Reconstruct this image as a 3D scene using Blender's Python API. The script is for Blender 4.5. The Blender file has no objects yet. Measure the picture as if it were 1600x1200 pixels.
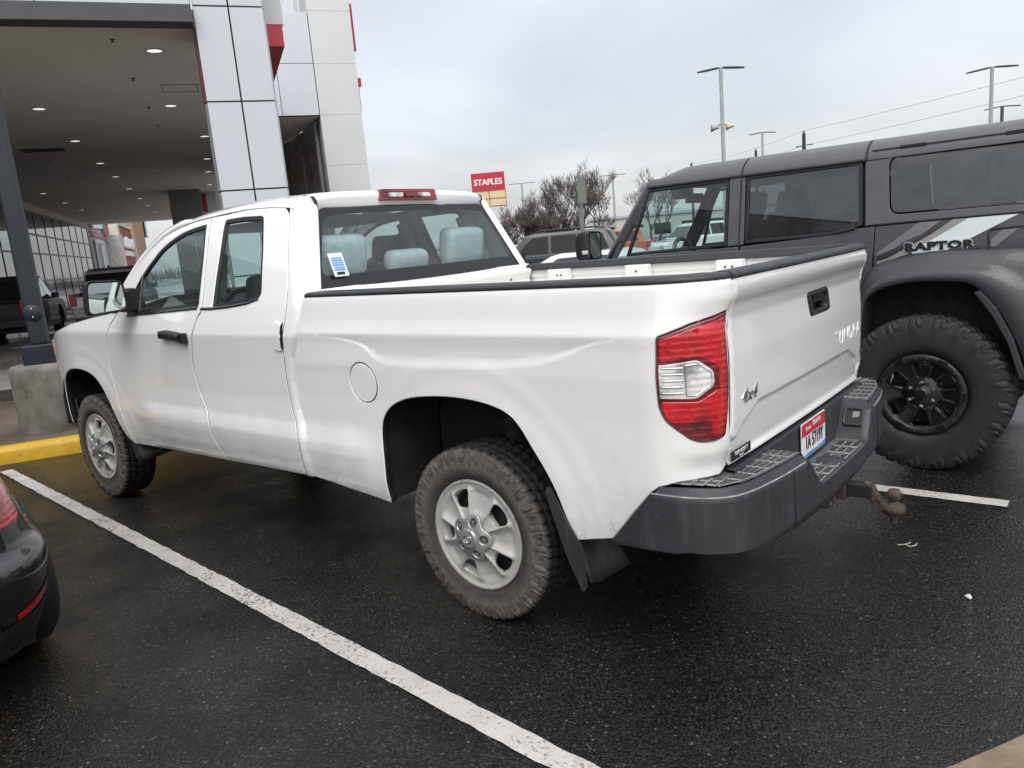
import bpy, bmesh, math, random
import numpy as np
from mathutils import Vector, Matrix, geometry, noise as mnoise
random.seed(7)
S = bpy.context.scene
COL = S.collection
PI = math.pi
# ------------------------------------------------------------------ camera
cam_d = bpy.data.cameras.new('camera'); cam = bpy.data.objects.new('camera', cam_d); COL.objects.link(cam)
RIGHT, UP, FWD = (-0.774808, -0.626263, -0.08641), (0.049864, -0.196796, 0.979176), (0.630226, -0.754365, -0.183708)
cam.matrix_world = Matrix(((RIGHT[0], UP[0], -FWD[0], -2.1235), (RIGHT[1], UP[1], -FWD[1], 3.18504),
                           (RIGHT[2], UP[2], -FWD[2], 1.59778), (0, 0, 0, 1)))
cam_d.sensor_width = 36.0; cam_d.lens = 1183.93 / 1600 * 36; cam_d.clip_start = .05; cam_d.clip_end = 3000
S.camera = cam
# ------------------------------------------------------------------ view, sky, sun
S.view_settings.view_transform = 'Standard'; S.view_settings.look = 'None'
S.view_settings.exposure = 0.12; S.view_settings.gamma = 1.0
S.render.resolution_x = 1024; S.render.resolution_y = 768
S.cycles.max_bounces = 8; S.cycles.transparent_max_bounces = 16; S.cycles.use_denoising = True
S.cycles.sample_clamp_indirect = 6.0; S.cycles.caustics_reflective = False; S.cycles.caustics_refractive = False
SUN_EL, SUN_AZ = math.radians(52), math.radians(128)      # azimuth from +X towards +Y (behind the camera)
W = bpy.data.worlds.new('World'); S.world = W; W.use_nodes = True
wt = W.node_tree; wt.nodes.clear()
def wn(t, **k):
    n = wt.nodes.new(t)
    for a, b in k.items(): setattr(n, a, b)
    return n
wl = wt.links.new
wo = wn('ShaderNodeOutputWorld'); addn = wn('ShaderNodeAddShader')
sky = wn('ShaderNodeTexSky', sky_type='NISHITA', sun_disc=False, sun_elevation=SUN_EL, sun_rotation=PI/2 - SUN_AZ,
         air_density=1.0, dust_density=4.0, ozone_density=1.0)
bg1 = wn('ShaderNodeBackground'); bg1.inputs[1].default_value = 0.05; wl(sky.outputs[0], bg1.inputs[0])
tc = wn('ShaderNodeTexCoord'); sep = wn('ShaderNodeSeparateXYZ'); wl(tc.outputs['Generated'], sep.inputs[0])
def wm(op, a, b=None, c=None):
    n = wn('ShaderNodeMath', operation=op)
    for i, x in enumerate((a, b, c)):
        if x is None: continue
        if isinstance(x, (int, float)): n.inputs[i].default_value = x
        else: wl(x, n.inputs[i])
    return n.outputs[0]
zc = wm('MAXIMUM', sep.outputs[2], 0.0)
den = wm('ADD', zc, 0.22)
cmb = wn('ShaderNodeCombineXYZ')
wl(wm('DIVIDE', sep.outputs[0], den), cmb.inputs[0]); wl(wm('DIVIDE', sep.outputs[1], den), cmb.inputs[1])
nz = wn('ShaderNodeTexNoise'); nz.inputs['Scale'].default_value = 0.75; nz.inputs['Detail'].default_value = 5; nz.inputs['Roughness'].default_value = .5
nz.inputs['Distortion'].default_value = .4
wl(cmb.outputs[0], nz.inputs['Vector'])
rp = wn('ShaderNodeValToRGB'); wl(nz.outputs['Fac'], rp.inputs[0])
rp.color_ramp.elements[0].position = .36; rp.color_ramp.elements[0].color = (.50, .515, .54, 1)
rp.color_ramp.elements[1].position = .64; rp.color_ramp.elements[1].color = (.70, .705, .71, 1)
# overcast sky: brighter towards the zenith and towards the veiled sun
sd = Vector((math.cos(SUN_EL)*math.cos(SUN_AZ), math.cos(SUN_EL)*math.sin(SUN_AZ), math.sin(SUN_EL)))
dt = wn('ShaderNodeVectorMath', operation='DOT_PRODUCT'); wl(tc.outputs['Generated'], dt.inputs[0]); dt.inputs[1].default_value = sd
glow = wm('POWER', wm('MAXIMUM', dt.outputs['Value'], 0.0), 2.0)
lum = wm('ADD', wm('MULTIPLY_ADD', zc, 0.70, 0.90), wm('MULTIPLY', glow, 0.75))
vm = wn('ShaderNodeVectorMath', operation='SCALE'); wl(rp.outputs[0], vm.inputs[0]); wl(lum, vm.inputs['Scale'])
bg2 = wn('ShaderNodeBackground'); wl(vm.outputs[0], bg2.inputs[0]); bg2.inputs[1].default_value = 1.0
wl(bg1.outputs[0], addn.inputs[0]); wl(bg2.outputs[0], addn.inputs[1]); wl(addn.outputs[0], wo.inputs[0])
sun_d = bpy.data.lights.new('sun', 'SUN'); sun = bpy.data.objects.new('sun', sun_d); COL.objects.link(sun)
sun_d.energy = 1.5; sun_d.angle = math.radians(40); sun_d.color = (1, .97, .93)
sun.rotation_euler = (-sd).to_track_quat('-Z', 'Y').to_euler()

# ------------------------------------------------------------------ object helpers
def tag(o, label=None, cat=None, group=None, kind=None):
    if label: o['label'] = label
    if cat: o['category'] = cat
    if group: o['group'] = group
    if kind: o['kind'] = kind
    return o
def empty(name, loc=(0, 0, 0), rz=0.0, parent=None):
    o = bpy.data.objects.new(name, None); COL.objects.link(o)
    o.location = loc; o.rotation_euler = (0, 0, rz); o.empty_display_size = .2
    if parent: o.parent = parent
    return o
def link(name, me, mats, parent=None):
    o = bpy.data.objects.new(name, me); COL.objects.link(o)
    for m in (mats if isinstance(mats, (list, tuple)) else [mats]):
        if m.name not in [x.name for x in me.materials if x]: me.materials.append(m)
    if parent: o.parent = parent
    return o
def copy_tree(o, parent=None):
    c = o.copy(); COL.objects.link(c); c.parent = parent
    for ch in list(o.children): copy_tree(ch, c)
    return c
class MB:
    """collects simple shapes that become one mesh"""
    def __init__(s): s.v = []; s.f = []; s.m = []; s.sm = []
    def add(s, vs, fs, mi=0, smooth=False):
        b = len(s.v); s.v += [tuple(v) for v in vs]
        for f in fs: s.f.append(tuple(b + i for i in f)); s.m.append(mi); s.sm.append(smooth)
    def box(s, c, d, rot=None, mi=0):
        hx, hy, hz = d[0]/2, d[1]/2, d[2]/2
        vs = [Vector((x, y, z)) for x in (-hx, hx) for y in (-hy, hy) for z in (-hz, hz)]
        if rot is not None: vs = [rot @ v for v in vs]
        vs = [v + Vector(c) for v in vs]
        s.add(vs, [(0, 1, 3, 2), (4, 6, 7, 5), (0, 4, 5, 1), (2, 3, 7, 6), (0, 2, 6, 4), (1, 5, 7, 3)], mi)
    def tube(s, pts, r, n=8, mi=0, caps=True, smooth=True):
        pts = [Vector(p) for p in pts]; R = r if isinstance(r, (list, tuple)) else [r]*len(pts)
        rings = []; up = None
        for i, p in enumerate(pts):
            t = (pts[min(i+1, len(pts)-1)] - pts[max(i-1, 0)]).normalized()
            if up is None: up = t.orthogonal().normalized()
            up = (up - t*up.dot(t)); up = up.normalized() if up.length > 1e-6 else t.orthogonal().normalized()
            w = t.cross(up)
            rings.append([p + (up*math.cos(2*PI*k/n) + w*math.sin(2*PI*k/n))*R[i] for k in range(n)])
        vs = [v for r_ in rings for v in r_]; fs = []
        for i in range(len(rings)-1):
            for k in range(n): fs.append((i*n+k, i*n+(k+1) % n, (i+1)*n+(k+1) % n, (i+1)*n+k))
        s.add(vs, fs, mi, smooth)
        if caps: s.add(rings[0], [tuple(range(n))[::-1]], mi); s.add(rings[-1], [tuple(range(n))], mi)
    def lathe(s, prof, n=32, axis='y', c=(0, 0, 0), mi=0, smooth=True, a0=0, a1=2*PI):
        # prof: (axial, radius)
        full = abs(a1-a0-2*PI) < 1e-6; cnt = n if full else n+1
        vs = []; C = Vector(c)
        for h, r in prof:
            for k in range(cnt):
                a = a0 + (a1-a0)*k/n; ca, sa = r*math.cos(a), r*math.sin(a)
                vs.append(C + Vector((ca, h, sa) if axis == 'y' else (ca, sa, h) if axis == 'z' else (h, ca, sa)))
        fs = []
        for i in range(len(prof)-1):
            for k in range(n):
                k2 = (k+1) % cnt
                fs.append((i*cnt+k, i*cnt+k2, (i+1)*cnt+k2, (i+1)*cnt+k))
        s.add(vs, fs, mi, smooth)
    def prism(s, poly, f0, f1, mi=0):
        """poly of 2D points; f0/f1 map a point to the two end caps"""
        n = len(poly); a = [Vector(f0(*p)) for p in poly]; b = [Vector(f1(*p)) for p in poly]
        s.add(a + b, [tuple(range(n))[::-1], tuple(range(n, 2*n))] + [(i, (i+1) % n, n+(i+1) % n, n+i) for i in range(n)], mi)
    def grid(s, rows, mi=0, smooth=True):
        n = len(rows[0]); vs = [v for r in rows for v in r]
        s.add(vs, [(i*n+k, i*n+k+1, (i+1)*n+k+1, (i+1)*n+k) for i in range(len(rows)-1) for k in range(n-1)], mi, smooth)
    def build(s, name, mats, parent=None, bevel=0, seg=2, fixn=True):
        me = bpy.data.meshes.new(name); me.from_pydata(s.v, [], s.f)
        me.polygons.foreach_set('material_index', s.m); me.polygons.foreach_set('use_smooth', s.sm); me.update()
        if fixn or bevel:
            bm = bmesh.new(); bm.from_mesh(me)
            if bevel: bmesh.ops.remove_doubles(bm, verts=bm.verts, dist=1e-5)
            if fixn: bmesh.ops.recalc_face_normals(bm, faces=bm.faces)
            if bevel:
                es = [e for e in bm.edges if len(e.link_faces) == 2 and e.calc_face_angle(0) > .5]
                bmesh.ops.bevel(bm, geom=es, offset=bevel, segments=seg, profile=.6, affect='EDGES', clamp_overlap=True)
            bm.to_mesh(me); bm.free()
        o = bpy.data.objects.new(name, me); COL.objects.link(o)
        for m in (mats if isinstance(mats, (list, tuple)) else [mats]): me.materials.append(m)
        if parent: o.parent = parent
        return o

# ------------------------------------------------------------------ 2D outline helpers
def area2(P): return sum(P[i][0]*P[(i+1) % len(P)][1] - P[(i+1) % len(P)][0]*P[i][1] for i in range(len(P)))
def dens(P, sp):
    out = []
    for i in range(len(P)):
        a = np.array(P[i], float); b = np.array(P[(i+1) % len(P)], float); n = max(1, int(np.ceil(np.hypot(*(b-a))/sp)))
        out += [tuple(a + (b-a)*k/n) for k in range(n)]
    return out
def rounded(P, r, n=5):
    """rounds the corners of a closed polygon; r one value or one per corner"""
    out = []; N = len(P)
    for i in range(N):
        p = np.array(P[i], float); a = np.array(P[i-1], float) - p; b = np.array(P[(i+1) % N], float) - p
        ri = r[i] if isinstance(r, (list, tuple)) else r
        la, lb = np.hypot(*a), np.hypot(*b); rr = min(ri, la*.49, lb*.49)
        if rr < 1e-5: out.append(tuple(p)); continue
        A = p + a/la*rr; B = p + b/lb*rr
        for k in range(n+1):
            t = k/n; out.append(tuple((1-t)**2*A + 2*t*(1-t)*p + t*t*B))
    return out
def spline(P, n=6):
    """open Catmull-Rom through the points"""
    Q = [np.array(p, float) for p in P]; Q = [2*Q[0]-Q[1]] + Q + [2*Q[-1]-Q[-2]]; out = []
    for i in range(1, len(Q)-2):
        for k in range(n):
            t = k/n
            out.append(tuple(.5*((2*Q[i]) + (-Q[i-1]+Q[i+1])*t + (2*Q[i-1]-5*Q[i]+4*Q[i+1]-Q[i+2])*t*t + (-Q[i-1]+3*Q[i]-3*Q[i+1]+Q[i+2])*t**3)))
    out.append(tuple(Q[-2])); return out
def circ(c, r, n=32, ry=None): return [(c[0]+r*math.cos(2*PI*k/n), c[1]+(ry or r)*math.sin(2*PI*k/n)) for k in range(n)]
def offset(P, d):
    """moves every vertex to its left by d (inwards for a CCW loop)"""
    P = np.array(P, float); nx = np.roll(P, -1, 0) - P; ln = np.hypot(nx[:, 0], nx[:, 1])[:, None]; nx = nx/np.maximum(ln, 1e-9)
    pv = np.roll(nx, 1, 0); n1 = np.stack([-nx[:, 1], nx[:, 0]], 1); n0 = np.stack([-pv[:, 1], pv[:, 0]], 1)
    m = n0 + n1; l2 = (m*m).sum(1)[:, None]; m = m*2/np.maximum(l2, .6)
    return P + m*d
def inside(pts, P):
    P = np.asarray(P); x, y = pts[:, 0], pts[:, 1]; r = np.zeros(len(pts), bool)
    for i in range(len(P)):
        x0, y0 = P[i-1]; x1, y1 = P[i]
        if y0 == y1: continue
        c = ((y0 > y) != (y1 > y)) & (x < (x1-x0)*(y-y0)/(y1-y0) + x0); r ^= c
    return r
def segdist(pts, P):
    P = np.asarray(P); d = np.full(len(pts), 1e9)
    for i in range(len(P)):
        a = P[i-1]; b = P[i]; ab = b-a; L = max(ab@ab, 1e-12); t = np.clip(((pts-a)@ab)/L, 0, 1)
        q = pts - (a + t[:, None]*ab); d = np.minimum(d, np.hypot(q[:, 0], q[:, 1]))
    return d
def panel(name, outline, f, mats, parent=None, holes=(), sp=.03, r=.004, depth=.02, flip=False, hole_depth=None, lift=0.0, extra=None, seal=None):
    """a sheet-metal panel: outline and holes in (u,v), mapped by f to 3D, with a rolled edge and a flange turned inwards"""
    outline = list(outline)
    if area2(outline) < 0: outline = outline[::-1]
    loops = [dens(outline, sp)]
    for h in holes:
        h = list(h)
        if area2(h) > 0: h = h[::-1]
        loops.append(dens(h, sp))
    ins = [offset(L, r) for L in loops]
    allp = np.concatenate(ins); lo = allp.min(0); hi = allp.max(0)
    gx = np.arange(lo[0]+sp/2, hi[0], sp); gy = np.arange(lo[1]+sp/2, hi[1], sp)
    G = np.stack(np.meshgrid(gx, gy), -1).reshape(-1, 2)
    G[:, 0] += np.where((np.round((G[:, 1]-lo[1])/sp).astype(int) % 2) == 0, sp*.25, -sp*.25)
    if extra is not None and len(extra): G = np.concatenate([G, np.array(extra, float)])
    if len(G):
        k = inside(G, ins[0])
        for h in ins[1:]: k &= ~inside(G, h)
        for L in ins: 
            kk = np.where(k)[0]; d = segdist(G[kk], L); k[kk[d < sp*.42]] = False
        G = G[k]
    pts = [tuple(p) for L in ins for p in L] + [tuple(g) for g in G]
    edges = []; b = 0
    for L in ins:
        n = len(L); edges += [(b+i, b+(i+1) % n) for i in range(n)]; b += n
    vv, ee, ff, ov, oe, of = geometry.delaunay_2d_cdt([Vector(p) for p in pts], edges, [], 0, 1e-6, True)
    V2 = np.array([tuple(v) for v in vv]); F = [tuple(x) for x in ff]
    cen = np.array([V2[list(x)].mean(0) for x in F]); k = inside(cen, ins[0])
    for h in ins[1:]: k &= ~inside(cen, h)
    F = [x for x, q in zip(F, k) if q]
    e = 2e-3
    def pn(p):
        u, v = float(p[0]), float(p[1]); P = Vector(f(u, v))
        du = Vector(f(u+e, v)) - Vector(f(u-e, v)); dv = Vector(f(u, v+e)) - Vector(f(u, v-e))
        n = du.cross(dv); n = n.normalized() if n.length > 1e-12 else Vector((0, 0, 1))
        return P, (-n if flip else n)
    verts = []; norms = []
    for p in V2:
        P, n = pn(p); verts.append(P + n*lift); norms.append(n)
    faces = [x[::-1] if flip else x for x in F]; fmat = [0]*len(faces)
    # map loop inset points to their CDT vertices
    idx = {}
    for i, o in enumerate(ov):
        for q in o: idx[q] = i
    b = 0
    for li, L in enumerate(loops):
        n = len(L); dd = depth if li == 0 else (hole_depth if hole_depth is not None else depth)
        base = [idx.get(b+i, None) for i in range(n)]; b += n
        iA = []; iB = []; iC = []
        for i in range(n):
            P, N = pn(L[i]); Pi, Ni = pn(ins[li][i]); out = (P-Pi); out = out.normalized() if out.length > 1e-9 else N
            iA.append(len(verts)); verts.append(Pi + N*(lift)); norms.append(Ni)
            iB.append(len(verts)); verts.append(P + N*(lift-r)); norms.append((out*.9 + N*.45).normalized())
            iC.append(len(verts)); verts.append(P + N*(lift-r-dd)); norms.append(out)
        for i in range(n):
            j = (i+1) % n
            q1 = (iA[j], iA[i], iB[i], iB[j]); q2 = (iB[j], iB[i], iC[i], iC[j])
            if flip: q1 = q1[::-1]; q2 = q2[::-1]
            faces += [q1, q2]; fmat += [0, 1 if seal else 0]
    me = bpy.data.meshes.new(name); me.from_pydata([tuple(v) for v in verts], [], faces)
    me.polygons.foreach_set('use_smooth', [True]*len(me.polygons)); me.update()
    me.normals_split_custom_set_from_vertices([tuple(n) for n in norms])
    o = bpy.data.objects.new(name, me); COL.objects.link(o)
    for m in (mats if isinstance(mats, (list, tuple)) else [mats]): me.materials.append(m)
    if seal: me.materials.append(seal); me.polygons.foreach_set('material_index', fmat)
    if parent: o.parent = parent
    return o
def mirror(o, parent=None, name=None):
    """the same part on the other side of the vehicle (and its sub-parts)"""
    me = o.data.copy() if o.data else None
    if me:
        n = len(me.vertices); co = np.empty(n*3); me.vertices.foreach_get('co', co); co = co.reshape(-1, 3); co[:, 1] *= -1
        hn = me.has_custom_normals
        if hn:
            cn = np.empty(len(me.loops)*3); me.corner_normals.foreach_get('vector', cn); cn = cn.reshape(-1, 3)
            lv = np.empty(len(me.loops), int); me.loops.foreach_get('vertex_index', lv); vn = np.zeros((n, 3)); vn[lv] = cn; vn[:, 1] *= -1
        me.vertices.foreach_set('co', co.ravel()); me.flip_normals(); me.update()
        if hn: me.normals_split_custom_set_from_vertices([tuple(x) for x in vn])
    c = bpy.data.objects.new(name or o.name.split('.')[0], me); COL.objects.link(c); c.parent = parent or o.parent
    c.location = (o.location[0], -o.location[1], o.location[2])
    if 'label' in o: c['label'] = o['label']
    for ch in o.children: mirror(ch, c)
    return c
def text(name, body, size, mat, parent, loc, xdir, ydir, extrude=.002, bold=0.0, spacing=1.0, align='CENTER', shear=0.0, sx=1.0):
    cu = bpy.data.curves.new(name, 'FONT'); cu.body = body; cu.size = size; cu.extrude = extrude; cu.offset = bold
    cu.align_x = align; cu.align_y = 'CENTER'; cu.space_character = spacing; cu.shear = shear; cu.resolution_u = 3
    o = bpy.data.objects.new('tmp', cu); COL.objects.link(o)
    dg = bpy.context.evaluated_depsgraph_get(); me = bpy.data.meshes.new_from_object(o.evaluated_get(dg))
    bpy.data.objects.remove(o)
    x = Vector(xdir).normalized(); y = Vector(ydir); y = (y - x*y.dot(x)).normalized(); z = x.cross(y)
    L = Vector(loc)
    for v in me.vertices: v.co = L + x*(v.co.x*sx) + y*v.co.y + z*v.co.z
    me.materials.clear(); me.materials.append(mat); me.name = name
    q = bpy.data.objects.new(name, me); COL.objects.link(q)
    if parent: q.parent = parent
    return q
def lerp(x, xs, ys): return float(np.interp(x, xs, ys))
def sstep(a, b, x):
    t = min(1, max(0, (x-a)/(b-a))); return t*t*(3-2*t)
# ------------------------------------------------------------------ materials
class NT:
    def __init__(s, name):
        s.m = bpy.data.materials.new(name); s.m.use_nodes = True; s.t = s.m.node_tree; s.n = s.t.nodes; s.b = s.n['Principled BSDF']; s.l = s.t.links.new
    def new(s, t, **k):
        n = s.n.new(t)
        for a, b in k.items(): setattr(n, a, b)
        return n
    def coord(s, which='Object'): 
        return s.new('ShaderNodeTexCoord').outputs[which]
    def noise(s, scale, detail=4, rough=.55, vec=None, dist=0):
        n = s.new('ShaderNodeTexNoise'); n.inputs['Scale'].default_value = scale; n.inputs['Detail'].default_value = detail
        n.inputs['Roughness'].default_value = rough; n.inputs['Distortion'].default_value = dist
        s.l(vec if vec is not None else s.coord(), n.inputs['Vector']); return n.outputs['Fac']
    def ramp(s, fac, stops, interp='LINEAR'):
        r = s.new('ShaderNodeValToRGB'); r.color_ramp.interpolation = interp; e = r.color_ramp.elements
        while len(e) < len(stops): e.new(.5)
        for k, (p, c) in enumerate(stops):
            e[k].position = p; e[k].color = (c, c, c, 1) if isinstance(c, (int, float)) else (*c, 1)
        s.l(fac, r.inputs[0]); return r.outputs[0]
    def math(s, op, a, b=None, clamp=False):
        n = s.new('ShaderNodeMath', operation=op); n.use_clamp = clamp
        for i, x in enumerate((a, b)):
            if x is None: continue
            if isinstance(x, (int, float)): n.inputs[i].default_value = x
            else: s.l(x, n.inputs[i])
        return n.outputs[0]
    def mix(s, fac, a, b, mode='MIX'):
        n = s.new('ShaderNodeMix', data_type='RGBA', blend_type=mode)
        for sock, x in ((n.inputs[0], fac), (n.inputs[6], a), (n.inputs[7], b)):
            if isinstance(x, (int, float)): sock.default_value = x if sock == n.inputs[0] else (x, x, x, 1)
            elif isinstance(x, tuple): sock.default_value = (*x, 1)
            else: s.l(x, sock)
        return n.outputs[2]
    def bump(s, h, strength=.3, dist=.01, normal=None):
        n = s.new('ShaderNodeBump'); n.inputs['Strength'].default_value = strength; n.inputs['Distance'].default_value = dist; s.l(h, n.inputs['Height'])
        if normal is not None: s.l(normal, n.inputs['Normal'])
        s.l(n.outputs[0], s.b.inputs['Normal']); return n.outputs[0]
    def set(s, **k):
        for a, x in k.items():
            sock = s.b.inputs[{'col': 'Base Color', 'rough': 'Roughness', 'metal': 'Metallic', 'coat': 'Coat Weight', 'coatr': 'Coat Roughness', 'spec': 'Specular IOR Level', 'em': 'Emission Color', 'ems': 'Emission Strength', 'trans': 'Transmission Weight', 'alpha': 'Alpha', 'ior': 'IOR'}[a]]
            if isinstance(x, (int, float)): sock.default_value = x
            elif isinstance(x, tuple): sock.default_value = (*x, 1)
            else: s.l(x, sock)
        return s
def simple(name, col, rough=.5, metal=0.0, coat=0.0, var=.12, scale=6.0, spec=.5, bump=0.0, bscale=200):
    n = NT(name); f = n.noise(scale, 5)
    lo = tuple(c*(1-var) for c in col); hi = tuple(min(1, c*(1+var)) for c in col)
    n.set(col=n.ramp(f, [(.3, lo), (.7, hi)]), rough=n.ramp(n.noise(scale*2.3, 3), [(.3, max(0, rough*.85)), (.7, min(1, rough*1.15))]), metal=metal, coat=coat, spec=spec)
    if bump: n.bump(n.noise(bscale, 2), bump, .002)
    return n.m
def paint(name, col, dirt=1.0, dirtcol=(.16, .12, .085), flake=0.0, rough=.28, drops=0.0, coat=1.0):
    n = NT(name); co = n.coord(); sp = n.new('ShaderNodeSeparateXYZ'); n.l(co, sp.inputs[0])
    # road spray low on the panels (splashes), thin run-off streaks, fine specks
    hmask = n.math('MULTIPLY', n.ramp(sp.outputs[2], [(.42, 1.0), (.52, .60), (.74, .22), (.95, .04), (1.15, 0.0)]), 1.0)
    sc = n.new('ShaderNodeMapping'); sc.inputs['Scale'].default_value = (1, 1, .55); n.l(co, sc.inputs[0])
    big = n.ramp(n.noise(5, 6, .65, sc.outputs[0]), [(.42, 0.0), (.68, 1.0)])
    fine = n.ramp(n.noise(60, 6, .7), [(.50, 0.0), (.64, 1.0)])
    st = n.new('ShaderNodeMapping'); st.inputs['Scale'].default_value = (70, 70, 1.2); n.l(co, st.inputs[0])
    streak = n.ramp(n.noise(1, 3, .6, st.outputs[0]), [(.55, 0.0), (.80, 1.0)])
    sp1 = n.math('MULTIPLY', hmask, n.math('ADD', n.math('MULTIPLY', big, .55), n.math('MULTIPLY', n.math('MULTIPLY', big, fine), .9)), True)
    speck = n.math('MULTIPLY', n.ramp(n.noise(140, 2, .5), [(.705, 0.0), (.74, 1.0)]), n.ramp(n.noise(2.2, 2), [(.45, 0.0), (.65, .6)]))
    d = n.math('ADD', n.math('MULTIPLY', sp1, 1.0*dirt), n.math('ADD', n.math('MULTIPLY', streak, .055*dirt), n.math('MULTIPLY', speck, .45*dirt)), True)
    base = n.ramp(n.noise(1.3, 3), [(.3, tuple(c*.965 for c in col)), (.7, tuple(min(1, c*1.02) for c in col))])
    if flake:
        vo = n.new('ShaderNodeTexVoronoi'); vo.inputs['Scale'].default_value = 900; n.l(co, vo.inputs['Vector'])
        base = n.mix(n.ramp(vo.outputs['Distance'], [(0, flake), (.35, 0.0)]), base, tuple(min(1, c*3+.05) for c in col))
    cc = n.mix(d, base, dirtcol)
    n.set(col=cc, rough=n.ramp(d, [(0, rough), (1, .8)]), coat=n.math('SUBTRACT', coat, n.math('MULTIPLY', d, coat)), coatr=.04, spec=.5)
    if drops:
        # water beads on the paint
        v2 = n.new('ShaderNodeTexVoronoi'); v2.inputs['Scale'].default_value = 95; v2.inputs['Randomness'].default_value = 1; n.l(co, v2.inputs['Vector'])
        keep = n.ramp(n.noise(25, 2), [(.5, 0.0), (.6, 1.0)])
        h = n.math('MULTIPLY', n.ramp(v2.outputs['Distance'], [(.0, 1.0), (.26, .75), (.34, 0.0)], 'EASE'), keep)
        n.bump(h, drops, .003)
        nn = n.new('ShaderNodeBump'); nn.inputs['Strength'].default_value = drops; nn.inputs['Distance'].default_value = .003; n.l(h, nn.inputs['Height']); n.l(nn.outputs[0], n.b.inputs['Coat Normal'])
    else:
        op = n.noise(240, 2); b = n.new('ShaderNodeBump'); b.inputs['Strength'].default_value = .02; b.inputs['Distance'].default_value = .001; n.l(op, b.inputs['Height']); n.l(b.outputs[0], n.b.inputs['Coat Normal'])
    return n.m
def glass(name, tint=(.55, .62, .62), refl=1.0, rough=.0, dirt=.05, drops=0.0, base=.04):
    n = NT(name); n.n.remove(n.b); out = n.n['Material Output']
    tr = n.new('ShaderNodeBsdfTransparent'); tr.inputs[0].default_value = (*tint, 1)
    gl = n.new('ShaderNodeBsdfGlossy'); gl.inputs['Roughness'].default_value = rough; gl.inputs['Color'].default_value = (.95, .97, .97, 1)
    lw = n.new('ShaderNodeLayerWeight'); lw.inputs[0].default_value = .5
    sch = n.math('MULTIPLY_ADD', n.math('POWER', lw.outputs['Facing'], 5.0), .94); sch.node.inputs[2].default_value = .055
    mx = n.new('ShaderNodeMixShader'); n.l(n.math('MULTIPLY', sch, refl, True), mx.inputs[0]); n.l(tr.outputs[0], mx.inputs[1]); n.l(gl.outputs[0], mx.inputs[2])
    df = n.new('ShaderNodeBsdfDiffuse'); df.inputs[0].default_value = (.35, .36, .36, 1)
    m2 = n.new('ShaderNodeMixShader'); n.l(n.ramp(n.noise(7, 5, .65), [(.35, dirt*.3), (.75, dirt*1.6)]), m2.inputs[0]); n.l(mx.outputs[0], m2.inputs[1]); n.l(df.outputs[0], m2.inputs[2])
    n.l(m2.outputs[0], out.inputs[0]); return n.m
def lens(name, col, rough=.05):
    """coloured lamp lens: clear coloured plastic over its own moulded ribs"""
    n = NT(name); co = n.coord(); mp = n.new('ShaderNodeMapping'); mp.inputs['Scale'].default_value = (1, 1, 1); n.l(co, mp.inputs[0])
    vo = n.new('ShaderNodeTexVoronoi'); vo.inputs['Scale'].default_value = 55; n.l(mp.outputs[0], vo.inputs['Vector'])
    wv = n.new('ShaderNodeTexWave', wave_type='BANDS', bands_direction='Z'); wv.inputs['Scale'].default_value = 14; wv.inputs['Distortion'].default_value = .5; n.l(co, wv.inputs[0])
    f = n.math('MULTIPLY', vo.outputs['Distance'], wv.outputs['Fac'])
    n.set(col=n.ramp(n.noise(9, 3, .6), [(.36, tuple(c*.42 for c in col)), (.5, col), (.64, tuple(min(1, c*1.25+.004) for c in col))]), rough=rough, coat=1.0, coatr=.02, spec=.5)
    n.bump(f, .55, .004); return n.m
M = {}
M['white_paint'] = paint('white_paint', (.82, .83, .825), dirt=.75, rough=.2)
M['bed_paint'] = paint('bed_paint', (.74, .74, .72), dirt=.4, rough=.5, coat=.2)
M['grey_paint'] = paint('grey_paint', (.047, .048, .056), dirt=.10, dirtcol=(.12, .11, .10), flake=.12, rough=.42, drops=.6, coat=.3)
M['grey_hardtop'] = paint('grey_hardtop', (.066, .067, .075), dirt=.05, dirtcol=(.12, .11, .10), flake=.03, rough=.5, drops=.7, coat=.35)
M['black_paint'] = paint('black_paint', (.008, .008, .009), dirt=.06, dirtcol=(.10, .09, .08), flake=.02, rough=.3, drops=.25)
M['dark_paint'] = paint('dark_paint', (.014, .014, .018), dirt=.15, dirtcol=(.10, .09, .08), rough=.5, coat=.2)
M['silver_paint'] = paint('silver_paint', (.42, .43, .44), dirt=.2)
M['slate_paint'] = paint('slate_paint', (.030, .034, .038), dirt=.1, coat=.35)
M['glass_far'] = simple('glass_far', (.012, .014, .016), .15, spec=.3)
M['orange_paint'] = paint('orange_paint', (.50, .12, .04), dirt=.1)
M['red_paint_car'] = paint('red_paint_car', (.30, .02, .02), dirt=.1)
def plastic(name, c, worn=.25):
    n = NT(name); co = n.coord(); mp = n.new('ShaderNodeMapping'); mp.inputs['Scale'].default_value = (30, 30, 3); n.l(co, mp.inputs[0])
    st = n.ramp(n.noise(1, 4, .65, mp.outputs[0]), [(.50, 0.0), (.78, 1.0)]); sc = n.ramp(n.noise(26, 6, .75), [(.60, 0.0), (.72, 1.0)])
    f = n.math('ADD', n.math('MULTIPLY', st, worn), n.math('MULTIPLY', sc, worn*.7), True)
    b = n.ramp(n.noise(4, 4), [(.3, tuple(x*.8 for x in c)), (.7, tuple(x*1.2 for x in c))])
    n.set(col=n.mix(f, b, tuple(x*2.2+.035 for x in c)), rough=n.ramp(n.noise(9, 4), [(.3, .42), (.7, .62)]), spec=.45)
    n.bump(n.noise(420, 2), .12, .001); return n.m
M['bumper_plastic'] = plastic('bumper_plastic', (.028, .030, .034), .35)
M['black_plastic'] = plastic('black_plastic', (.013, .013, .014), .08)
M['rail_plastic'] = plastic('rail_plastic', (.026, .028, .030), .12)
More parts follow.
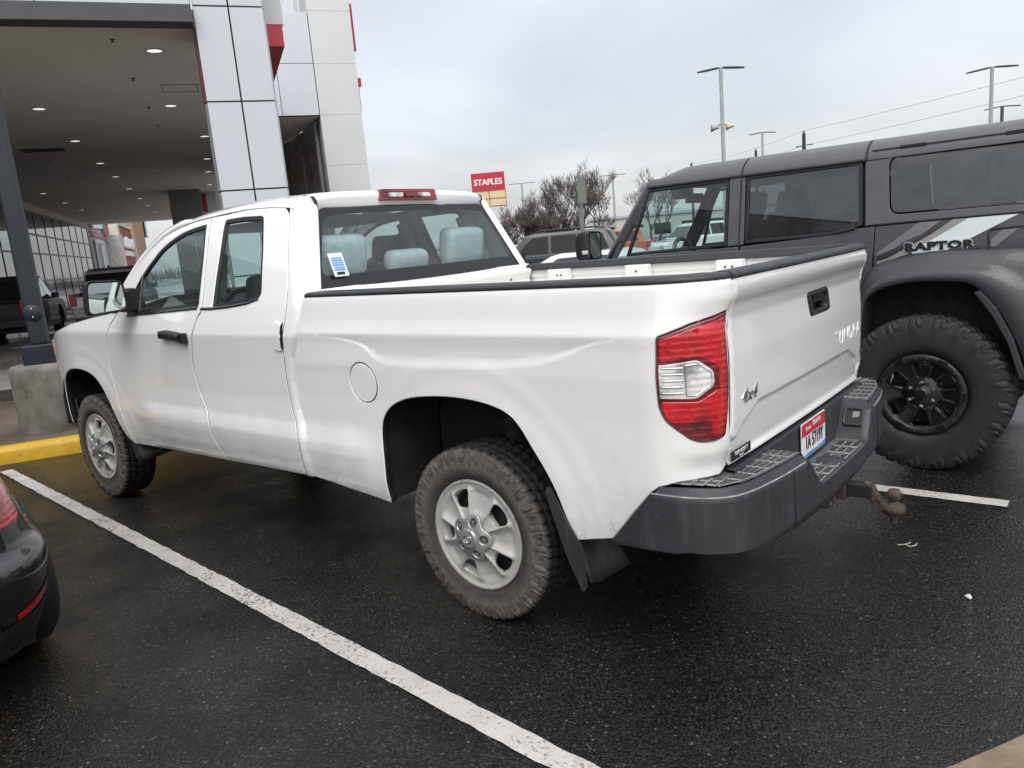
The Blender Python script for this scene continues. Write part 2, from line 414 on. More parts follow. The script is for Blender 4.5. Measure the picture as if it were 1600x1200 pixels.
M['flare_plastic'] = plastic('flare_plastic', (.030, .031, .036), .10)
M['flap_rubber'] = plastic('flap_rubber', (.030, .028, .027), .55)
M['worn_plastic'] = simple('worn_plastic', (.24, .24, .237), .75, var=.35, scale=40)
M['step_worn'] = simple('step_worn', (.10, .102, .104), .7, var=.35, scale=30)
M['spring_dirt'] = simple('spring_dirt', (.045, .036, .030), .8, var=.5, scale=20)
M['gasket'] = simple('gasket', (.008, .008, .009), .5)
M['underbody'] = simple('underbody', (.012, .011, .010), .85, var=.5, scale=9)
M['trim_dark'] = simple('trim_dark', (.010, .011, .012), .25, coat=.3)
M['chrome'] = simple('chrome', (.72, .73, .74), .14, metal=1.0, var=.05)
M['mirror_glass'] = simple('mirror_glass', (.62, .70, .68), .02, metal=1.0, var=.01)
M['wheel_silver'] = paint('wheel_silver', (.40, .40, .39), dirt=.35, dirtcol=(.14, .11, .08), rough=.36, coat=.4)
M['wheel_cap'] = simple('wheel_cap', (.46, .46, .455), .36, metal=.7)
M['wheel_black'] = simple('wheel_black', (.008, .008, .009), .22, coat=.6)
M['beadlock_black'] = simple('beadlock_black', (.012, .012, .013), .42)
M['cabin_mid'] = simple('cabin_mid', (.085, .092, .094), .75)
M['shock_red'] = simple('shock_red', (.30, .05, .02), .5)
M['white_paint_plain'] = simple('white_paint_plain', (.72, .73, .74), .3, coat=1.0, var=.03)
M['chrome_dark'] = simple('chrome_dark', (.10, .10, .10), .3, metal=.8)
M['seat_seam'] = simple('seat_seam', (.17, .21, .225), .9)
M['rust_steel'] = simple('rust_steel', (.072, .056, .046), .75, var=.5, scale=30, metal=.3)
M['bare_steel'] = simple('bare_steel', (.30, .28, .26), .5, metal=.8, var=.3, scale=30)
M['lens_red'] = lens('lens_red', (.46, .005, .010))
M['lens_darkred'] = lens('lens_darkred', (.13, .003, .008))
M['lens_clear'] = lens('lens_clear', (.62, .62, .62))
M['lens_amber'] = lens('lens_amber', (.75, .20, .03))
M['lens_midred'] = lens('lens_midred', (.24, .004, .012))
M['seat_cloth'] = simple('seat_cloth', (.50, .555, .565), .9, var=.12, scale=20)
M['cabin_light'] = simple('cabin_light', (.30, .34, .34), .8)
M['cabin_dark'] = simple('cabin_dark', (.030, .032, .034), .7)
M['cabin_black'] = simple('cabin_black', (.010, .010, .011), .6)
M['glass'] = glass('glass', (.62, .74, .73), dirt=.025)
M['glass_rear'] = glass('glass_rear', (.74, .85, .86), refl=1.3, dirt=.06)
M['glass_clear'] = glass('glass_clear', (.75, .88, .86), dirt=.04)
M['glass_dark'] = glass('glass_dark', (.14, .15, .17), refl=1.3, dirt=.055)
M['glass_black'] = simple('glass_black', (.010, .011, .013), .04, coat=.5)
M['frit'] = simple('frit', (.012, .012, .013), .10)
M['paper_white'] = simple('paper_white', (.78, .79, .80), .6, var=.03)
M['ink_blue'] = simple('ink_blue', (.03, .25, .62), .6)
M['ink_black'] = simple('ink_black', (.012, .012, .014), .5)
M['ink_red'] = simple('ink_red', (.50, .025, .04), .5)
M['plate_white'] = simple('plate_white', (.74, .75, .76), .35, var=.06)
def tyre_mat(name, mud):
    n = NT(name); co = n.coord()
    # object space of the tyre: axis along Y; mud on the outer ring of the side wall
    sp = n.new('ShaderNodeSeparateXYZ'); n.l(co, sp.inputs[0])
    rad = n.math('SQRT', n.math('ADD', n.math('MULTIPLY', sp.outputs[0], sp.outputs[0]), n.math('MULTIPLY', sp.outputs[2], sp.outputs[2])))
    side = n.ramp(sp.outputs[1], [(.085, 0.0), (.108, 1.0)])
    ring = n.ramp(rad, [(.255, .25), (.305, .35), (.322, .85), (.372, 1.0), (.381, .12), (.39, 0.0)])
    nz = n.ramp(n.noise(38, 6, .7), [(.36, 0.1), (.66, 1.0)])
    base = n.ramp(n.noise(12, 4), [(.3, (.006, .006, .0065)), (.7, (.013, .013, .0135))])
    base = n.mix(side, base, (.030, .029, .029))
    n.set(col=n.mix(n.math('MULTIPLY', n.math('MULTIPLY', n.math('MULTIPLY', ring, nz), side), mud), base, (.140, .122, .105)), rough=.78, spec=.35)
    n.bump(n.noise(160, 4, .7), .25, .003); return n.m
M['tyre_muddy'] = tyre_mat('tyre_muddy', .95)
M['tyre_clean'] = simple('tyre_clean', (.014, .014, .0145), .68, var=.3, scale=14, bump=.2, bscale=150)
# ground and building
def asphalt():
    n = NT('wet_asphalt'); co = n.coord('Object')
    big = n.noise(.35, 4, .6, co, .3); mid = n.noise(2.2, 5, .6, co); grain = n.noise(170, 3, .6, co)
    vo = n.new('ShaderNodeTexVoronoi'); vo.inputs['Scale'].default_value = 135; n.l(co, vo.inputs['Vector'])
    v2 = n.new('ShaderNodeTexVoronoi'); v2.inputs['Scale'].default_value = 62; n.l(co, v2.inputs['Vector'])
    base = n.ramp(mid, [(.3, (.0055, .0052, .0050)), (.7, (.0110, .0103, .0098))])
    vh = n.new('ShaderNodeSeparateColor'); n.l(vo.outputs['Color'], vh.inputs[0])
    base = n.mix(1.0, base, n.ramp(vh.outputs[0], [(0, .40), (.55, 1.0), (.82, 2.1), (1, 4.2)]), 'MULTIPLY')
    base = n.mix(n.ramp(vo.outputs['Distance'], [(.0, .35), (.4, 0.0)]), base, (.040, .038, .036))
    # pale stones in the mix
    hue = n.new('ShaderNodeSeparateColor'); n.l(v2.outputs['Color'], hue.inputs[0])
    pick = n.ramp(hue.outputs[0], [(.90, 0.0), (.93, 1.0)]); shape = n.ramp(v2.outputs['Distance'], [(.22, 1.0), (.36, 0.0)])
    stone = n.ramp(hue.outputs[1], [(0, (.16, .10, .065)), (.5, (.22, .19, .14)), (1, (.26, .25, .23))])
    base = n.mix(n.math('MULTIPLY', n.math('MULTIPLY', pick, shape), .42), base, stone)
    # tan dirt stains and a few hairline cracks
    base = n.mix(n.ramp(n.noise(.9, 6, .7, co, .6), [(.60, 0.0), (.78, .55)]), base, (.048, .040, .032))
    wv = n.new('ShaderNodeVectorMath', operation='MULTIPLY_ADD'); dn = n.new('ShaderNodeTexNoise'); dn.inputs['Scale'].default_value = 1.6; dn.inputs['Detail'].default_value = 5; n.l(co, dn.inputs['Vector']); n.l(dn.outputs['Color'], wv.inputs[0]); wv.inputs[1].default_value = (.8, .8, 0); n.l(co, wv.inputs[2])
    vc = n.new('ShaderNodeTexVoronoi', feature='DISTANCE_TO_EDGE'); vc.inputs['Scale'].default_value = .38; n.l(wv.outputs[0], vc.inputs['Vector'])
    crack = n.math('MULTIPLY', n.ramp(vc.outputs['Distance'], [(.0, 1.0), (.0022, .8), (.0042, 0.0)]), n.ramp(n.noise(.5, 2, .5, co), [(.50, 0.0), (.56, 1.0)]))
    base = n.mix(n.math('MULTIPLY', crack, .8), base, (.003, .003, .003))
    wet = n.ramp(n.math('ADD', n.math('MULTIPLY', big, .65), n.math('MULTIPLY', mid, .35)), [(.36, 0.0), (.55, 1.0)])
    n.set(col=base, rough=n.ramp(wet, [(0, .48), (1, .17)]), spec=n.ramp(wet, [(0, .14), (1, .42)]))
    h = n.math('ADD', n.math('MULTIPLY', n.ramp(vo.outputs['Distance'], [(0, 1.0), (.7, 0.0)]), 1.0), n.math('MULTIPLY', grain, .8))
    h = n.math('MULTIPLY', h, n.ramp(wet, [(0, 1.0), (1, .40)]))
    n.bump(h, .7, .006); return n.m
M['asphalt'] = asphalt()
def concrete(name, c1, c2, rough=.7, scale=1.5, wetlo=None, jointx=None):
    n = NT(name); co = n.coord('Object'); a = n.noise(scale, 6, .65, co); g = n.noise(90, 4, .6, co)
    col = n.mix(n.ramp(g, [(.3, 0.0), (.7, .35)]), n.ramp(a, [(.32, c1), (.68, c2)]), tuple(x*.55 for x in c1))
    n.set(col=col, rough=n.ramp(n.noise(scale*.6, 4, .6, co), [(.40, wetlo if wetlo is not None else rough*.8), (.62, rough)]), spec=.4)
    n.bump(g, .3, .004); return n.m
M['sidewalk'] = concrete('sidewalk', (.115, .085, .062), (.19, .155, .125), .6, 1.2, .22)
M['drive'] = concrete('drive', (.21, .20, .185), (.36, .34, .315), .55, .5, .16)
M['plinth_concrete'] = concrete('plinth_concrete', (.095, .088, .078), (.25, .235, .21), .85, 5)
M['walk_tan'] = concrete('walk_tan', (.17, .125, .085), (.30, .235, .17), .8, 5)
def kerbpaint():
    n = NT('yellow_kerb_paint'); a = n.noise(9, 6, .7); chip = n.ramp(n.noise(22, 6, .7), [(.60, 0.0), (.66, 1.0)])
    n.set(col=n.mix(chip, n.ramp(a, [(.3, (.46, .27, .008)), (.7, (.64, .40, .016))]), (.13, .11, .08)), rough=.5); n.bump(n.noise(70, 4), .3, .004); return n.m
M['kerb_yellow'] = kerbpaint()
def roadpaint():
    n = NT('white_road_paint'); co = n.coord('Object'); a = n.noise(4, 5, .65, co); wear = n.ramp(n.math('ADD', n.math('MULTIPLY', n.noise(60, 5, .75, co), .75), n.math('MULTIPLY', n.noise(3, 3, .6, co), .35)), [(.585, 0.0), (.66, 1.0)])
    g = n.noise(170, 3, .6, co)
    n.set(col=n.mix(wear, n.ramp(a, [(.3, (.42, .405, .38)), (.7, (.55, .54, .52))]), (.035, .033, .031)), rough=.5); n.bump(g, .45, .006); return n.m
M['line_paint'] = roadpaint()
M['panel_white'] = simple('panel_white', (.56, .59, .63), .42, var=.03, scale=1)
M['panel_cream'] = simple('panel_cream', (.60, .615, .615), .5, var=.03, scale=1)
M['panel_joint'] = simple('panel_joint', (.05, .053, .058), .6)
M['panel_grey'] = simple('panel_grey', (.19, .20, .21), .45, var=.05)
M['fascia_dark'] = simple('fascia_dark', (.055, .060, .070), .5, var=.05)
M['soffit'] = simple('soffit', (.84, .79, .74), .8, var=.05, scale=.8)
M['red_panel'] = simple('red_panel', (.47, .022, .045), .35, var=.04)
M['pole_navy'] = simple('pole_navy', (.013, .017, .025), .4, var=.15)
M['pole_grey'] = simple('pole_grey', (.36, .37, .37), .55)
M['pole_dark'] = simple('pole_dark', (.060, .063, .068), .55)
M['wood_grey'] = simple('wood_grey', (.055, .047, .042), .9)
M['showroom_glass'] = simple('showroom_glass', (.02, .022, .026), .025, spec=1.0, var=.3); M['showroom_glass'].node_tree.nodes['Principled BSDF'].inputs['IOR'].default_value = 2.6
M['mullion'] = simple('mullion', (.032, .030, .030), .4)
M['passage_glass'] = simple('passage_glass', (.24, .235, .23), .2, coat=.4, var=.5, scale=1.2)
M['red_panel_shaded'] = simple('red_panel_shaded', (.13, .022, .028), .5)  # red cladding with the shade under the canopy darkened into its colour
def emit(name, col, st):
    n = NT(name); n.set(col=(.9, .9, .9), em=n.ramp(n.noise(30, 2), [(.3, tuple(c*.9 for c in col)), (.7, col)]), ems=st); return n.m
M['lamp_glow'] = emit('lamp_glow', (1, .97, .9), .85)
M['store_stone'] = simple('store_stone', (.50, .49, .46), .85, var=.18, scale=3)
M['store_red'] = simple('store_red', (.26, .055, .055), .7, var=.15, scale=2)
M['store_tan'] = simple('store_tan', (.42, .25, .15), .8, var=.06, scale=1)
M['store_navy'] = simple('store_navy', (.045, .045, .09), .6)
M['store_grey'] = simple('store_grey', (.40, .42, .46), .6, var=.05)
M['cream_wall'] = simple('cream_wall', (.58, .55, .46), .7)
M['pink_band'] = simple('pink_band', (.52, .17, .19), .7)
M['sign_red'] = simple('sign_red', (.46, .026, .045), .5, var=.04)
M['sign_cream'] = simple('sign_cream', (.66, .56, .33), .6, var=.05)
M['sign_white'] = simple('sign_white', (.80, .80, .80), .5, var=.02)
M['bark'] = simple('bark', (.070, .055, .050), .9, var=.25, scale=8)
M['twig'] = simple('twig', (.125, .105, .10), .9, var=.25, scale=3)
M['signpost'] = simple('signpost', (.24, .25, .25), .5, metal=.3)
M['sign_back'] = simple('sign_back', (.23, .25, .22), .55, metal=.2)
M['wire'] = simple('wire', (.20, .21, .22), .7)
# ------------------------------------------------------------------ shared wheel builders (axis along +Y = outer side)
def tyre_mesh(name, R, Wd, rim, nlug, depth, seg=None, aggressive=False):
    seg = seg or nlug*6; hw = Wd/2
    prof = []  # (y, r) from the outer bead over the tread to the inner bead
    side = [(hw*.70, rim), (hw*.86, rim+.006), (hw*.97, rim+.035), (hw*1.0, rim+.070), (hw*1.0, R-.078), (hw*.985, R-.058), (hw*.955, R-.036), (hw*.93, R-.022), (hw*.90, R-.011), (hw*.86, R-.004)]
    tread = [(hw*t, R-.002*abs(t)**3) for t in (.80, .70, .60, .56, .50, .36, .24, .20, .12, 0, -.12, -.20, -.24, -.36, -.50, -.56, -.60, -.70, -.80)]
    prof = side + tread + [(-y, r) for y, r in side[::-1]]
    vs = []; n = len(prof)
    for k in range(seg):
        a = 2*PI*k/seg; ph = (k/seg*nlug)
        for j, (y, r) in enumerate(prof):
            t = y/hw; rr = r; yy = y; f = (ph + .18*math.sin(2*PI*ph*.5)) % 1.0
            if len(side)-5 <= j < len(side)+len(tread)+5:
                dirn = .9 if t >= 0 else -.9
                q = (ph + t*dirn*.8) % 1.0
                lat = 1.0 if .30 < q < 1.0 else 0.0
                grooves = min(abs(abs(t)-.22), abs(abs(t)-.58)) < .035
                cut = 0
                if grooves: cut = depth
                elif lat == 0: cut = depth*(1.0 if abs(t) > .58 else .7)
                if abs(t) > .84: cut *= .85
                rr -= cut
            if j in (5, 6, 7) or n-1-j in (5, 6, 7):      # side-wall lugs
                s = 1 if t > 0 else -1; alt = int(ph) % 2
                lug = (.18 < f < .82) if j != 5 and n-1-j != 5 else (.18 < f < .82 and alt)
                amp = (.0045 if aggressive else .0045)
                yy += s*(amp if lug else -.001)
            vs.append((rr*math.cos(a), yy, rr*math.sin(a)))
    fs = []
    for k in range(seg):
        k2 = (k+1) % seg
        for j in range(n-1): fs.append((k*n+j, k2*n+j, k2*n+j+1, k*n+j+1))
    me = bpy.data.meshes.new(name); me.from_pydata(vs, [], fs)
    bm = bmesh.new(); bm.from_mesh(me); bmesh.ops.recalc_face_normals(bm, faces=bm.faces); bm.to_mesh(me); bm.free()
    sm = [False]*len(me.polygons)
    for i in range(len(sm)):
        j = i % (n-1); sm[i] = j < 5 or j > n-7
    me.polygons.foreach_set('use_smooth', sm); me.update(); return me
def polar_hole(r0, r1, a, w0, w1, rnd=.012):
    """trapezoid window between radii r0..r1 centred at angle a, half angles w0 (inner) and w1 (outer)"""
    P = [(r0*math.cos(a-w0), r0*math.sin(a-w0)), (r1*math.cos(a-w1), r1*math.sin(a-w1)), (r1*math.cos(a), r1*math.sin(a)), (r1*math.cos(a+w1), r1*math.sin(a+w1)), (r0*math.cos(a+w0), r0*math.sin(a+w0))]
    return rounded(P, [rnd, rnd, 0, rnd, rnd], 4)
def truck_rim(parent):
    n5 = 5
    def f(u, v):
        r = math.hypot(u, v); a = math.atan2(v, u) - PI/2
        y = lerp(r, [0, .05, .09, .13, .17, .205, .222, .232, .24], [.030, .030, .024, .016, .010, .004, .006, .013, .010])
        c = math.cos(5*a)                       # +1 at a window, -1 mid spoke
        ridge = math.exp(-((c-.22)/.36)**2)*sstep(.06, .10, r)*(1-sstep(.195, .215, r))
        dish = sstep(.3, -1, c)*sstep(.07, .12, r)*(1-sstep(.18, .212, r))
        return (-u, y + .012*ridge - .015*dish, v)
    holes = [polar_hole(.122, .200, PI/2 + 2*PI*k/5, .16, .265, .022) for k in range(5)]
    o = panel('rim', circ((0, 0), .24, 80), f, M['wheel_silver'], parent, holes=holes, sp=.0052, r=.003, depth=.02, hole_depth=.035, flip=False)
    # barrel behind the disc
    b = MB(); b.lathe([(.012, .239), (-.02, .232), (-.06, .212), (-.20, .210), (-.22, .238)], 56)
    b.build('rim_barrel', M['wheel_silver'], parent)
    d = MB(); d.lathe([(-.05, .0), (-.05, .165), (-.075, .165), (-.075, .0)], 40); d.build('brake_disc', M['underbody'], parent)
    # star shaped hub cap with nut pockets
    def g(u, v):
        r = math.hypot(u, v); y = lerp(r, [0, .038, .044, .07, .098, .115], [.070, .068, .060, .053, .040, .032]); return (-u, y, v)
    star = []
    for k in range(100):
        a = 2*PI*k/100; c = math.cos(5*(a-PI/2)); star.append(((.096-.012*c)*math.cos(a), (.096-.012*c)*math.sin(a)))
    pockets = [circ((.072*math.cos(PI/2+PI/5+2*PI*k/5), .072*math.sin(PI/2+PI/5+2*PI*k/5)), .0195, 16) for k in range(5)]
    cap = panel('hub_cap', star, g, M['wheel_cap'], parent, holes=pockets, sp=.008, r=.003, depth=.018, hole_depth=.012)
    for k in range(5):
        nb = MB(); a = PI/2+PI/5+2*PI*k/5; nb.lathe([(.030, .0155), (.032, .009), (.048, .009), (.050, .005), (.050, 0)], 6, c=(-.072*math.cos(a), 0, .072*math.sin(a)), smooth=False)
        nb.build('wheel_nut', M['bare_steel'], parent)
    # three-ellipse emblem on the cap
    e = MB()
    for (rx, rz, cz) in ((.0235, .0165, 0), (.0085, .0155, .0005), (.0165, .0062, .0065)):
        pts = [(rx*math.cos(2*PI*k/28), .0705, cz+rz*math.sin(2*PI*k/28)) for k in range(29)]
        e.tube(pts, .0017, 5, caps=False)
    e.build('emblem', M['chrome'], parent)
TYRE_T = tyre_mesh('tyre', .386, .240, .238, 50, .011)
TYRE_B = tyre_mesh('tyre', .475, .315, .248, 42, .014, aggressive=True)

# ------------------------------------------------------------------ the white pickup truck
truck = tag(empty('pickup_truck'), 'white extended cab pickup truck with black bed rails and a grey step bumper', 'pickup truck')
WP = M['white_paint']
TZ = [.40, .44, .50, .58, .66, .70, .74, .79, .90, 1.05, 1.18, 1.235, 1.25, 1.30, 1.37, 1.42, 1.55, 1.70, 1.82, 1.87, 2.0]
TY = [.91, .93, .962, .985, .999, 1.002, .995, .981, .976, .982, .990, .994, .990, .978, .958, .94, .892, .832, .785, .760, .69]
TZ2 = [.40, .45, .52, .60, .70, .80, .95, 1.10, 1.18, 1.235, 1.25, 1.30, 1.37, 1.42]
TY2 = [.925, .945, .962, .972, .978, .980, .982, .986, .990, .994, .990, .978, .958, .94]
def smooth_table(zs, ys, s=.010):
    Z = np.arange(.38, 2.02, .002); Y = np.interp(Z, zs, ys); k = np.exp(-.5*(np.arange(-15, 16)*.002/s)**2); k /= k.sum()
    return Z, np.convolve(np.pad(Y, 15, mode='edge'), k, 'valid')
PZ, PY = smooth_table(TZ, TY, .0055); PZ2, PY2 = smooth_table(TZ2, TY2, .0055)
def taper(x): return 1 - .22*(max(0.0, x-3.75)/.95)**2.5
def arch_bump(x, z, cx, rx, cz=.40, rz=.59, amp=.0065):
    if z < .36: return 0
    e = math.hypot((x-cx)/rx, (z-cz)/rz)
    return amp*(1-sstep(1.0, 1.17, e)) + .003*(1-sstep(1.22, 1.34, e))
def y_cab(x, z):
    # the rocker bulge of the doors fades in behind the front wheel
    w = sstep(3.05, 2.70, x) if x > 2.7 else 1.0
    y = lerp(z, PZ, PY)*w + lerp(z, PZ2, PY2)*(1-w) if z < 1.42 else lerp(z, PZ, PY)
    if z < 1.3: y += arch_bump(x, z, 3.70, .53, .40, .57)
    return y*taper(x)
def f_cab(x, z): return (x, y_cab(x, z), z)
# bed side: straight, then rounded round the rear corner into the tail-lamp face
_t = np.linspace(0, PI/2, 300); _cx = -.84-.235*np.sin(_t); _cy = .79+.195*np.cos(_t); _cl = np.concatenate([[0], np.cumsum(np.hypot(np.diff(_cx), np.diff(_cy)))])
S_END = .84 + float(_cl[-1])
_ZP = ([-.84, -.68, -.45, -.20, .05, .44, .60, .93], [1.252, 1.222, 1.143, 1.116, 1.107, 1.112, 1.197, 1.245])
_zs = spline(list(zip(*_ZP)), 10); ZP = ([p[0] for p in _zs], [p[1] for p in _zs])
BZ, BY = smooth_table([.40, .44, .50, .58, .66, .70, .745, .80, .95, 1.06, 1.10, 1.2, 1.25, 1.262, 1.30, 1.38, 1.41, 1.43], [.92, .952, .972, .99, 1.002, 1.002, .992, .981, .981, .986, .990, .990, .994, .990, .980, .968, .962, .952], .005)
BZ2, BY2 = smooth_table([.40, .45, .55, .70, .95, 1.10, 1.2, 1.25, 1.262, 1.30, 1.38, 1.41, 1.43], [.945, .958, .97, .978, .982, .990, .990, .994, .990, .980, .968, .962, .952], .007)
def y_bed(x, z):
    w = sstep(.45, .75, x); y = lerp(z, BZ, BY)*w + lerp(z, BZ2, BY2)*(1-w)
    zp = lerp(x, *ZP)
    if zp < z < 1.25 and 1.25-zp > .01:
        t = (z-zp)/(1.25-zp); y -= .008*sstep(0, .34, t)*(1-t)**.9*min(1, (1.25-zp)/.08)
    y += arch_bump(x, z, .0, .53)
    return y
def corner_pt(s):
    if s <= .84: return Vector((-s, .985, 0)), Vector((0, 1, 0))
    x = float(np.interp(s-.84, _cl, _cx)); y = float(np.interp(s-.84, _cl, _cy)); t = float(np.interp(s-.84, _cl, _t))
    n = Vector((-math.sin(t)/.235, math.cos(t)/.195, 0)).normalized(); return Vector((x, y, 0)), n
def gate_x(z): return lerp(z, [.76, .80, .84, .905, .925, 1.0, 1.15, 1.24, 1.285, 1.32, 1.345, 1.37, 1.405, 1.43], [-1.064, -1.069, -1.073, -1.078, -1.080, -1.083, -1.085, -1.080, -1.078, -1.086, -1.100, -1.108, -1.108, -1.096])
def f_bed(s, z):
    p, n = corner_pt(s); fade = 1-.75*sstep(.84, S_END, s)
    # the upper rear corner leans out into the tailgate lip
    lip = max(0, -1.072-gate_x(z))*sstep(.93, S_END, s)**1.3 if z > 1.27 else 0
    lower = -.018*sstep(.90, 1.05, s)*sstep(.86, .78, z)
    q = p + n*((y_bed(-min(s, .95), z)-.985)*fade + lip + lower); return (q.x, q.y, z)
RARCH = spline([(.529, .444), (.533, .536), (.522, .66), (.518, .789), (.490, .868), (.42, .928), (.304, .968), (.143, .987), (-.019, .988), (-.155, .972), (-.25, .941), (-.305, .893), (-.357, .815), (-.412, .732), (-.452, .654), (-.487, .558), (-.506, .510), (-.53, .462)], 3)
TAIL = rounded([(.911, 1.250), (1.023, 1.287), (1.166, 1.316), (1.1755, 1.11), (1.1755, 1.0), (1.153, .887), (1.10, .880), (1.046, .881), (1.008, .896), (.924, .962), (.906, 1.013), (.903, 1.114)], [.012, 0, .006, 0, .05, .012, .0, .02, 0, .03, 0, 0], 4)
FUEL_C, FUEL_R = (-.604, 1.022), .096
bed_out = [(-x, z) for x, z in [(1.008, 1.425), (1.022, 1.38), (1.036, 1.301), (1.052, 1.24), (1.103, 1.122), (1.124, .989), (1.120, .856), (1.088, .76), (1.080, .69), (1.084, .60), (1.092, .54), (1.085, .50)]]
bed_out = [(bed_out[0][0], bed_out[0][1])] + spline(bed_out[1:], 3) + [(-.95, .488), (-.80, .468)] + [(-x, z) for x, z in RARCH] + \
    [(.60, .478), (.685, .497), (.797, .632), (.862, .705), (.895, .728), (.961, .745), (1.05, .750), (1.135, .752), (S_END, .775), (S_END, 1.30), (S_END, 1.424)]
fuel_hole = circ(FUEL_C, FUEL_R, 40)
bed = empty('bed', parent=truck)
POCK = [(-x, lerp(x, *ZP)+d) for x in np.arange(-.80, .93, .012) for d in (-.006, .0, .007, .014, .022, .030) if lerp(x, *ZP)+d < 1.242] + [(-x, z) for x in np.arange(-1.0, 1.02, .02) for z in (1.244, 1.251, 1.259)]
bs = panel('bed_side', bed_out, f_bed, WP, bed, holes=[TAIL, fuel_hole], sp=.026, r=.005, depth=.03, hole_depth=.03, seal=M['gasket'], extra=POCK)
fd = panel('fuel_door', circ(FUEL_C, FUEL_R-.0045, 40), f_bed, WP, bed, sp=.026, r=.003, depth=.02, seal=M['gasket'])
fb = MB(); fb.box((.506, .972, 1.024), (.020, .02, .040)); fb.build('fuel_door_notch', M['gasket'], bed, bevel=.005)
bsr = panel('bed_side', bed_out, lambda u, v: (f_bed(u, v)[0], -f_bed(u, v)[1], v), WP, bed, holes=[TAIL], sp=.035, r=.005, depth=.03, flip=True)
# bed interior: inner walls, front wall with its beam, floor
for sy in (1, -1):
    m = MB()
    prof = [(1.02, .800), (1.03, .792), (1.10, .792), (1.115, .800), (1.20, .800), (1.215, .792), (1.30, .792), (1.315, .82), (1.345, .83), (1.36, .82), (1.415, .82), (1.418, .90)]
    xs = [.985, .60, .58, .565, .40, .385, .365, 0, -.02, -.035, -.2, -.215, -.235, -.6, -.62, -.635, -.80, -.815, -.975]
    rows = []
    for i, x in enumerate(xs):
        ins_ = .012 if (1 <= i < len(xs)-1 and (i % 3) != 0 and False) else 0
        rows.append([Vector((x, sy*(y - ins_), z)) for z, y in prof])
    m.grid(rows, smooth=False)
    for x in (.72, .15, -.42, -.86):                        # stake-pocket stiffeners and tie-down holes
        m.box((x, sy*.788, 1.365), (.15, .058, .075)); m.box((x, sy*.786, 1.10), (.05, .012, .20))
    wall = m.build('bed_inner_wall', M['bed_paint'], bed, bevel=.004)
    for x in (.72, .69, .15, -.40, -.44):
        h = MB(); h.lathe([(0, .0), (0, .006), (.002, .006)], 10, c=(x, sy*.7575, 1.365)); h.build('bolt_hole', M['gasket'], wall)
    # black rail cap
    c = MB()
    rows = []
    for s_ in list(np.linspace(-.998, .80, 10)) + list(np.linspace(.86, S_END-.004, 12)):
        P_ = Vector(f_bed(s_, 1.420)); N_ = corner_pt(s_)[1]; row = []
        for d_, z_ in ((-.006, 1.416), (.003, 1.421), (.0, 1.434), (-.012, 1.441), (-.10, 1.443), (-.150, 1.440), (-.156, 1.40)):
            q_ = P_ + N_*d_; row.append(Vector((q_.x, sy*max(.80 if d_ < -.05 else .0, q_.y), z_)))
        rows.append(row)
    c.grid(rows); c.add(rows[0], [tuple(range(7))]); c.add(rows[-1], [tuple(range(7))[::-1]])
    c.build('bed_rail_cap', M['rail_plastic'], bed)
m = MB()
rows = []
for y in np.linspace(-.80, .80, 23):
    rows.append([Vector((x, y, z)) for x, z in ((.975, 1.0), (.970, 1.24), (.955, 1.262), (.950, 1.31), (.968, 1.335), (.975, 1.36), (.960, 1.385), (.955, 1.41), (.968, 1.418), (1.02, 1.418))])
m.grid(rows); m.build('bed_front_wall', M['bed_paint'], bed)
for y, z in ((.10, 1.355), (-.28, 1.36), (-.60, 1.362), (.46, 1.36)):
    m = MB(); m.lathe([(.9735, 0), (.9735, .008), (.966, .006), (.966, 0)], 10, axis='x', c=(0, y, z)); m.build('bed_bolt', M['rust_steel'], bed)
m = MB(); m.box((-.03, 0, 1.02), (2.0, 1.6, .03))
for k in range(11): m.box((-.03, -.70+k*.14, 1.039), (1.98, .07, .012))
m.build('bed_floor', M['bed_paint'], bed)
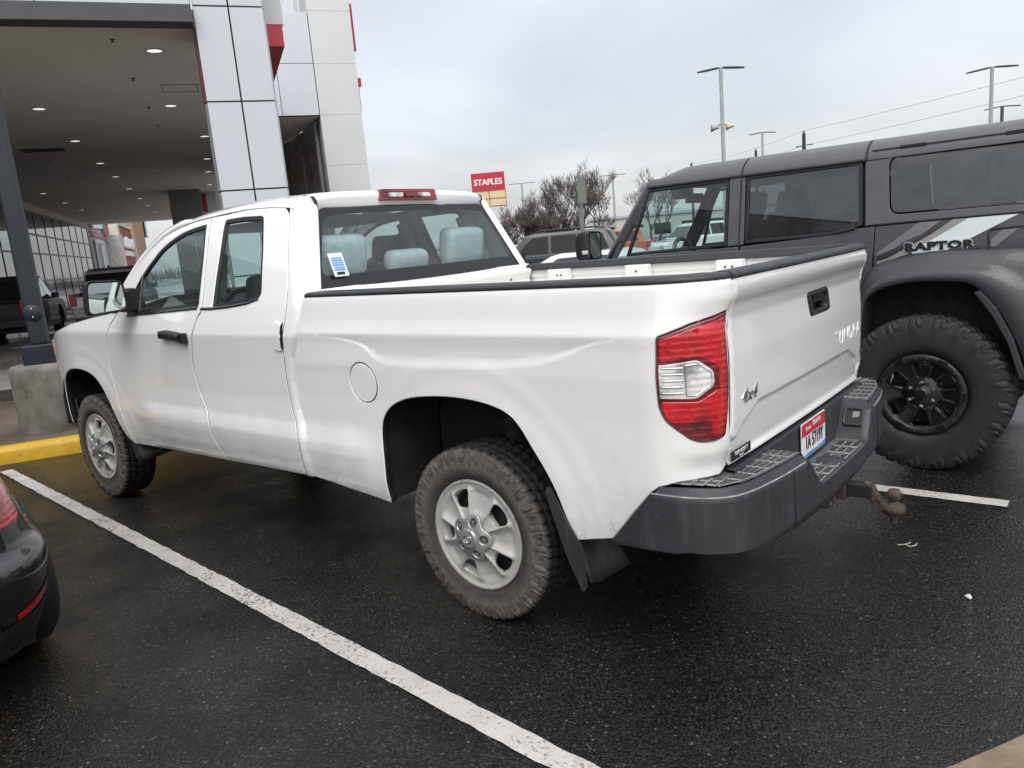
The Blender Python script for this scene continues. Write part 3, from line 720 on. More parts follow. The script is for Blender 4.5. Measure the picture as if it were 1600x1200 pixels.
# ------- tail lamps
for sy in (1, -1):
    f_left = f_bed; fl = f_left if sy == 1 else (lambda s, z: (f_bed(s, z)[0], -f_bed(s, z)[1], z))
    def fbul(s, z, fl=fl):
        p = Vector(fl(s, z)); b = (.007 - .009*sstep(1.10, 1.17, s)) + .007*sstep(1.0, 1.12, s)*math.sin(PI*min(1, max(0, (z-.86)/.46))); b = b if fl is f_left else -.008; c0, n0 = corner_pt(s); n0 = Vector((n0.x, n0.y*(1 if fl is f_left else -1), 0)); return tuple(p + n0*b)
    inset = list(map(tuple, offset(TAIL if area2(TAIL) > 0 else TAIL[::-1], .0035)))
    tl = panel('tail_light', inset, fbul, M['lens_darkred'], truck, sp=.018, r=.005, depth=.03, flip=(sy == -1))
    up = rounded([(.922, 1.165), (.920, 1.238), (1.02, 1.270), (1.150, 1.298), (1.158, 1.19), (1.158, 1.06), (1.112, 1.06), (1.112, 1.135), (1.045, 1.180), (.985, 1.172)], [.006, .01, 0, .012, 0, .006, .006, .012, .012, .006], 3)
    lo = rounded([(.920, 1.032), (.985, 1.030), (1.040, 1.027), (1.10, 1.060), (1.156, 1.055), (1.155, .98), (1.138, .902), (1.085, .898), (1.078, .955), (.945, .958), (.926, .985)], [.006, .004, .01, .01, .006, .03, .015, .012, .006, .012, .012], 3)
    clear = rounded([(.916, 1.043), (.916, 1.156), (.98, 1.162), (1.038, 1.168), (1.090, 1.125), (1.092, 1.078), (1.030, 1.037)], [.004, .004, 0, .012, .012, .012, .012], 3)
    for nm, P, mt, lf in (('stop_lens', up, 'lens_red', .003), ('turn_lens', lo, 'lens_red', .003), ('reverse_lens', clear, 'lens_clear', .004)):
        panel(nm, P, fbul, M[mt], tl, sp=.014, r=.003, depth=.004, flip=(sy == -1), lift=lf)
    r_ = MB()
    for k in range(5):
        z = 1.062 + k*.021
        pts = [Vector(fbul(s, z)) + Vector((corner_pt(s)[1].x, corner_pt(s)[1].y*sy, 0))*.0055 for s in np.linspace(.925, .992, 7)]
        r_.tube(pts, .0022, 5)
    ring = [Vector(fbul(s, z)) + Vector((corner_pt(s)[1].x, corner_pt(s)[1].y*sy, 0))*.0055 for s, z in [(.998, 1.152), (1.04, 1.155), (1.08, 1.122), (1.082, 1.082), (1.03, 1.050), (1.0, 1.050), (.998, 1.152)]]
    r_.tube(ring, .0022, 5)
    r_.build('lens_rib', M['chrome'], tl)
# ------- tailgate
GH = .788
def f_gate(y, z):
    x = gate_x(z)
    x -= .010*(1-(y/.8)**2)
    # pressed step: lower strip with sloping ends
    zc_ = lerp(abs(y), [0, .56, .70, .735, .80], [.952, .952, .895, .86, .86])
    x += .012*sstep(zc_+.012, zc_-.006, z)*sstep(.775, .80, z)
    # rounded vertical edges
    e = max(0, abs(y)-(GH-.012))/.012; x += .004*e*e - .001
    return (x, y, z)
gate_out = [(-GH, .772), (GH, .772), (GH, 1.30), (GH+.004, 1.36), (GH+.004, 1.424), (-GH-.004, 1.424), (-GH-.004, 1.36), (-GH, 1.30)]
hand = rounded([(-.262, 1.188), (-.004, 1.188), (.030, 1.287), (-.246, 1.290)][::1], .022, 5)
gate = panel('tailgate', gate_out, f_gate, WP, truck, holes=[hand], sp=.024, r=.005, depth=.05, hole_depth=.05, flip=True, seal=M['gasket'],
             extra=[(y, lerp(abs(y), [0, .56, .70, .735, .80], [.952, .952, .895, .86, .86])+d) for y in np.arange(-.77, .775, .012) for d in (-.010, -.004, .002, .008, .015)])
m = MB(); m.box((-1.02, 0, 1.10), (.05, 1.56, .62)); m.build('tailgate_inner', M['bed_paint'], gate, bevel=.01)
c = MB(); rows = []
for y in np.linspace(-.79, .79, 24):
    q = -.010*(1-(y/.8)**2)
    rows.append([Vector((-1.100+q, y, 1.414)), Vector((-1.108+q, y, 1.421)), Vector((-1.104+q, y, 1.433)), Vector((-1.090+q, y, 1.442)), Vector((-1.064+q, y, 1.443)), Vector((-1.058+q, y, 1.446)), Vector((-1.052+q, y, 1.443)), Vector((-1.03+q, y, 1.442)), Vector((-1.02+q, y, 1.43)), Vector((-1.02+q, y, 1.39))])
c.grid(rows); c.add(rows[0], [tuple(range(10))]); c.add(rows[-1], [tuple(range(10))[::-1]])
c.build('tailgate_cap', M['rail_plastic'], gate)
hd = panel('handle', list(map(tuple, offset(hand[::-1] if area2(hand) < 0 else hand, .002))), lambda y, z: (f_gate(y, z)[0]-.004 + .022*sstep(.012, .05, min(abs(y+.262-(-(z-1.188)*.0)), .05))*0, y, z), M['black_plastic'], gate,
           holes=[rounded([(-.225, 1.206), (-.040, 1.206), (-.020, 1.270), (-.222, 1.272)], .016, 4)], sp=.018, r=.004, depth=.035, flip=True)
m = MB(); m.box((-1.046, -.13, 1.238), (.006, .235, .085)); m.box((-1.068, -.145, 1.258), (.030, .13, .040)); m.box((-1.06, -.055, 1.238), (.022, .012, .07), Matrix.Rotation(.45, 3, 'X'))
m.build('handle_paddle', M['black_plastic'], hd, bevel=.005)
text('handle_lettering', 'TOYOTA', .024, M['flare_plastic'], hd, (-1.0835, -.145, 1.256), (0, -1, 0), (0, 0, 1), .0015, .0004)
# stamped name, 4x4 badge, dealer sticker
tl_ = text('stamped_lettering', 'TUNDRA', .098, M['white_paint'], gate, (-1.0835, -.540, 1.033), (0, -1, 0), (0, 0, 1), .0016, .0008, 1.18, shear=.08, sx=.92)
tb_ = text('badge', '4x4', .066, M['chrome'], gate, (-1.0825, .650, .999), (0, -1, 0), (0, 0, 1), .003, .0012, 1.0, shear=.25, sx=1.3)
for o_, x0_ in ((tl_, -1.0835), (tb_, -1.0825)):
    for v in o_.data.vertices: v.co.x = f_gate(v.co.y, v.co.z)[0] + (v.co.x-x0_) - .0005
m = MB(); m.box((-1.0775, .712, .806), (.002, .172, .034)); stk = m.build('sticker', M['ink_black'], gate)
text('sticker_lettering', 'TOM SCOTT', .019, M['paper_white'], stk, (-1.0792, .712, .810), (0, -1, 0), (0, 0, 1), .0003, .0006, 1.1)
text('sticker_lettering', 'TOYOTA', .008, M['paper_white'], stk, (-1.0792, .712, .795), (0, -1, 0), (0, 0, 1), .0003, .0002, 1.1)

# ------- cab: doors, pillars, roof
DR = [(1.298, 1.878), (1.262, 1.76), (1.205, 1.56), (1.174, 1.449), (1.165, 1.32), (1.190, 1.172), (1.214, 1.011), (1.203, .856), (1.166, .74), (1.158, .68), (1.165, .608), (1.185, .49)]
SPLIT = [(2.085, 1.892), (2.03, 1.62), (1.985, 1.386), (2.025, 1.33), (2.082, 1.211), (2.135, 1.053), (2.116, .899), (2.047, .775), (2.026, .70), (2.008, .60), (1.950, .476)]
HINGE = [(3.050, 1.360), (3.150, 1.285), (3.215, 1.18), (3.260, 1.0), (3.222, .80), (3.190, .62), (3.150, .50), (3.127, .458)]
DTOP = [(3.055, 1.478), (2.96, 1.585), (2.857, 1.683), (2.735, 1.758), (2.601, 1.819), (2.47, 1.853), (2.35, 1.874), (2.20, 1.888), (2.085, 1.893)]
dtop = spline(DTOP, 4)
front_door_out = spline(HINGE[::-1], 3)[:] + [(3.062, 1.40)] + dtop + spline(SPLIT, 3)[1:] + [(2.5, .468)]
rear_door_out = spline(SPLIT[::-1], 3) + spline([(1.90, 1.897), (1.694, 1.903), (1.48, 1.894), (1.34, 1.885)], 3) + spline(DR, 3)[1:] + [(1.60, .485)]
g = .0042
front_door_out = list(map(tuple, offset(front_door_out if area2(front_door_out) > 0 else front_door_out[::-1], g)))
rear_door_out = list(map(tuple, offset(rear_door_out if area2(rear_door_out) > 0 else rear_door_out[::-1], g)))
FWIN = rounded(spline([(2.890, 1.462), (2.806, 1.585), (2.70, 1.680), (2.585, 1.755), (2.40, 1.818), (2.25, 1.842), (2.112, 1.853)], 3) + [(2.055, 1.60), (2.022, 1.392), (2.45, 1.372), (2.915, 1.352)], .012, 3)
RWIN = rounded([(1.918, 1.862), (1.72, 1.862), (1.520, 1.850), (1.455, 1.64), (1.401, 1.433), (1.52, 1.405), (1.69, 1.390), (1.872, 1.380)], [.03, 0, .035, 0, .035, 0, 0, .012], 5)
DCR = [(x, z) for x in np.arange(1.1, 3.3, .02) for z in (1.229, 1.236, 1.243, 1.25, 1.257)]
def door_side(sy):
    fm = f_cab if sy == 1 else (lambda x, z: (x, -y_cab(x, z), z))
    fl = sy == 1
    sp = .027 if sy == 1 else .04
    d1 = panel('front_door', front_door_out, fm, WP, truck, holes=[FWIN], sp=sp, r=.004, depth=.03, flip=fl, extra=DCR, seal=M['gasket'])
    d2 = panel('rear_door', rear_door_out, fm, WP, truck, holes=[RWIN], sp=sp, r=.004, depth=.03, flip=fl, extra=DCR, seal=M['gasket'])
    for d, Wn, gl in ((d1, FWIN, 'glass'), (d2, RWIN, 'glass')):
        ccw = Wn if area2(Wn) > 0 else Wn[::-1]
        inn = list(map(tuple, offset(ccw, .020))); 
        panel('window_seal', list(map(tuple, offset(ccw, .001))), fm, M['gasket'], d, holes=[inn], sp=.03, r=.003, depth=.012, flip=fl, lift=-.004)
        panel('window_glass', list(map(tuple, offset(ccw, .016))), fm, M[gl], d, sp=.05, r=.001, depth=.001, flip=fl, lift=-.012)
    # black sail panel that carries the mirror, belt moulding
    sail = rounded([(2.912, 1.356), (2.886, 1.466), (2.79, 1.600), (2.745, 1.36)], .008, 3)
    panel('mirror_sail', sail, fm, M['trim_dark'], d1, sp=.03, r=.003, depth=.01, flip=fl, lift=.002)
    for d, x0, x1, z0, z1 in ((d1, 2.90, 2.028, 1.348, 1.384),):
        mb = MB(); mb.grid([[Vector(fm(x0+(x1-x0)*t, z0+(z1-z0)*t+dz)) + Vector((0, sy*o_, 0)) for dz, o_ in ((-.010, .001), (-.007, .007), (.004, .006), (.010, -.004))] for t in np.linspace(0, 1, 14)]); mb.build('belt_moulding', M['trim_dark'], d)
    mb = MB(); pts = [(1.99, 1.383), (1.87, 1.383), (1.69, 1.392), (1.52, 1.407), (1.42, 1.428)]
    mb.grid([[Vector(fm(x, z+dz)) + Vector((0, sy*o_, 0)) for dz, o_ in ((-.014, .001), (-.011, .006), (-.002, .006), (.004, -.004))] for x, z in pts]); mb.build('belt_moulding', M['trim_dark'], d2)
    return d1, d2
DL, DL2 = door_side(1); DRt, DR2t = door_side(-1)
# handles (left side as seen; the right side mirrors them)
def yo(x, z): return y_cab(x, z)
hm = MB(); pts = [(2.395, 1.232), (2.36, 1.236), (2.30, 1.232), (2.22, 1.224), (2.165, 1.216)]
hm.grid([[Vector((x, yo(x, z)+oy, z+dz)) for dz, oy in ((-.026, .004), (-.024, .030), (-.012, .042), (.010, .042), (.022, .030), (.024, .004))] for x, z in pts])
hm.box((2.405, yo(2.4, 1.23)+.016, 1.232), (.022, .034, .046)); hm.box((2.150, yo(2.15, 1.214)+.014, 1.214), (.05, .036, .060))
hh = hm.build('handle', M['black_plastic'], DL, bevel=.009, seg=3)
hm = MB(); hm.lathe([(.034, 0), (.034, .013), (.036, .016), (.030, .017)], 20, c=(2.205, yo(2.2, 1.22)+.007, 1.221)); hm.build('lock_cylinder', M['trim_dark'], DL)
def cup(x, z): return (x, yo(x, z)-.001, z)
cp = panel('handle_cup', rounded([(2.345, 1.165), (2.225, 1.150), (2.215, 1.285), (2.335, 1.292)], .05, 5), lambda x, z: (x, yo(x, z)+.0015-.016*(1-sstep(.0, .062, .062-min(.062, math.hypot((x-2.28)*1.0, (z-1.222))))) if False else yo(x, z)+.0012, z), WP, DL, sp=.02, r=.003, depth=.004, flip=True)
rh = panel('handle', rounded([(1.268, 1.165), (1.196, 1.150), (1.184, 1.300), (1.262, 1.312)], .025, 5), lambda x, z: (x, yo(x, z)+.010, z), WP, DL2, sp=.02, r=.006, depth=.012, flip=True)
hm = MB(); hm.prism([(1.198, 1.180), (1.189, 1.165), (1.180, 1.235), (1.176, 1.300), (1.190, 1.285), (1.194, 1.235)], lambda x, z: (x, yo(x, z)-.02, z), lambda x, z: (x, yo(x, z)+.0075, z)); hm.build('handle_recess', M['gasket'], DL2)
for o_, par in ((hh, DRt), (rh, DR2t)): mirror(o_, par)
# ------- door mirror
def door_mirror(sy, par):
    rot = Matrix.Rotation(sy*math.radians(-8), 3, 'Z')
    C = Vector((2.80, sy*1.135, 1.478))
    m = MB(); rows = []
    # shell: loft of rounded rectangles from the face (facing back) to the front
    for dx, sx_, sz_ in ((-.055, .93, .93), (-.060, 1.0, 1.0), (-.03, 1.02, 1.02), (.03, .98, .97), (.075, .82, .82), (.10, .5, .5), (.105, .02, .02)):
        q = rounded([(-.118*sx_, -.105*sz_), (.118*sx_, -.092*sz_), (.112*sx_, .098*sz_), (-.098*sx_, .108*sz_)], .04*max(.3, sx_), 5)
        rows.append([C + rot @ Vector((dx, -sy*a if False else sy*(-a), b)) for a, b in q + q[:1]])
    m.grid(rows); sh = m.build('mirror', M['black_plastic'], par)
    q = rounded([(-.105, -.090), (.105, -.078), (.100, .085), (-.086, .094)], .035, 5)
    m = MB(); vs = [C + rot @ Vector((-.0585, sy*(-a), b)) for a, b in q]; m.add(vs, [tuple(range(len(vs)))]); m.build('mirror_glass', M['mirror_glass'], sh)
    m = MB(); rim_ = [C + rot @ Vector((-.060, sy*(-a*1.07), b*1.07)) for a, b in q]; inn = [C + rot @ Vector((-.0575, sy*(-a), b)) for a, b in q]; n = len(q)
    m.add(rim_ + inn, [(i, (i+1) % n, n+(i+1) % n, n+i) for i in range(n)]); m.build('mirror_bezel', M['gasket'], sh)
    m = MB(); a0 = C + Vector((.0, -sy*.10, -.04)); m.prism([(0, -.075), (0, .045), (.06, .075), (.12, .06), (.14, -.06)], lambda u, v: (C.x-.03, sy*(1.135-.105-u), C.z-.03+v), lambda u, v: (C.x+.055, sy*(1.135-.105-u), C.z-.03+v))
    m.build('mirror_arm', M['black_plastic'], sh, bevel=.012)
door_mirror(1, DL); door_mirror(-1, DRt)
# ------- strip of the cab behind the rear door, and the rear pillar
def xr(z): return 1.05 + (z-1.437)*.363
RC = .085
def f_strip(x, z):
    xb = lerp(z, [c[1] for c in [(1.085, .50), (1.084, .60), (1.08, .69), (1.088, .76), (1.12, .856), (1.124, .989), (1.103, 1.122), (1.052, 1.24), (1.036, 1.301), (1.022, 1.38), (1.0, 1.45)]], [1.085, 1.084, 1.08, 1.088, 1.12, 1.124, 1.103, 1.052, 1.036, 1.022, 1.0])
    w = sstep(1.33, 1.44, z); ya = y_cab(x, z) - .030*sstep(.055, 0.0, x-xb-.004)
    q = min(1, max(0, (xr(z)+RC-x)/RC)); yb = lerp(z, PZ, PY) - RC*(1-math.sqrt(max(0, 1-q*q)))
    return (x, ya*(1-w)+yb*w, z)
bedgap = [(1.085, .50), (1.084, .60), (1.082, .69), (1.092, .76), (1.122, .856), (1.126, .989), (1.105, 1.122), (1.056, 1.24), (1.044, 1.301), (1.048, 1.40), (1.054, 1.437), (1.071, 1.482)]
strip_out = [(x-g, z) for x, z in spline([(1.186, 1.482)] + [p for p in DR if p[1] <= 1.45], 3)] + [(1.10, .492)] + [(x+.004, z) for x, z in spline(bedgap, 3)]
for sy in (1, -1):
    panel('cab_quarter', strip_out, (lambda x, z: f_strip(x, z)) if sy == 1 else (lambda x, z: (x, -f_strip(x, z)[1], z)), WP, truck, sp=.018, r=.0012, depth=.04, flip=sy == 1, seal=M['gasket'], lift=-.0006)
RC = .085
def f_pil(u, z):
    x0, y0 = xr(z), lerp(z, PZ, PY)
    if u > 0: return (x0+RC+u, y0, z)
    a = -u/RC
    if a < PI/2: return (x0+RC-RC*math.sin(a), y0-RC*(1-math.cos(a)), z)
    return (x0, y0-RC-(-u-RC*PI/2), z)
drz = [p[1] for p in DR[::-1]]; drx = [p[0] for p in DR[::-1]]
pil_front = [(lerp(z, drz, drx)-g-xr(z)-RC, z) for z in np.linspace(1.447, 1.900, 13)]
pil_back = [(-(RC*PI/2 + max(.0, lerp(z, PZ, PY)-RC-lerp(z, [1.437, 1.85], [.815, .655]))), z) for z in np.linspace(1.893, 1.437, 10)]
pil_out = pil_front + pil_back
for sy in (1, -1):
    panel('rear_pillar', pil_out, (lambda u, z: f_pil(u, z)) if sy == 1 else (lambda u, z: (f_pil(u, z)[0], -f_pil(u, z)[1], z)), WP, truck, sp=.022, r=.0006, depth=.004, flip=sy == 1)
# back of the cab under the window
m = MB(); m.grid([[Vector((x, y, z)) for x, z in ((1.03, 1.20), (1.035, 1.33), (1.035, 1.39), (1.028, 1.405), (1.030, 1.418), (1.046, 1.432), (1.054, 1.446))] for y in np.linspace(-.90, .90, 30)]); m.build('cab_back', WP, truck)
# rear window: glass, ceramic border
def f_rw(y, z): return (xr(z) + .004 + .02*(y/.8)**2 - .012, y, z)
rw = rounded([(-.815, 1.440), (.815, 1.440), (.652, 1.862), (-.652, 1.862)], [.03, .03, .05, .05], 5)
rwi = rounded([(-.772, 1.510), (.772, 1.510), (.64, 1.812), (.40, 1.828), (-.40, 1.828), (-.64, 1.812)], [.05, .05, .06, .2, .2, .06], 6)
rwg = panel('rear_window', rw, f_rw, M['glass_rear'], truck, sp=.05, r=.003, depth=.004, flip=True)
panel('window_border', rw, lambda y, z: (f_rw(y, z)[0]-.0015, y, z), M['frit'], rwg, holes=[rwi], sp=.05, r=.003, depth=.004, flip=True, hole_depth=.001)
m = MB(); m.box((xr(1.63)-.014, 0, 1.63), (.0, 0, 0)) if False else None
stx = MB(); sc_ = Vector((xr(1.555)-.0135, .665, 1.560)); upv = Vector((.363, 0, 1)).normalized()
for (w, h, dy, dz, mi) in ((.092, .128, 0, 0, 0), (.072, .021, 0, .030, 1), (.072, .021, 0, .004, 1), (.072, .021, 0, -.022, 1), (.052, .016, .002, -.047, 2)):
    cc = sc_ + upv*dz + Vector((-.0006*mi - (.0 if mi == 0 else .0006), dy, 0)); a = Vector((0, w/2, 0)); b = upv*h/2
    stx.add([cc-a-b, cc+a-b, cc+a+b, cc-a+b], [(0, 1, 2, 3)], mi)
so = stx.build('window_sticker', [M['paper_white'], M['ink_blue'], M['ink_black']], rwg, fixn=False)
for k, tx in enumerate(('PRO-SCIENCE', 'PRO-HEALTH', 'PRO-DOCTOR')):
    text('sticker_lettering', tx, .0115, M['paper_white'], so, sc_ + upv*(.030-.026*k) + Vector((-.0022, 0, 0)), (0, -1, 0), upv, .0002, .0002)
# roof skin: rows from the back edge to the windshield header
def roof_side(x): return lerp(x, [1.14, 1.30, 1.48, 1.694, 1.90, 2.085, 2.20, 2.35, 2.47], [1.858, 1.872, 1.890, 1.901, 1.898, 1.892, 1.887, 1.873, 1.853])
def roof_row(x, n=29):
    ze = roof_side(x) + .001; ye = lerp(ze, PZ, PY) + .004; zc_ = lerp(x, [1.13, 1.2, 1.3, 1.6, 1.9, 2.2, 2.35, 2.47], [1.940, 1.949, 1.957, 1.966, 1.966, 1.952, 1.938, 1.921]); r_ = []
    for k in range(n):
        t = -1 + 2*k/(n-1); a = math.copysign(1-(1-abs(t))**2.1, t); r_.append(Vector((x + .05*(1-a*a)*sstep(2.1, 2.47, x), ye*a, zc_ - (zc_-ze)*(.22*abs(a)**2.2+.78*abs(a)**13))))
    return r_
rows = []
for x, dz, dx in ((1.215, -.085, 0), (1.208, -.06, 0), (1.200, -.036, 0), (1.203, -.016, 0), (1.215, -.005, 0), (1.24, 0, 0)): 
    base = roof_row(max(1.24, x)); rows.append([Vector((x - .0*abs(v.y) + .035*(abs(v.y)/.75)**4, v.y*(1 if dz > -.02 else .985), v.z+dz)) for v in base])
for x in np.linspace(1.30, 2.42, 22): rows.append(roof_row(x))
m = MB(); m.grid(rows); roof = m.build('roof', WP, truck)
# black ditch mouldings along the roof ends
for sy in (1, -1):
    m = MB(); m.grid([[Vector((x+.035*(abs(y_)/.75)**4*k2, sy*y_, z_)) for y_, z_ in ((ye, ze), (ye+.018, ze-.004))] for x, ye, ze, k2 in ((1.192, .645, 1.868, 1), (1.186, .652, 1.897, 1), (1.20, .655, 1.921, 1), (1.26, .658, 1.9325, 1), (1.42, .660, 1.9385, 1))]); m.build('roof_moulding', M['gasket'], roof, fixn=False)
# high mounted brake lamp
bl = MB(); bl.prism(rounded([(-.230, 1.886), (.230, 1.886), (.218, 1.954), (-.218, 1.954)], .014, 3), lambda y, z: (1.26, y, z), lambda y, z: (1.174+.012*(y/.2)**2+(z-1.9)*.10, y, z)); bl_o = bl.build('brake_lamp', M['lens_midred'], truck, bevel=.004)
for y0, y1, mt in ((-.165, -.075, 'lens_clear'), (.065, .165, 'lens_amber'), (-.05, .045, 'lens_darkred')):
    bb = MB(); bb.prism(rounded([(y0, 1.909), (y1, 1.909), (y1*.97, 1.933), (y0*.97, 1.933)], .006, 3), lambda y, z: (1.21, y, z), lambda y, z: (1.1700+.012*(y/.2)**2+(z-1.9)*.10, y, z)); bb.build('lamp_lens', M['lens_clear'] if mt != 'lens_darkred' else M[mt], bl_o)
# windshield pillars + windshield + cowl
pl = spline([(3.13, 1.395), (3.055, 1.478), (2.96, 1.585), (2.857, 1.683), (2.735, 1.758), (2.601, 1.819), (2.47, 1.853), (2.38, 1.870), (2.28, 1.880), (2.18, 1.886)], 4)
edgeL = []
for sy in (1, -1):
    rows = []
    for x, z in pl:
        y = y_cab(x, z) if z < 1.9 else .75
        k_ = sstep(2.18, 2.42, x); rows.append([Vector((x-.002, sy*(y-.012), z-.004)), Vector((x+.003, sy*y, z+.004*k_)), Vector((x+.022*k_, sy*(y-.008), z+.024*k_)), Vector((x+.042*k_, sy*(y-.030), z+.038*k_)), Vector((x+.050*k_, sy*(y-.075), z+.044*k_)), Vector((x+.04*k_, sy*(y-.085), z+.03*k_))])
    m = MB(); m.grid(rows); m.build('windshield_pillar', WP, truck)
rows = []
for x, z in [p_ for p_ in pl if p_[0] > 2.37]:
    y = y_cab(x, z)-.078
    rows.append([Vector((x+.045+.10*(1-a*a), y*a, z+.040+.03*(1-a*a))) for a in np.linspace(-1, 1, 17)])
m = MB(); m.grid(rows); ws = m.build('windshield', M['glass_clear'], truck)
# ------- front fender, hood, nose
FARCH = spline([(4.245, .50), (4.235, .66), (4.20, .80), (4.118, .895), (3.953, .956), (3.744, .966), (3.557, .932), (3.44, .857), (3.350, .73), (3.285, .60), (3.215, .50)], 3)
fen_out = [(x+g, z) for x, z in spline(HINGE, 3)] + [(3.15, .462)] + FARCH[::-1] + [(4.30, .60), (4.42, .66), (4.46, .88), (4.36, 1.02), (4.30, 1.10), (4.30, 1.17), (4.10, 1.235), (3.79, 1.295), (3.47, 1.332), (3.15, 1.362)]
for sy in (1, -1):
    panel('front_fender', fen_out, f_cab if sy == 1 else (lambda x, z: (x, -y_cab(x, z), z)), WP, truck, sp=.026 if sy == 1 else .04, r=.005, depth=.03, flip=sy == 1, seal=M['gasket'])
rows = []
ft = [(3.02, 1.372), (3.15, 1.362), (3.47, 1.332), (3.79, 1.295), (4.10, 1.235), (4.30, 1.172), (4.42, 1.10)]
for x, z in spline(ft, 3):
    y = y_cab(x, min(z, 1.37)) - .004
    rows.append([Vector((x + .12*(1-a*a)*sstep(3.9, 4.4, x), y*a, z + .075*(1-abs(a)**2.4) + .014*math.exp(-((abs(a)-.62)/.10)**2))) for a in np.linspace(-1, 1, 41)])
m = MB(); m.grid(rows); m.build('hood', WP, truck)
hl_out = rounded([(4.318, 1.165), (4.315, 1.10), (4.378, 1.015), (4.475, .90), (4.56, .90), (4.62, 1.07), (4.45, 1.135)], .012, 3)
for sy in (1, -1):
    fm = f_cab if sy == 1 else (lambda x, z: (x, -y_cab(x, z), z))
    hlo = panel('headlight', hl_out, fm, M['lens_clear'], truck, sp=.03, r=.004, depth=.03, flip=sy == 1, lift=.003)
    panel('turn_lens', rounded([(4.335, 1.145), (4.335, 1.10), (4.385, 1.045), (4.42, 1.05), (4.42, 1.13)], .01, 3), fm, M['lens_amber'], hlo, sp=.03, r=.003, depth=.01, flip=sy == 1, lift=.006)
m = MB(); m.prism([(4.40, .88), (4.72, .86), (4.73, 1.06), (4.60, 1.14), (4.40, 1.14)], lambda x, z: (x - .0, -.72, z), lambda x, z: (x, .72, z)); gr = m.build('grille', M['trim_dark'], truck, bevel=.03)
m = MB()
for z in (.92, .98, 1.04): m.box((4.735, 0, z), (.03, 1.2, .022))
m.build('grille_bar', M['chrome'], gr, bevel=.004)
rows = []
for a in np.linspace(-1, 1, 31):
    s_ = abs(a); y = math.copysign(min(s_*1.12, .90) if s_ < .86 else .90+(s_-.86)/.14*.045, a)
    xf = 4.78 - .20*s_**3 if s_ < .86 else 4.65 - (s_-.86)/.14*.37
    y *= .945; xf -= .10; rows.append([Vector((xf-.03, y*.985, .44)), Vector((xf-.01, y, .48)), Vector((xf, y, .56)), Vector((xf, y, .70)), Vector((xf-.02, y*.985, .74 if s_ < .7 else .66)), Vector((xf-.12, y*.95, .76 if s_ < .7 else .67))])
m = MB(); m.grid(rows); m.build('front_bumper', M['bumper_plastic'], truck)
# ------- rear step bumper
bp = spline([(-.70, 1.005), (-.86, 1.008), (-1.0, .996), (-1.09, .960), (-1.150, .895), (-1.185, .78), (-1.212, .60), (-1.228, .40), (-1.238, .20), (-1.240, 0)], 6)
bp = bp + [(x, -y) for x, y in bp[-2::-1]]
BPX = np.array([p[0] for p in bp]); BPY = np.array([p[1] for p in bp]); BPL = np.concatenate([[0], np.cumsum(np.hypot(np.diff(BPX), np.diff(BPY)))]); BL = float(BPL[-1])
def bp_at(s):
    x = float(np.interp(s, BPL, BPX)); y = float(np.interp(s, BPL, BPY)); e = .01
    t = Vector((float(np.interp(s+e, BPL, BPX)-np.interp(s-e, BPL, BPX)), float(np.interp(s+e, BPL, BPY)-np.interp(s-e, BPL, BPY)), 0)).normalized()
    return Vector((x, y, 0)), Vector((t.y, -t.x, 0))
def bz0(s): y = abs(float(np.interp(s, BPL, BPY))); x = float(np.interp(s, BPL, BPX)); return lerp(y, [0, .45, .85, 1.01], [.455, .465, .505, .515]) if x < -1.0 else lerp(x, [-1.0, -.70], [.505, .492])
def ztop(s): return .712
def f_bump(s, z):
    p, n = bp_at(s); 
    if s < 0: p = Vector((-.70 - s, 1.005, 0)); n = Vector((0, 1, 0))
    t = (z-.46)/.26; off = -.030*(1-sstep(-.05, .22, t)) - .006*t + .006*sstep(.80, .96, t)*(1-sstep(.97, 1.1, t)) - .055*sstep(1.02, 1.13, t)
    q = p - n*(-off) if False else p + Vector((-n.x, -n.y, 0))*(-off) if False else p + n*(-1)*(-off)
    return (q.x, q.y, z)
# make sure the normal points outwards
_p, _n = bp_at(BL/2)
if _n.x > 0:
    _bp0 = bp_at
    def bp_at(s, _b=_bp0):
        p, n = _b(s); return p, -n
def f_bump(s, z):
    p, n = bp_at(min(max(s, 0), BL)); t = (z-.46)/.26
    off = -.030*(1-sstep(-.05, .20, t)) - .004*t - .016*sstep(.97, 1.02, t) - .014*sstep(1.02, 1.13, t)
    q = p + n*off; return (q.x, q.y, z)
def s_of_y(y): return float(np.interp(-y, -BPY[6:-6], BPL[6:-6]))
sL, sR = s_of_y(.455), s_of_y(-.455); sl, sr = s_of_y(.315), s_of_y(-.345); sc1 = s_of_y(.995)
low = [(s, bz0(s)) for s in np.linspace(.03, BL-.03, 60)]
bump_out = rounded([(.0, .505), (.03, .492)], 0) + low + [(BL, .505), (BL-.10, .66), (BL-.20, .735)] + [(s, .742) for s in np.linspace(BL-.30, sR+.0, 12)] + [(sR, .742), (sr, .585)] + [(s, .585) for s in np.linspace(sr, sl, 10)[1:-1]] + [(sl, .585), (sL, .742)] + [(s, .742) for s in np.linspace(sL, .30, 12)] + [(.20, .735), (.10, .628)]
bumper = panel('rear_bumper', bump_out, f_bump, M['bumper_plastic'], truck, sp=.024, r=.006, depth=.03)
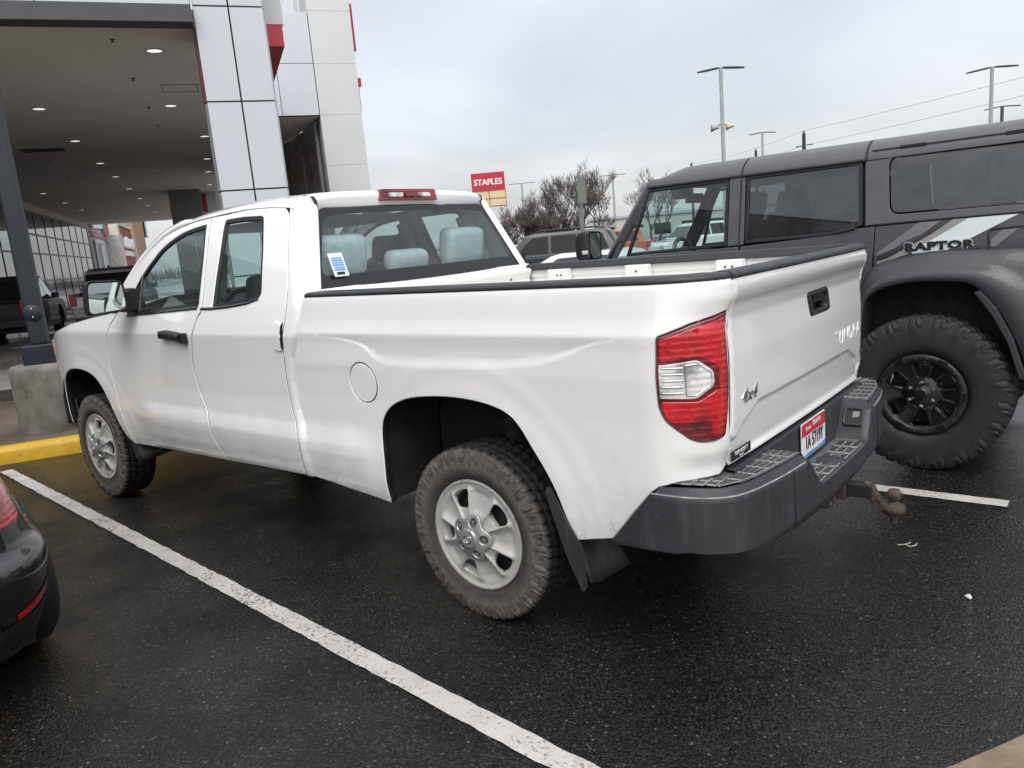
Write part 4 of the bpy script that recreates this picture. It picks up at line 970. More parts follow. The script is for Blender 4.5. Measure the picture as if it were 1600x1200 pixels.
# top treads of both outer steps, lower step, notch walls
def tread(name, poly, z, parent, cells, lift=.006):
    m = MB(); n = len(poly); m.add([(x, y, z) for x, y in poly], [tuple(range(n))]); o = m.build(name, M['step_worn'], parent)
    return o
def y_edge(y): s = s_of_y(y); p, n = bp_at(s); return p.x + .026
outer = [(-.92, .965), (-1.02, .945), (-1.085, .90)] + [(y_edge(y), y) for y in np.linspace(.86, .455, 8)] + [(-1.03, .455), (-1.03, .80), (-1.0, .84), (-.92, .88)]
def pads(parent, sy, cols, rows_, z, name='step_pad'):
    m = MB(); w = MB()
    for y0, y1 in cols:
        for x0, x1 in rows_:
            e0, e1 = y_edge(abs(y0))+.003, y_edge(abs(y1))+.003
            a0 = lambda k, e: -1.085 + (e + 1.085)*k
            P = [(a0(x0, e0), y0), (a0(x1, e0), y0), (a0(x1, e1), y1), (a0(x0, e1), y1)]
            q = [(p_[0], sy*p_[1]) for p_ in P]
            if sy < 0: q = q[::-1]
            ctr = np.mean(q, 0); base = [tuple(np.array(p_)) for p_ in q]; top = [tuple(ctr + (np.array(p_)-ctr)*.90) for p_ in q]
            v = [(x, y, z-.001) for x, y in base] + [(x, y, z+.004) for x, y in top]
            m.add(v, [(4, 5, 6, 7)], 0); m.add(v, [(0, 1, 5, 4), (1, 2, 6, 5), (2, 3, 7, 6), (3, 0, 4, 7)], 1)
    return m.build(name, [M['bumper_plastic'], M['worn_plastic']], parent)
for sy in (1, -1):
    q = [(x, sy*y) for x, y in outer]
    st = tread('top_step', q if sy > 0 else q[::-1], .7440, bumper, None)
    cols = [(.47+.0775*k+.003, .47+.0775*(k+1)-.003) for k in range(6)]
    rws = [(.02, .23), (.26, .48), (.51, .72), (.75, .97)]
    pads(st, sy, cols, rws, .7475)
    m = MB()
    for i in range(3):
        for j in range(2):
            x = -.985 - i*.040; y = .945-.046*j - i*.012
            v = [(x+.017, sy*(y+.019), .7465), (x-.017, sy*(y+.014), .7465), (x-.017, sy*(y-.022), .7465), (x+.017, sy*(y-.019), .7465)]
            ctr = Vector(np.mean(v, 0)); tp = [tuple(ctr + (Vector(a)-ctr)*.82 + Vector((0, 0, .004))) for a in v]
            m.add(v + tp, [(4, 5, 6, 7)], 0); m.add(v + tp, [(0, 1, 5, 4), (1, 2, 6, 5), (2, 3, 7, 6), (3, 0, 4, 7)], 1)
    m.build('step_pad', [M['bumper_plastic'], M['worn_plastic']], st)
lowp = [(f_bump(s, .585)[0]+.002, f_bump(s, .585)[1]) for s in np.linspace(sl, sr, 12)]
m = MB(); P = [(x, y, .584) for x, y in lowp] + [(-1.09, -.345, .584), (-1.09, .315, .584)]; m.add(P, [tuple(range(len(P)))]); ls = m.build('lower_step', M['step_worn'], bumper)
m = MB()
for (y0, y1) in [(.30, .215), (.20, .115), (.10, .015), (0, -.085), (-.10, -.185), (-.20, -.285)]:
    for k0, k1 in ((.25, .48), (.52, .73), (.77, .97)):
        if (y0, k0) in ((0, .52), (.10, .52)): continue
        xe = -1.222; x0 = -1.09+(xe+1.09)*k0; x1 = -1.09+(xe+1.09)*k1; v = [(x0, y0, .5855), (x1, y0, .5855), (x1, y1, .5855), (x0, y1, .5855)]
        ctr = Vector(np.mean(v, 0)); tp = [tuple(ctr + (Vector(a)-ctr)*.85 + Vector((0, 0, .004))) for a in v]
        m.add(v + tp, [(4, 5, 6, 7)], 0); m.add(v + tp, [(0, 1, 5, 4), (1, 2, 6, 5), (2, 3, 7, 6), (3, 0, 4, 7)], 1)
m.lathe([(.5845, .056), (.589, .054), (.590, .051), (.590, 0)], 28, axis='z', c=(-1.172, .01, 0))
m.build('step_pad', [M['bumper_plastic'], M['worn_plastic']], ls)
# notch: back wall, side walls with lamp pockets
m = MB()
m.grid([[Vector((-1.088, y, z)) for z in (.50, .584, .74, .755)] + [Vector((-1.05, y, .76))] for y in np.linspace(-.99, .99, 40) if abs(y) < .80], smooth=False)
m.build('bumper_back', M['bumper_plastic'], bumper)
for sy in (1, -1):
    yt, yb_ = (.455, .315) if sy > 0 else (-.455, -.345)
    xo_t = f_bump(sL if sy > 0 else sR, .74)[0]; xo_b = f_bump(sl if sy > 0 else sr, .585)[0]
    m = MB(); m.grid([[Vector((x_t, yt, .7455)), Vector(((x_t+x_b)/2, (yt*.62+yb_*.38), .68)), Vector(((x_t+x_b)/2, (yt*.25+yb_*.75), .62)), Vector((x_b, yb_, .5845))] for x_t, x_b in ((-1.075, -1.088), (-1.12, -1.13), (-1.17, -1.19), (xo_t, xo_b))]); nw = m.build('notch_wall', M['bumper_plastic'], bumper)
    cz, cy = .672, yt*.55+yb_*.45; tv = Vector((0, (yt-yb_), .7455-.5845)).normalized(); nv = Vector((0, -tv.z*sy, tv.y*sy)); nv = nv if nv.y*sy < 0 else -nv
    C = Vector((-1.150, cy, cz)) + nv*.004
    def pp(u, v, d=0): return C + Vector((u, 0, 0)) + tv*v + nv*d
    q = rounded([(-.042, -.045), (.042, -.045), (.042, .045), (-.042, .045)], .014, 4); q2 = [(a*.80, b*.80) for a, b in q]; n = len(q)
    m = MB(); m.add([pp(*a, 0) for a in q] + [pp(*a, .006) for a in q] + [pp(a[0]*.93, a[1]*.93, .009) for a in q] + [pp(*a, .007) for a in q2] + [pp(*a, -.02) for a in q2], [(r0*n+i, r0*n+(i+1) % n, (r0+1)*n+(i+1) % n, (r0+1)*n+i) for r0 in range(4) for i in range(n)]); m.build('lamp_bezel', M['bumper_plastic'], nw)
    m = MB(); m.add([pp(*a, -.002) for a in q2], [tuple(range(n))]); m.build('plate_lamp', M['black_plastic'], nw)
    m = MB(); m.add([pp(u, v, .0035) for u, v in ((-.026, -.002), (.004, -.006), (.004, .024), (-.026, .026))], [(0, 1, 2, 3)]); m.build('lamp_reflector', M['panel_grey'], nw)
# vertical panel seams beside the notch
for s_ in (s_of_y(.565), s_of_y(-.565)):
    m = MB(); m.grid([[Vector(f_bump(s_+ds, z)) + bp_at(s_)[1]*o_ for ds, o_ in ((-.004, .0005), (-.0015, .002), (.0015, .002), (.004, .0005))] for z in np.linspace(.487, .722, 14)]); m.build('bumper_seam', M['gasket'], bumper)
# worn edge line along the rim of the bumper
m = MB(); m.grid([[Vector(f_bump(s, z)) + bp_at(s)[1]*.0012 for z in (.7105, .7155)] for s in np.linspace(.17, sL-.01, 40)]); m.build('worn_edge', M['worn_plastic'], bumper)
m = MB(); m.grid([[Vector(f_bump(s, z)) + bp_at(s)[1]*.0012 for z in (.7105, .7155)] for s in np.linspace(sR+.01, BL-.17, 40)]); m.build('worn_edge', M['worn_plastic'], bumper)
# licence plate
m = MB(); PL = rounded([(-.152, -.076), (.152, -.076), (.152, .076), (-.152, .076)], .012, 4); pc = Vector((-1.100, -.0, .688))
m.prism(PL, lambda y, z: (pc.x+.003, y, pc.z+z), lambda y, z: (pc.x, y, pc.z+z)); plate = m.build('licence_plate', M['plate_white'], truck)
def flat(name, pts, mt, par, d):
    q = MB(); q.add([(pc.x-d, y, pc.z+z) for y, z in pts], [tuple(range(len(pts)))]); return q.build(name, mt, par)
flat('plate_red_band', [(-.148, .018), (.148, .018), (.148, .072), (-.148, .072)], M['ink_red'], plate, .0012)
flat('plate_blue_band', [(-.148, -.073), (.148, -.073), (.148, -.066), (.05, -.060), (-.06, -.064), (-.148, -.057)], M['ink_blue'], plate, .0012)
text('plate_lettering', 'IDAHO', .030, M['plate_white'], plate, (pc.x-.002, -.035, pc.z+.052), (0, -1, 0), (0, 0, 1), .0004, .0006, 1.1)
text('plate_lettering', 'Scenic', .026, M['plate_white'], plate, (pc.x-.002, .075, pc.z+.046), (0, -1, 0), (0, 0, 1), .0004, .0, shear=.3)
text('plate_number', '1A 5719Y', .080, M['ink_black'], plate, (pc.x-.002, -.004, pc.z-.017), (0, -1, 0), (0, 0, 1), .0006, .0008, 1.06, sx=.66)
# hitch receiver and ball mount
m = MB(); m.box((-1.10, -.02, .462), (.26, .085, .085)); m.box((-1.05, -.02, .52), (.10, .9, .07)); 
for dy in (-.105, .105): m.prism([(-1.0, .53), (-1.20, .51), (-1.215, .44), (-1.19, .40), (-1.14, .39), (-1.0, .46)], lambda x, z, dy=dy: (x, dy-.005-.02, z), lambda x, z, dy=dy: (x, dy+.005-.02, z))
hr = m.build('hitch_receiver', M['rust_steel'], truck, bevel=.006)
m = MB(); m.box((-1.25, -.02, .462), (.16, .055, .055)); m.build('shank', M['black_plastic'], hr, bevel=.004); m = MB(); m.tube([(-1.295, -.02, .478), (-1.315, -.02, .472), (-1.335, -.02, .435), (-1.355, -.02, .405), (-1.395, -.02, .398)], [.030, .030, .027, .026, .028], 4, smooth=False)
m.lathe([(.382, 0), (.382, .042), (.412, .042), (.412, .026), (.424, .022), (.430, .017), (.436, .017), (.442, .0235), (.455, .0285), (.467, .0275), (.480, .0195), (.486, .0), (.486, 0)], 24, axis='z', c=(-1.41, -.02, 0))
m.lathe([(.34, 0), (.34, .013), (.362, .013), (.362, .021), (.383, .021)], 6, axis='z', c=(-1.41, -.02, 0), smooth=False)
m.build('ball_mount', M['rust_steel'], hr)
m = MB(); m.tube([(-1.175, .055, .462), (-1.175, .09, .462)], .009, 8); m.tube([(-1.175, .085, .50), (-1.175, .085, .465), (-1.18, .087, .44), (-1.195, .088, .425), (-1.19, .088, .405), (-1.172, .087, .405), (-1.165, .086, .425), (-1.176, .085, .445)], .0035, 6)
m.build('hitch_pin', M['bare_steel'], hr)
# ------- mud flaps
for sy in (1, -1):
    m = MB(); rows = []
    for t in np.linspace(0, 1, 8):
        z = .66 - .40*t; 
        rows.append([Vector((-.455-.105*t*1.0 + .02*(k/8)**1.0*0 - .12*max(0, k/8-.5)*t, sy*(.985-.030*t - .20*k/8), z + .06*abs(k/8-.42)*t*1.2)) for k in range(9)])
    m.grid(rows); fo = m.build('mud_flap', M['flap_rubber'], truck, fixn=False)
    so_ = fo.modifiers.new('thick', 'SOLIDIFY'); so_.thickness = .006
    m = MB(); m.prism(rounded([(-.428, .675), (-.408, .655), (-.448, .52), (-.488, .40), (-.552, .265), (-.572, .285), (-.565, .44), (-.508, .53)], .012, 2), lambda x, z: (x, sy*.985, z), lambda x, z: (x, sy*.993, z)); m.build('flap_edge', M['flap_rubber'], fo)
    m = MB(); rows = []
    for t in np.linspace(0, 1, 6):
        z = .56 - .24*t; rows.append([Vector((3.245-.09*t - .02*k, sy*(.965-.01*t-.045*k), z + .01*k)) for k in range(6)])
    m.grid(rows); fo = m.build('mud_flap', M['black_plastic'], truck, fixn=False)
    so_ = fo.modifiers.new('thick', 'SOLIDIFY'); so_.thickness = .006
# ------- wheel housings, underbody, axles
for cx, A in ((0, RARCH), (3.7, FARCH)):
    for sy in (1, -1):
        m = MB(); m.grid([[Vector((x*1.0 + (x-cx)*.02, sy*y, z+.008)) for y in (.958, .80, .60)] for x, z in A], smooth=True); q = A + []
        m.add([(x, sy*.60, z) for x, z in q], [tuple(range(len(q)))])
        m.build('wheel_housing', M['underbody'], truck)
m = MB(); m.box((1.9, 0, .62), (4.6, 1.15, .22)); m.box((2.15, 0, .53), (1.9, 1.78, .16)); m.box((.82, 0, .60), (.45, 1.72, .26)); m.box((-.75, 0, .62), (.5, 1.3, .2))
m.build('chassis', M['underbody'], truck, bevel=.01)
m = MB(); m.tube([(0, -.75, .405), (0, .75, .405)], .055, 14); m.lathe([(-.13, .0), (-.13, .09), (0, .16), (.13, .09), (.13, 0)], 18, c=(0, 0, .405)); m.build('axle', M['underbody'], truck); m = MB(); m.tube([(3.7, -.75, .405), (3.7, .75, .405)], .04, 12)
m.build('axle', M['underbody'], truck)
for sy in (1, -1):
    m = MB(); m.tube([(-.55, sy*.56, .60), (-.2, sy*.56, .47), (0, sy*.56, .455), (.25, sy*.56, .48), (.55, sy*.56, .58)], .03, 6); m.tube([(.02, sy*.62, .45), (.10, sy*.56, .85)], .033, 10); m.tube([(.02, sy*.62, .62), (.08, sy*.57, .80)], .045, 10); m.build('leaf_spring', M['spring_dirt'], truck)
# ------- wheels
w0 = empty('wheel', (0, .858, .386), parent=truck)
ty = link('tyre', TYRE_T, M['tyre_muddy'], w0); 
rimE = empty('rim', parent=w0); rimE.location = (0, .098, 0)
truck_rim(rimE)
for ch in list(rimE.children):
    ch.parent = w0; ch.location = (0, .098, 0)
bpy.data.objects.remove(rimE)
for ch in w0.children:
    if not ch.name.startswith('tyre'): ch.scale = (1.02, 1, 1.02)
for ch in w0.children: ch.rotation_euler = (0, .35 if ch.name.split('.')[0] != 'tyre' else .1, 0)
for x, y, sg in ((3.7, .858, 1), (0, -.858, -1), (3.7, -.858, -1)):
    c = copy_tree(w0, truck); c.location = (x, y, .386)
    if sg < 0: c.rotation_euler = (0, 0, PI)
    for ch in c.children: ch.rotation_euler = (0, -.25 if x > 3 else .8, 0)
# ------- cabin
m = MB(); m.box((2.1, 0, .80), (2.1, 1.7, .1)); m.box((2.12, 0, 1.83), (1.3, 1.30, .02)); m.build('cabin_floor', M['cabin_dark'], truck, bevel=.01)
m = MB(); rows = [[Vector((x, y, z)) for x, z in ((2.55, 1.08), (2.52, 1.22), (2.58, 1.33), (2.75, 1.37), (3.15, 1.34))] for y in np.linspace(-.85, .85, 9)]; m.grid(rows); m.build('dashboard', M['cabin_dark'], truck)
m = MB(); pts = [(2.38+.06*math.sin(a), .40+.19*math.cos(a), 1.27+.17*math.sin(a)) for a in np.linspace(0, 2*PI, 29)]; m.tube(pts, .016, 8, caps=False); m.tube([(2.38, .40, 1.27), (2.62, .40, 1.15)], .03, 8); m.box((2.385, .40, 1.27), (.05, .30, .06), Matrix.Rotation(.3, 3, 'Y')); m.build('steering_wheel', M['cabin_black'], truck)
def seat(name, x, y, w, back_top, mat_, head=True, hy=.30, hz=.20):
    e = empty(name, (0, 0, 0), parent=truck)
    m = MB(); m.box((x+.24, y, 1.02), (.52, w, .16)); m.build('cushion', mat_, e, bevel=.05, seg=4)
    m = MB(); r_ = Matrix.Rotation(-.22, 3, 'Y'); m.box((x-.04, y, (back_top+1.0)/2), (.15, w, back_top-1.0), r_); m.build('backrest', mat_, e, bevel=.05, seg=4)
    if head:
        m = MB(); m.box((x-.12, y, back_top+hz*.5+.005), (.11, hy, hz), r_); o = m.build('headrest', mat_, e, bevel=.055, seg=5)
        for p_ in o.data.polygons: p_.use_smooth = True
        m = MB(); 
        for dy in (-.06, .06): m.tube([(x-.10, y+dy, back_top-.05), (x-.115, y+dy, back_top+.06)], .007, 6)
        m.build('headrest_post', M['bare_steel'], e)
    for ch in e.children:
        if ch.type == 'MESH' and ch.name.startswith(('cushion', 'backrest')):
            for p_ in ch.data.polygons: p_.use_smooth = True
    return e
seat('front_seat', 2.0, .42, .50, 1.53, M['cabin_dark'], True, .27, .18); seat('front_seat', 2.0, -.42, .50, 1.53, M['cabin_dark'], True, .27, .18)
rs = seat('rear_bench', 1.36, 0, 1.40, 1.50, M['seat_cloth'], False)
for y, hy, hz, zt in ((.50, .34, .225, 1.50), (0, .30, .125, 1.49), (-.50, .34, .225, 1.50)):
    R_ = Matrix.Rotation(-.16, 3, 'Y'); C_ = Vector((1.275, y, zt+hz*.5-.005)); m = MB(); m.box(C_, (.13, hy, hz), R_); o = m.build('headrest', M['seat_cloth'], rs, bevel=.06, seg=5)
    for p_ in o.data.polygons: p_.use_smooth = True
    q_ = rounded([(-hy/2+.012, -hz/2+.010), (hy/2-.012, -hz/2+.010), (hy/2-.012, hz/2-.010), (-hy/2+.012, hz/2-.010)], .05, 5); m = MB(); m.tube([C_ + R_ @ Vector((-.030, a, b)) for a, b in q_ + q_[:1]], .0045, 5, caps=False); m.build('seam', M['seat_seam'], o)
    for dy in (-.05, .05):
        m = MB(); m.tube([C_ + R_ @ Vector((0, dy, -hz/2-.06)), C_ + R_ @ Vector((0, dy, -hz/2+.02))], .008, 8); m.build('headrest_post', M['bare_steel'], rs)
# headliner pillars seen through the glass, grab handle, interior mirror
for sy in (1, -1):
    m = MB(); m.tube([(2.03, sy*.82, 1.42), (2.05, sy*.73, 1.80)], .05, 8); m.tube([(1.33, sy*.80, 1.42), (1.40, sy*.68, 1.80)], .06, 8)
    m.tube([(2.04, sy*.74, 1.74), (2.10, sy*.70, 1.71), (2.12, sy*.72, 1.58), (2.05, sy*.79, 1.54)], .016, 8); m.build('pillar_trim', M['cabin_light'], truck)
m = MB(); m.box((2.50, 0, 1.74), (.03, .25, .075)); m.tube([(2.5, 0, 1.75), (2.62, 0, 1.83)], .012, 6); m.build('interior_mirror', M['cabin_black'], truck, bevel=.01)
# ------------------------------------------------------------------ the ground
AZ = math.radians(-30)                       # the dealership stands turned by 30 degrees to the parked truck
def UV(u, v, z=0.0): return Vector((u*math.cos(AZ) - v*math.sin(AZ), u*math.sin(AZ) + v*math.cos(AZ), z))
def frame(name, u, v, z=0.0, **k):
    return tag(empty(name, UV(u, v, z), AZ), **k)
def sheet(name, pts, z, mt, thick=0.0):
    m = MB()
    if thick: m.prism(pts, lambda x, y: (x, y, z), lambda x, y: (x, y, z+thick))
    else: m.add([(x, y, z) for x, y in pts], [tuple(range(len(pts)))])
    return tag(m.build(name, mt), kind='structure')
sheet('ground', [(-900, -900), (900, -900), (900, 900), (-900, 900)], 0, M['asphalt'])
xy = lambda u, v: tuple(UV(u, v))[:2]
sheet('sidewalk', [xy(4.70, -3.2), xy(7.9, -3.2), xy(7.9, 16), xy(4.70, 16)], .002, M['sidewalk'], .145)
m = MB(); rows = []
for v in np.linspace(-3.2, 16, 90):
    j = .006*mnoise.noise((v*1.7, 0, 0)); rows.append([UV(4.54+j, v, .0), UV(4.55+j, v, .10), UV(4.562+j, v, .132), UV(4.585+j, v, .148+j*.5), UV(4.66, v, .151), UV(4.705, v, .150), UV(4.71, v, .02)])
m.grid(rows); tag(m.build('kerb', M['kerb_yellow']), kind='structure')
sheet('driveway', [xy(7.905, -6), xy(95, -6), xy(95, 9.95), xy(7.905, 9.95)], .004, M['drive'])
sheet('kerb_apron', [xy(7.92, -6), xy(10.4, -6), xy(10.4, 9.95), xy(7.92, 9.95)], .008, concrete('wet_apron', (.05, .042, .036), (.085, .075, .066), .4, 1.0, .10))
rj = random.Random(3)
def line(name, x0, y0, x1, y1, w):
    a = np.array([x0, y0]); b = np.array([x1, y1]); d = (b-a)/np.hypot(*(b-a)); n = np.array([-d[1], d[0]]); L = np.hypot(*(b-a)); k = int(L/.05)
    l = [tuple(a+d*L*i/k + n*(w/2 + rj.uniform(-.0035, .0035))) for i in range(k+1)]; r_ = [tuple(a+d*L*i/k - n*(w/2 + rj.uniform(-.0035, .0035))) for i in range(k, -1, -1)]
    sheet(name, l+r_, .004, M['line_paint'])
line('parking_line', 5.53, 1.083, -2.2, 1.642, .094)
line('parking_line', 5.2, -1.33, -1.66, -1.388, .105)
# concrete walkway edge behind the bay
ed = [xy(-2.02 + .02*mnoise.noise((v*2.3, 5, 0)) + .008*mnoise.noise((v*9, 1, 0)), v) for v in np.linspace(-20, 12, 160)]
sheet('walkway', [xy(-3.3, -20)] + ed[::1] + [xy(-3.3, 12)], .006, M['walk_tan'])
# small litter
m = MB(); m.tube([(-1.30, -.585, .006), (-1.33, -.60, .008), (-1.355, -.585, .007), (-1.375, -.605, .010), (-1.372, -.64, .006)], .0035, 5); m.tube([(-1.33, -.60, .008), (-1.345, -.64, .006)], .003, 5)
tag(m.build('twig', simple('pale_twig', (.34, .31, .27), .8)), 'pale thin twig lying on the asphalt below the tow ball', 'twig')
m = MB(); m.tube([(-1.668, -.16, .004), (-1.66, -.165, .010), (-1.645, -.172, .006)], [.006, .011, .004], 7)
tag(m.build('pebble', M['plate_white']), 'small white pebble on the wet asphalt right of the parked truck wheel', 'pebble')

# ------------------------------------------------------------------ dealership canopy
FR = UV(0, 0); H = 5.5
def panels_face(m, u, v0, v1, z0, z1, cols, zs, thick=.05, gap=.012, dir=-1, mi=0):
    """cladding sheets on a face u = const with open joints"""
    ve = np.linspace(v0, v1, cols+1)
    for i in range(cols):
        for k in range(len(zs)-1):
            a, b = ve[i]+gap/2, ve[i+1]-gap/2; c, d = zs[k]+gap/2, zs[k+1]-gap/2
            if c < z0: c = z0
            if d > z1: d = z1
            if d-c > .02: m.box((u+dir*thick/2*-1*-1, (a+b)/2, (c+d)/2), (thick, abs(b-a), d-c), mi=mi)
can = frame('entrance_canopy', 0, 0, label='grey entrance canopy on a white panelled column with downlights in its ceiling', cat='canopy')
m = MB(); m.box((36.0, 5.35, H+.15), (50.3, 9.96, .30)); m.build('soffit', M['soffit'], can)
m = MB(); m.box((10.64, 5.96, 5.63), (.40, 8.92, .262)); m.build('fascia_strip', M['fascia_dark'], can)
m = MB(); m.box((10.9, 5.95, 6.95), (.4, 8.9, 2.3))
mm = MB(); 
for k in range(4): mm.box((10.62, 1.50+2.2*k+1.1, 6.36), (.16, 2.18, 1.19)); mm.box((10.62, 1.50+2.2*k+1.1, 7.56), (.16, 2.18, 1.17))
mm.build('fascia_panel', M['panel_white'], can, bevel=.006)
m.build('fascia_back', M['panel_joint'], can)
# first column: core, two columns of cladding sheets with dark joints
m = MB(); m.box((11.20, .925, 4.0), (1.0, 1.06, 8.0)); col = m.build('column', M['panel_joint'], can)
m = MB(); panels_face(m, 10.66, .37, 1.48, 0.02, 8.0, 2, [-.02, 1.42, 2.86, 4.30, 5.79, 7.25, 8.0], .06, .026)
for z0, z1 in ((.02, 1.41), (1.43, 2.85), (2.87, 4.29), (4.31, 5.78), (5.80, 7.24)):
    m.box((11.20, .375, (z0+z1)/2), (1.0, .05, z1-z0)); 
m.build('column_panel', M['panel_white'], col, bevel=.004)
m = MB()
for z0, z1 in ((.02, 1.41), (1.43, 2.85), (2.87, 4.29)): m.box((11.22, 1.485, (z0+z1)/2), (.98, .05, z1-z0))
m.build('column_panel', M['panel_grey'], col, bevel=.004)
m = MB(); m.box((11.22, 1.485, 4.9), (.98, .05, 1.18)); m.build('red_side_panel', M['red_panel_shaded'], col)
# grey column further in, white one behind it
m = MB(); m.box((38.6, 3.02, 2.75), (1.2, .86, 5.5)); m.box((38.75, 2.28, 2.75), (1.2, .56, 5.5)); m.build('column', M['panel_grey'], can, bevel=.02)
m = MB(); m.box((40.2, 1.62, 2.75), (.8, .72, 5.5)); m.build('column', M['panel_white'], can, bevel=.02)
m = MB(); m.box((40.0, 1.9, 4.95), (.5, .30, .9)); m.build('red_side_panel', M['red_panel'], can)
# red beam and white box running back from the first column to the tower
m = MB(); m.box((15.55, .14, 5.61), (7.9, .30, .36)); m.build('red_beam', M['red_panel'], can)
m = MB(); m.box((15.56, .125, 6.5), (7.86, .33, 1.38)); m.build('upper_beam', M['panel_cream'], can)
for u, v in [(u, 4.97) for u in (12.3, 17.26, 22.0, 27.0, 31.2, 36.2, 41.4, 46.4, 51.4)] + [(12.21, 2.19), (17.19, 2.19)] + [(u, 1.5) for u in (21.9, 27.0, 31.0, 36.2, 41.2)] + [(u, 8.45) for u in (17.2, 22, 27, 31.1, 36.3, 41.5, 46.6)]:
    e = frame('ceiling_light', u, v, H, label='round recessed downlight glowing in the grey canopy ceiling', cat='downlight', group='downlights in the canopy ceiling')
    m = MB(); m.lathe([(.002, .165), (-.012, .165), (-.016, .157), (-.012, .13), (.0, .13)], 28, axis='z'); m.build('trim_ring', M['panel_white'], e)
    m = MB(); m.lathe([(-.004, .0), (-.004, .132)], 28, axis='z'); m.build('lamp', M['lamp_glow'], e)
for u, v in ((11.49, 2.79), (14.32, 2.74), (17.29, 2.68), (19.85, 2.65), (25.8, 6.3), (31.0, 6.6), (30.5, 3.3)):
    e = frame('sprinkler', u, v, H, label='small dark sprinkler head under the canopy ceiling', cat='sprinkler', group='sprinklers in the canopy ceiling')
    m = MB(); m.lathe([(0, .04), (-.008, .038), (-.010, .014), (-.042, .012), (-.044, .034), (-.048, .034), (-.048, 0)], 12, axis='z'); m.build('sprinkler_head', M['pole_dark'], e)
e = frame('ceiling_vent', 23.5, 6.05, H-.01, label='dark rectangular air grille in the canopy ceiling', cat='vent')
m = MB(); m.box((0, 0, 0), (.55, 1.15, .02)); m.build('grille', M['pole_navy'], e)
m = MB(); 
for k in range(5): m.box((-.2+.1*k, 0, -.013), (.03, 1.1, .012))
m.build('slat', M['fascia_dark'], e)
e = frame('access_hatch', 15.3, 1.9, H-.004, label='square access hatch outlined in the canopy ceiling beside the column', cat='hatch')
m = MB()
for (cu, cv, su, sv) in ((-.37, 0, .014, .72), (.37, 0, .014, .72), (0, .36, .75, .014), (0, -.36, .75, .014)): m.box((cu, cv, 0), (su, sv, .006))
m.build('hatch_frame', M['pole_dark'], e)

# ------------------------------------------------------------------ white portal tower behind the column
tw = frame('portal_tower', 0, 0, label='tall white panelled tower with a horizontal block beside the canopy column', cat='tower')
m = MB(); m.box((22.0, -2.40, 5.0), (2.9, 1.16, 10.0)); m.build('tower_core', M['panel_joint'], tw)
m = MB(); zs = [.02, 1.40, 2.87, 4.32, 5.78, 7.22, 8.68, 10.1]
for a, b in zip(zs[:-1], zs[1:]):
    m.box((20.53, -2.40, (a+b)/2), (.06, 1.23, b-a-.006)); m.box((22.0, -3.0, (a+b)/2), (2.9, .05, b-a-.006)); m.box((22.0, -1.795, (a+b)/2), (2.9, .03, b-a-.006))
m.build('tower_panel', M['panel_cream'], tw)
m = MB(); m.box((22.0, -.72, 7.2), (2.9, 2.07, 2.84)); m.build('block_core', M['panel_joint'], tw)
m = MB()
for a, b in ((5.78, 7.22), (7.235, 8.64)):
    m.box((20.53, -1.235, (a+b)/2), (.06, 1.045, b-a)); m.box((20.53, -.15, (a+b)/2), (.06, 1.09, b-a))
m.build('block_panel', M['panel_white'], tw, bevel=.004)
# curved dark underside and glazed wall of the passage
m = MB(); rows = []
for t in np.linspace(0, 1, 14):
    u = 20.6+10*t; rows.append([Vector((u, v, 5.76 - .0*t)) for v in (-1.78+.35*math.sin(t*PI), 1.2)])
m.grid(rows); m.build('passage_soffit', M['soffit'], tw)
m = MB(); rows = [[Vector((21.0+9.6*t, -1.72+.9*math.sin(t*PI*.5)*t + .5*t, z)) for z in (0, 2.0, 4.0, 5.74)] for t in np.linspace(0, 1, 18)]
m.grid(rows); m.build('passage_glazing', M['passage_glass'], tw)
m = MB()
for t in np.linspace(0.02, 1, 5):
    m.box((21.0+9.6*t, -1.70+.9*math.sin(t*PI*.5)*t + .5*t, 2.87), (.10, .10, 5.70))
m.build('mullion', M['panel_grey'], tw)
m = MB(); m.prism([(29.5, -.45), (29.5, .9), (31, .9), (31, -.2)], lambda u, v: (u, v, 4.75), lambda u, v: (u, v, 5.5)); m.build('passage_band', M['red_panel'], tw)
m = MB()
for k in range(9): m.tube([(20.9+.0*k, -1.6+.17*k, 8.64), (20.9, -1.6+.17*k, 9.9)], .022, 6)
m.tube([(20.9, -1.65, 9.3), (20.9, -.1, 9.3)], .022, 6); m.tube([(20.9, -.95, 8.64), (20.9, -.35, 9.9)], .022, 6); m.tube([(21.6, -.85, 8.64), (21.6, -.25, 9.9)], .022, 6)
m.build('roof_frame', M['sign_white'], tw)
for z0, z1, d in ((7.65, 9.0, .10), (5.9, 6.85, .05)):
    m = MB(); m.prism(rounded([(20.75, z0), (20.98, z0), (20.98, z1), (20.75, z1)], .1, 4), lambda u, z: (u, -3.026, z), lambda u, z, d=d: (u, -3.03-d, z))
    if d < .1: m.box((20.86, -3.08, z1-.10), (.24, .16, .22))
    m.build('red_letter', M['red_panel'], tw)
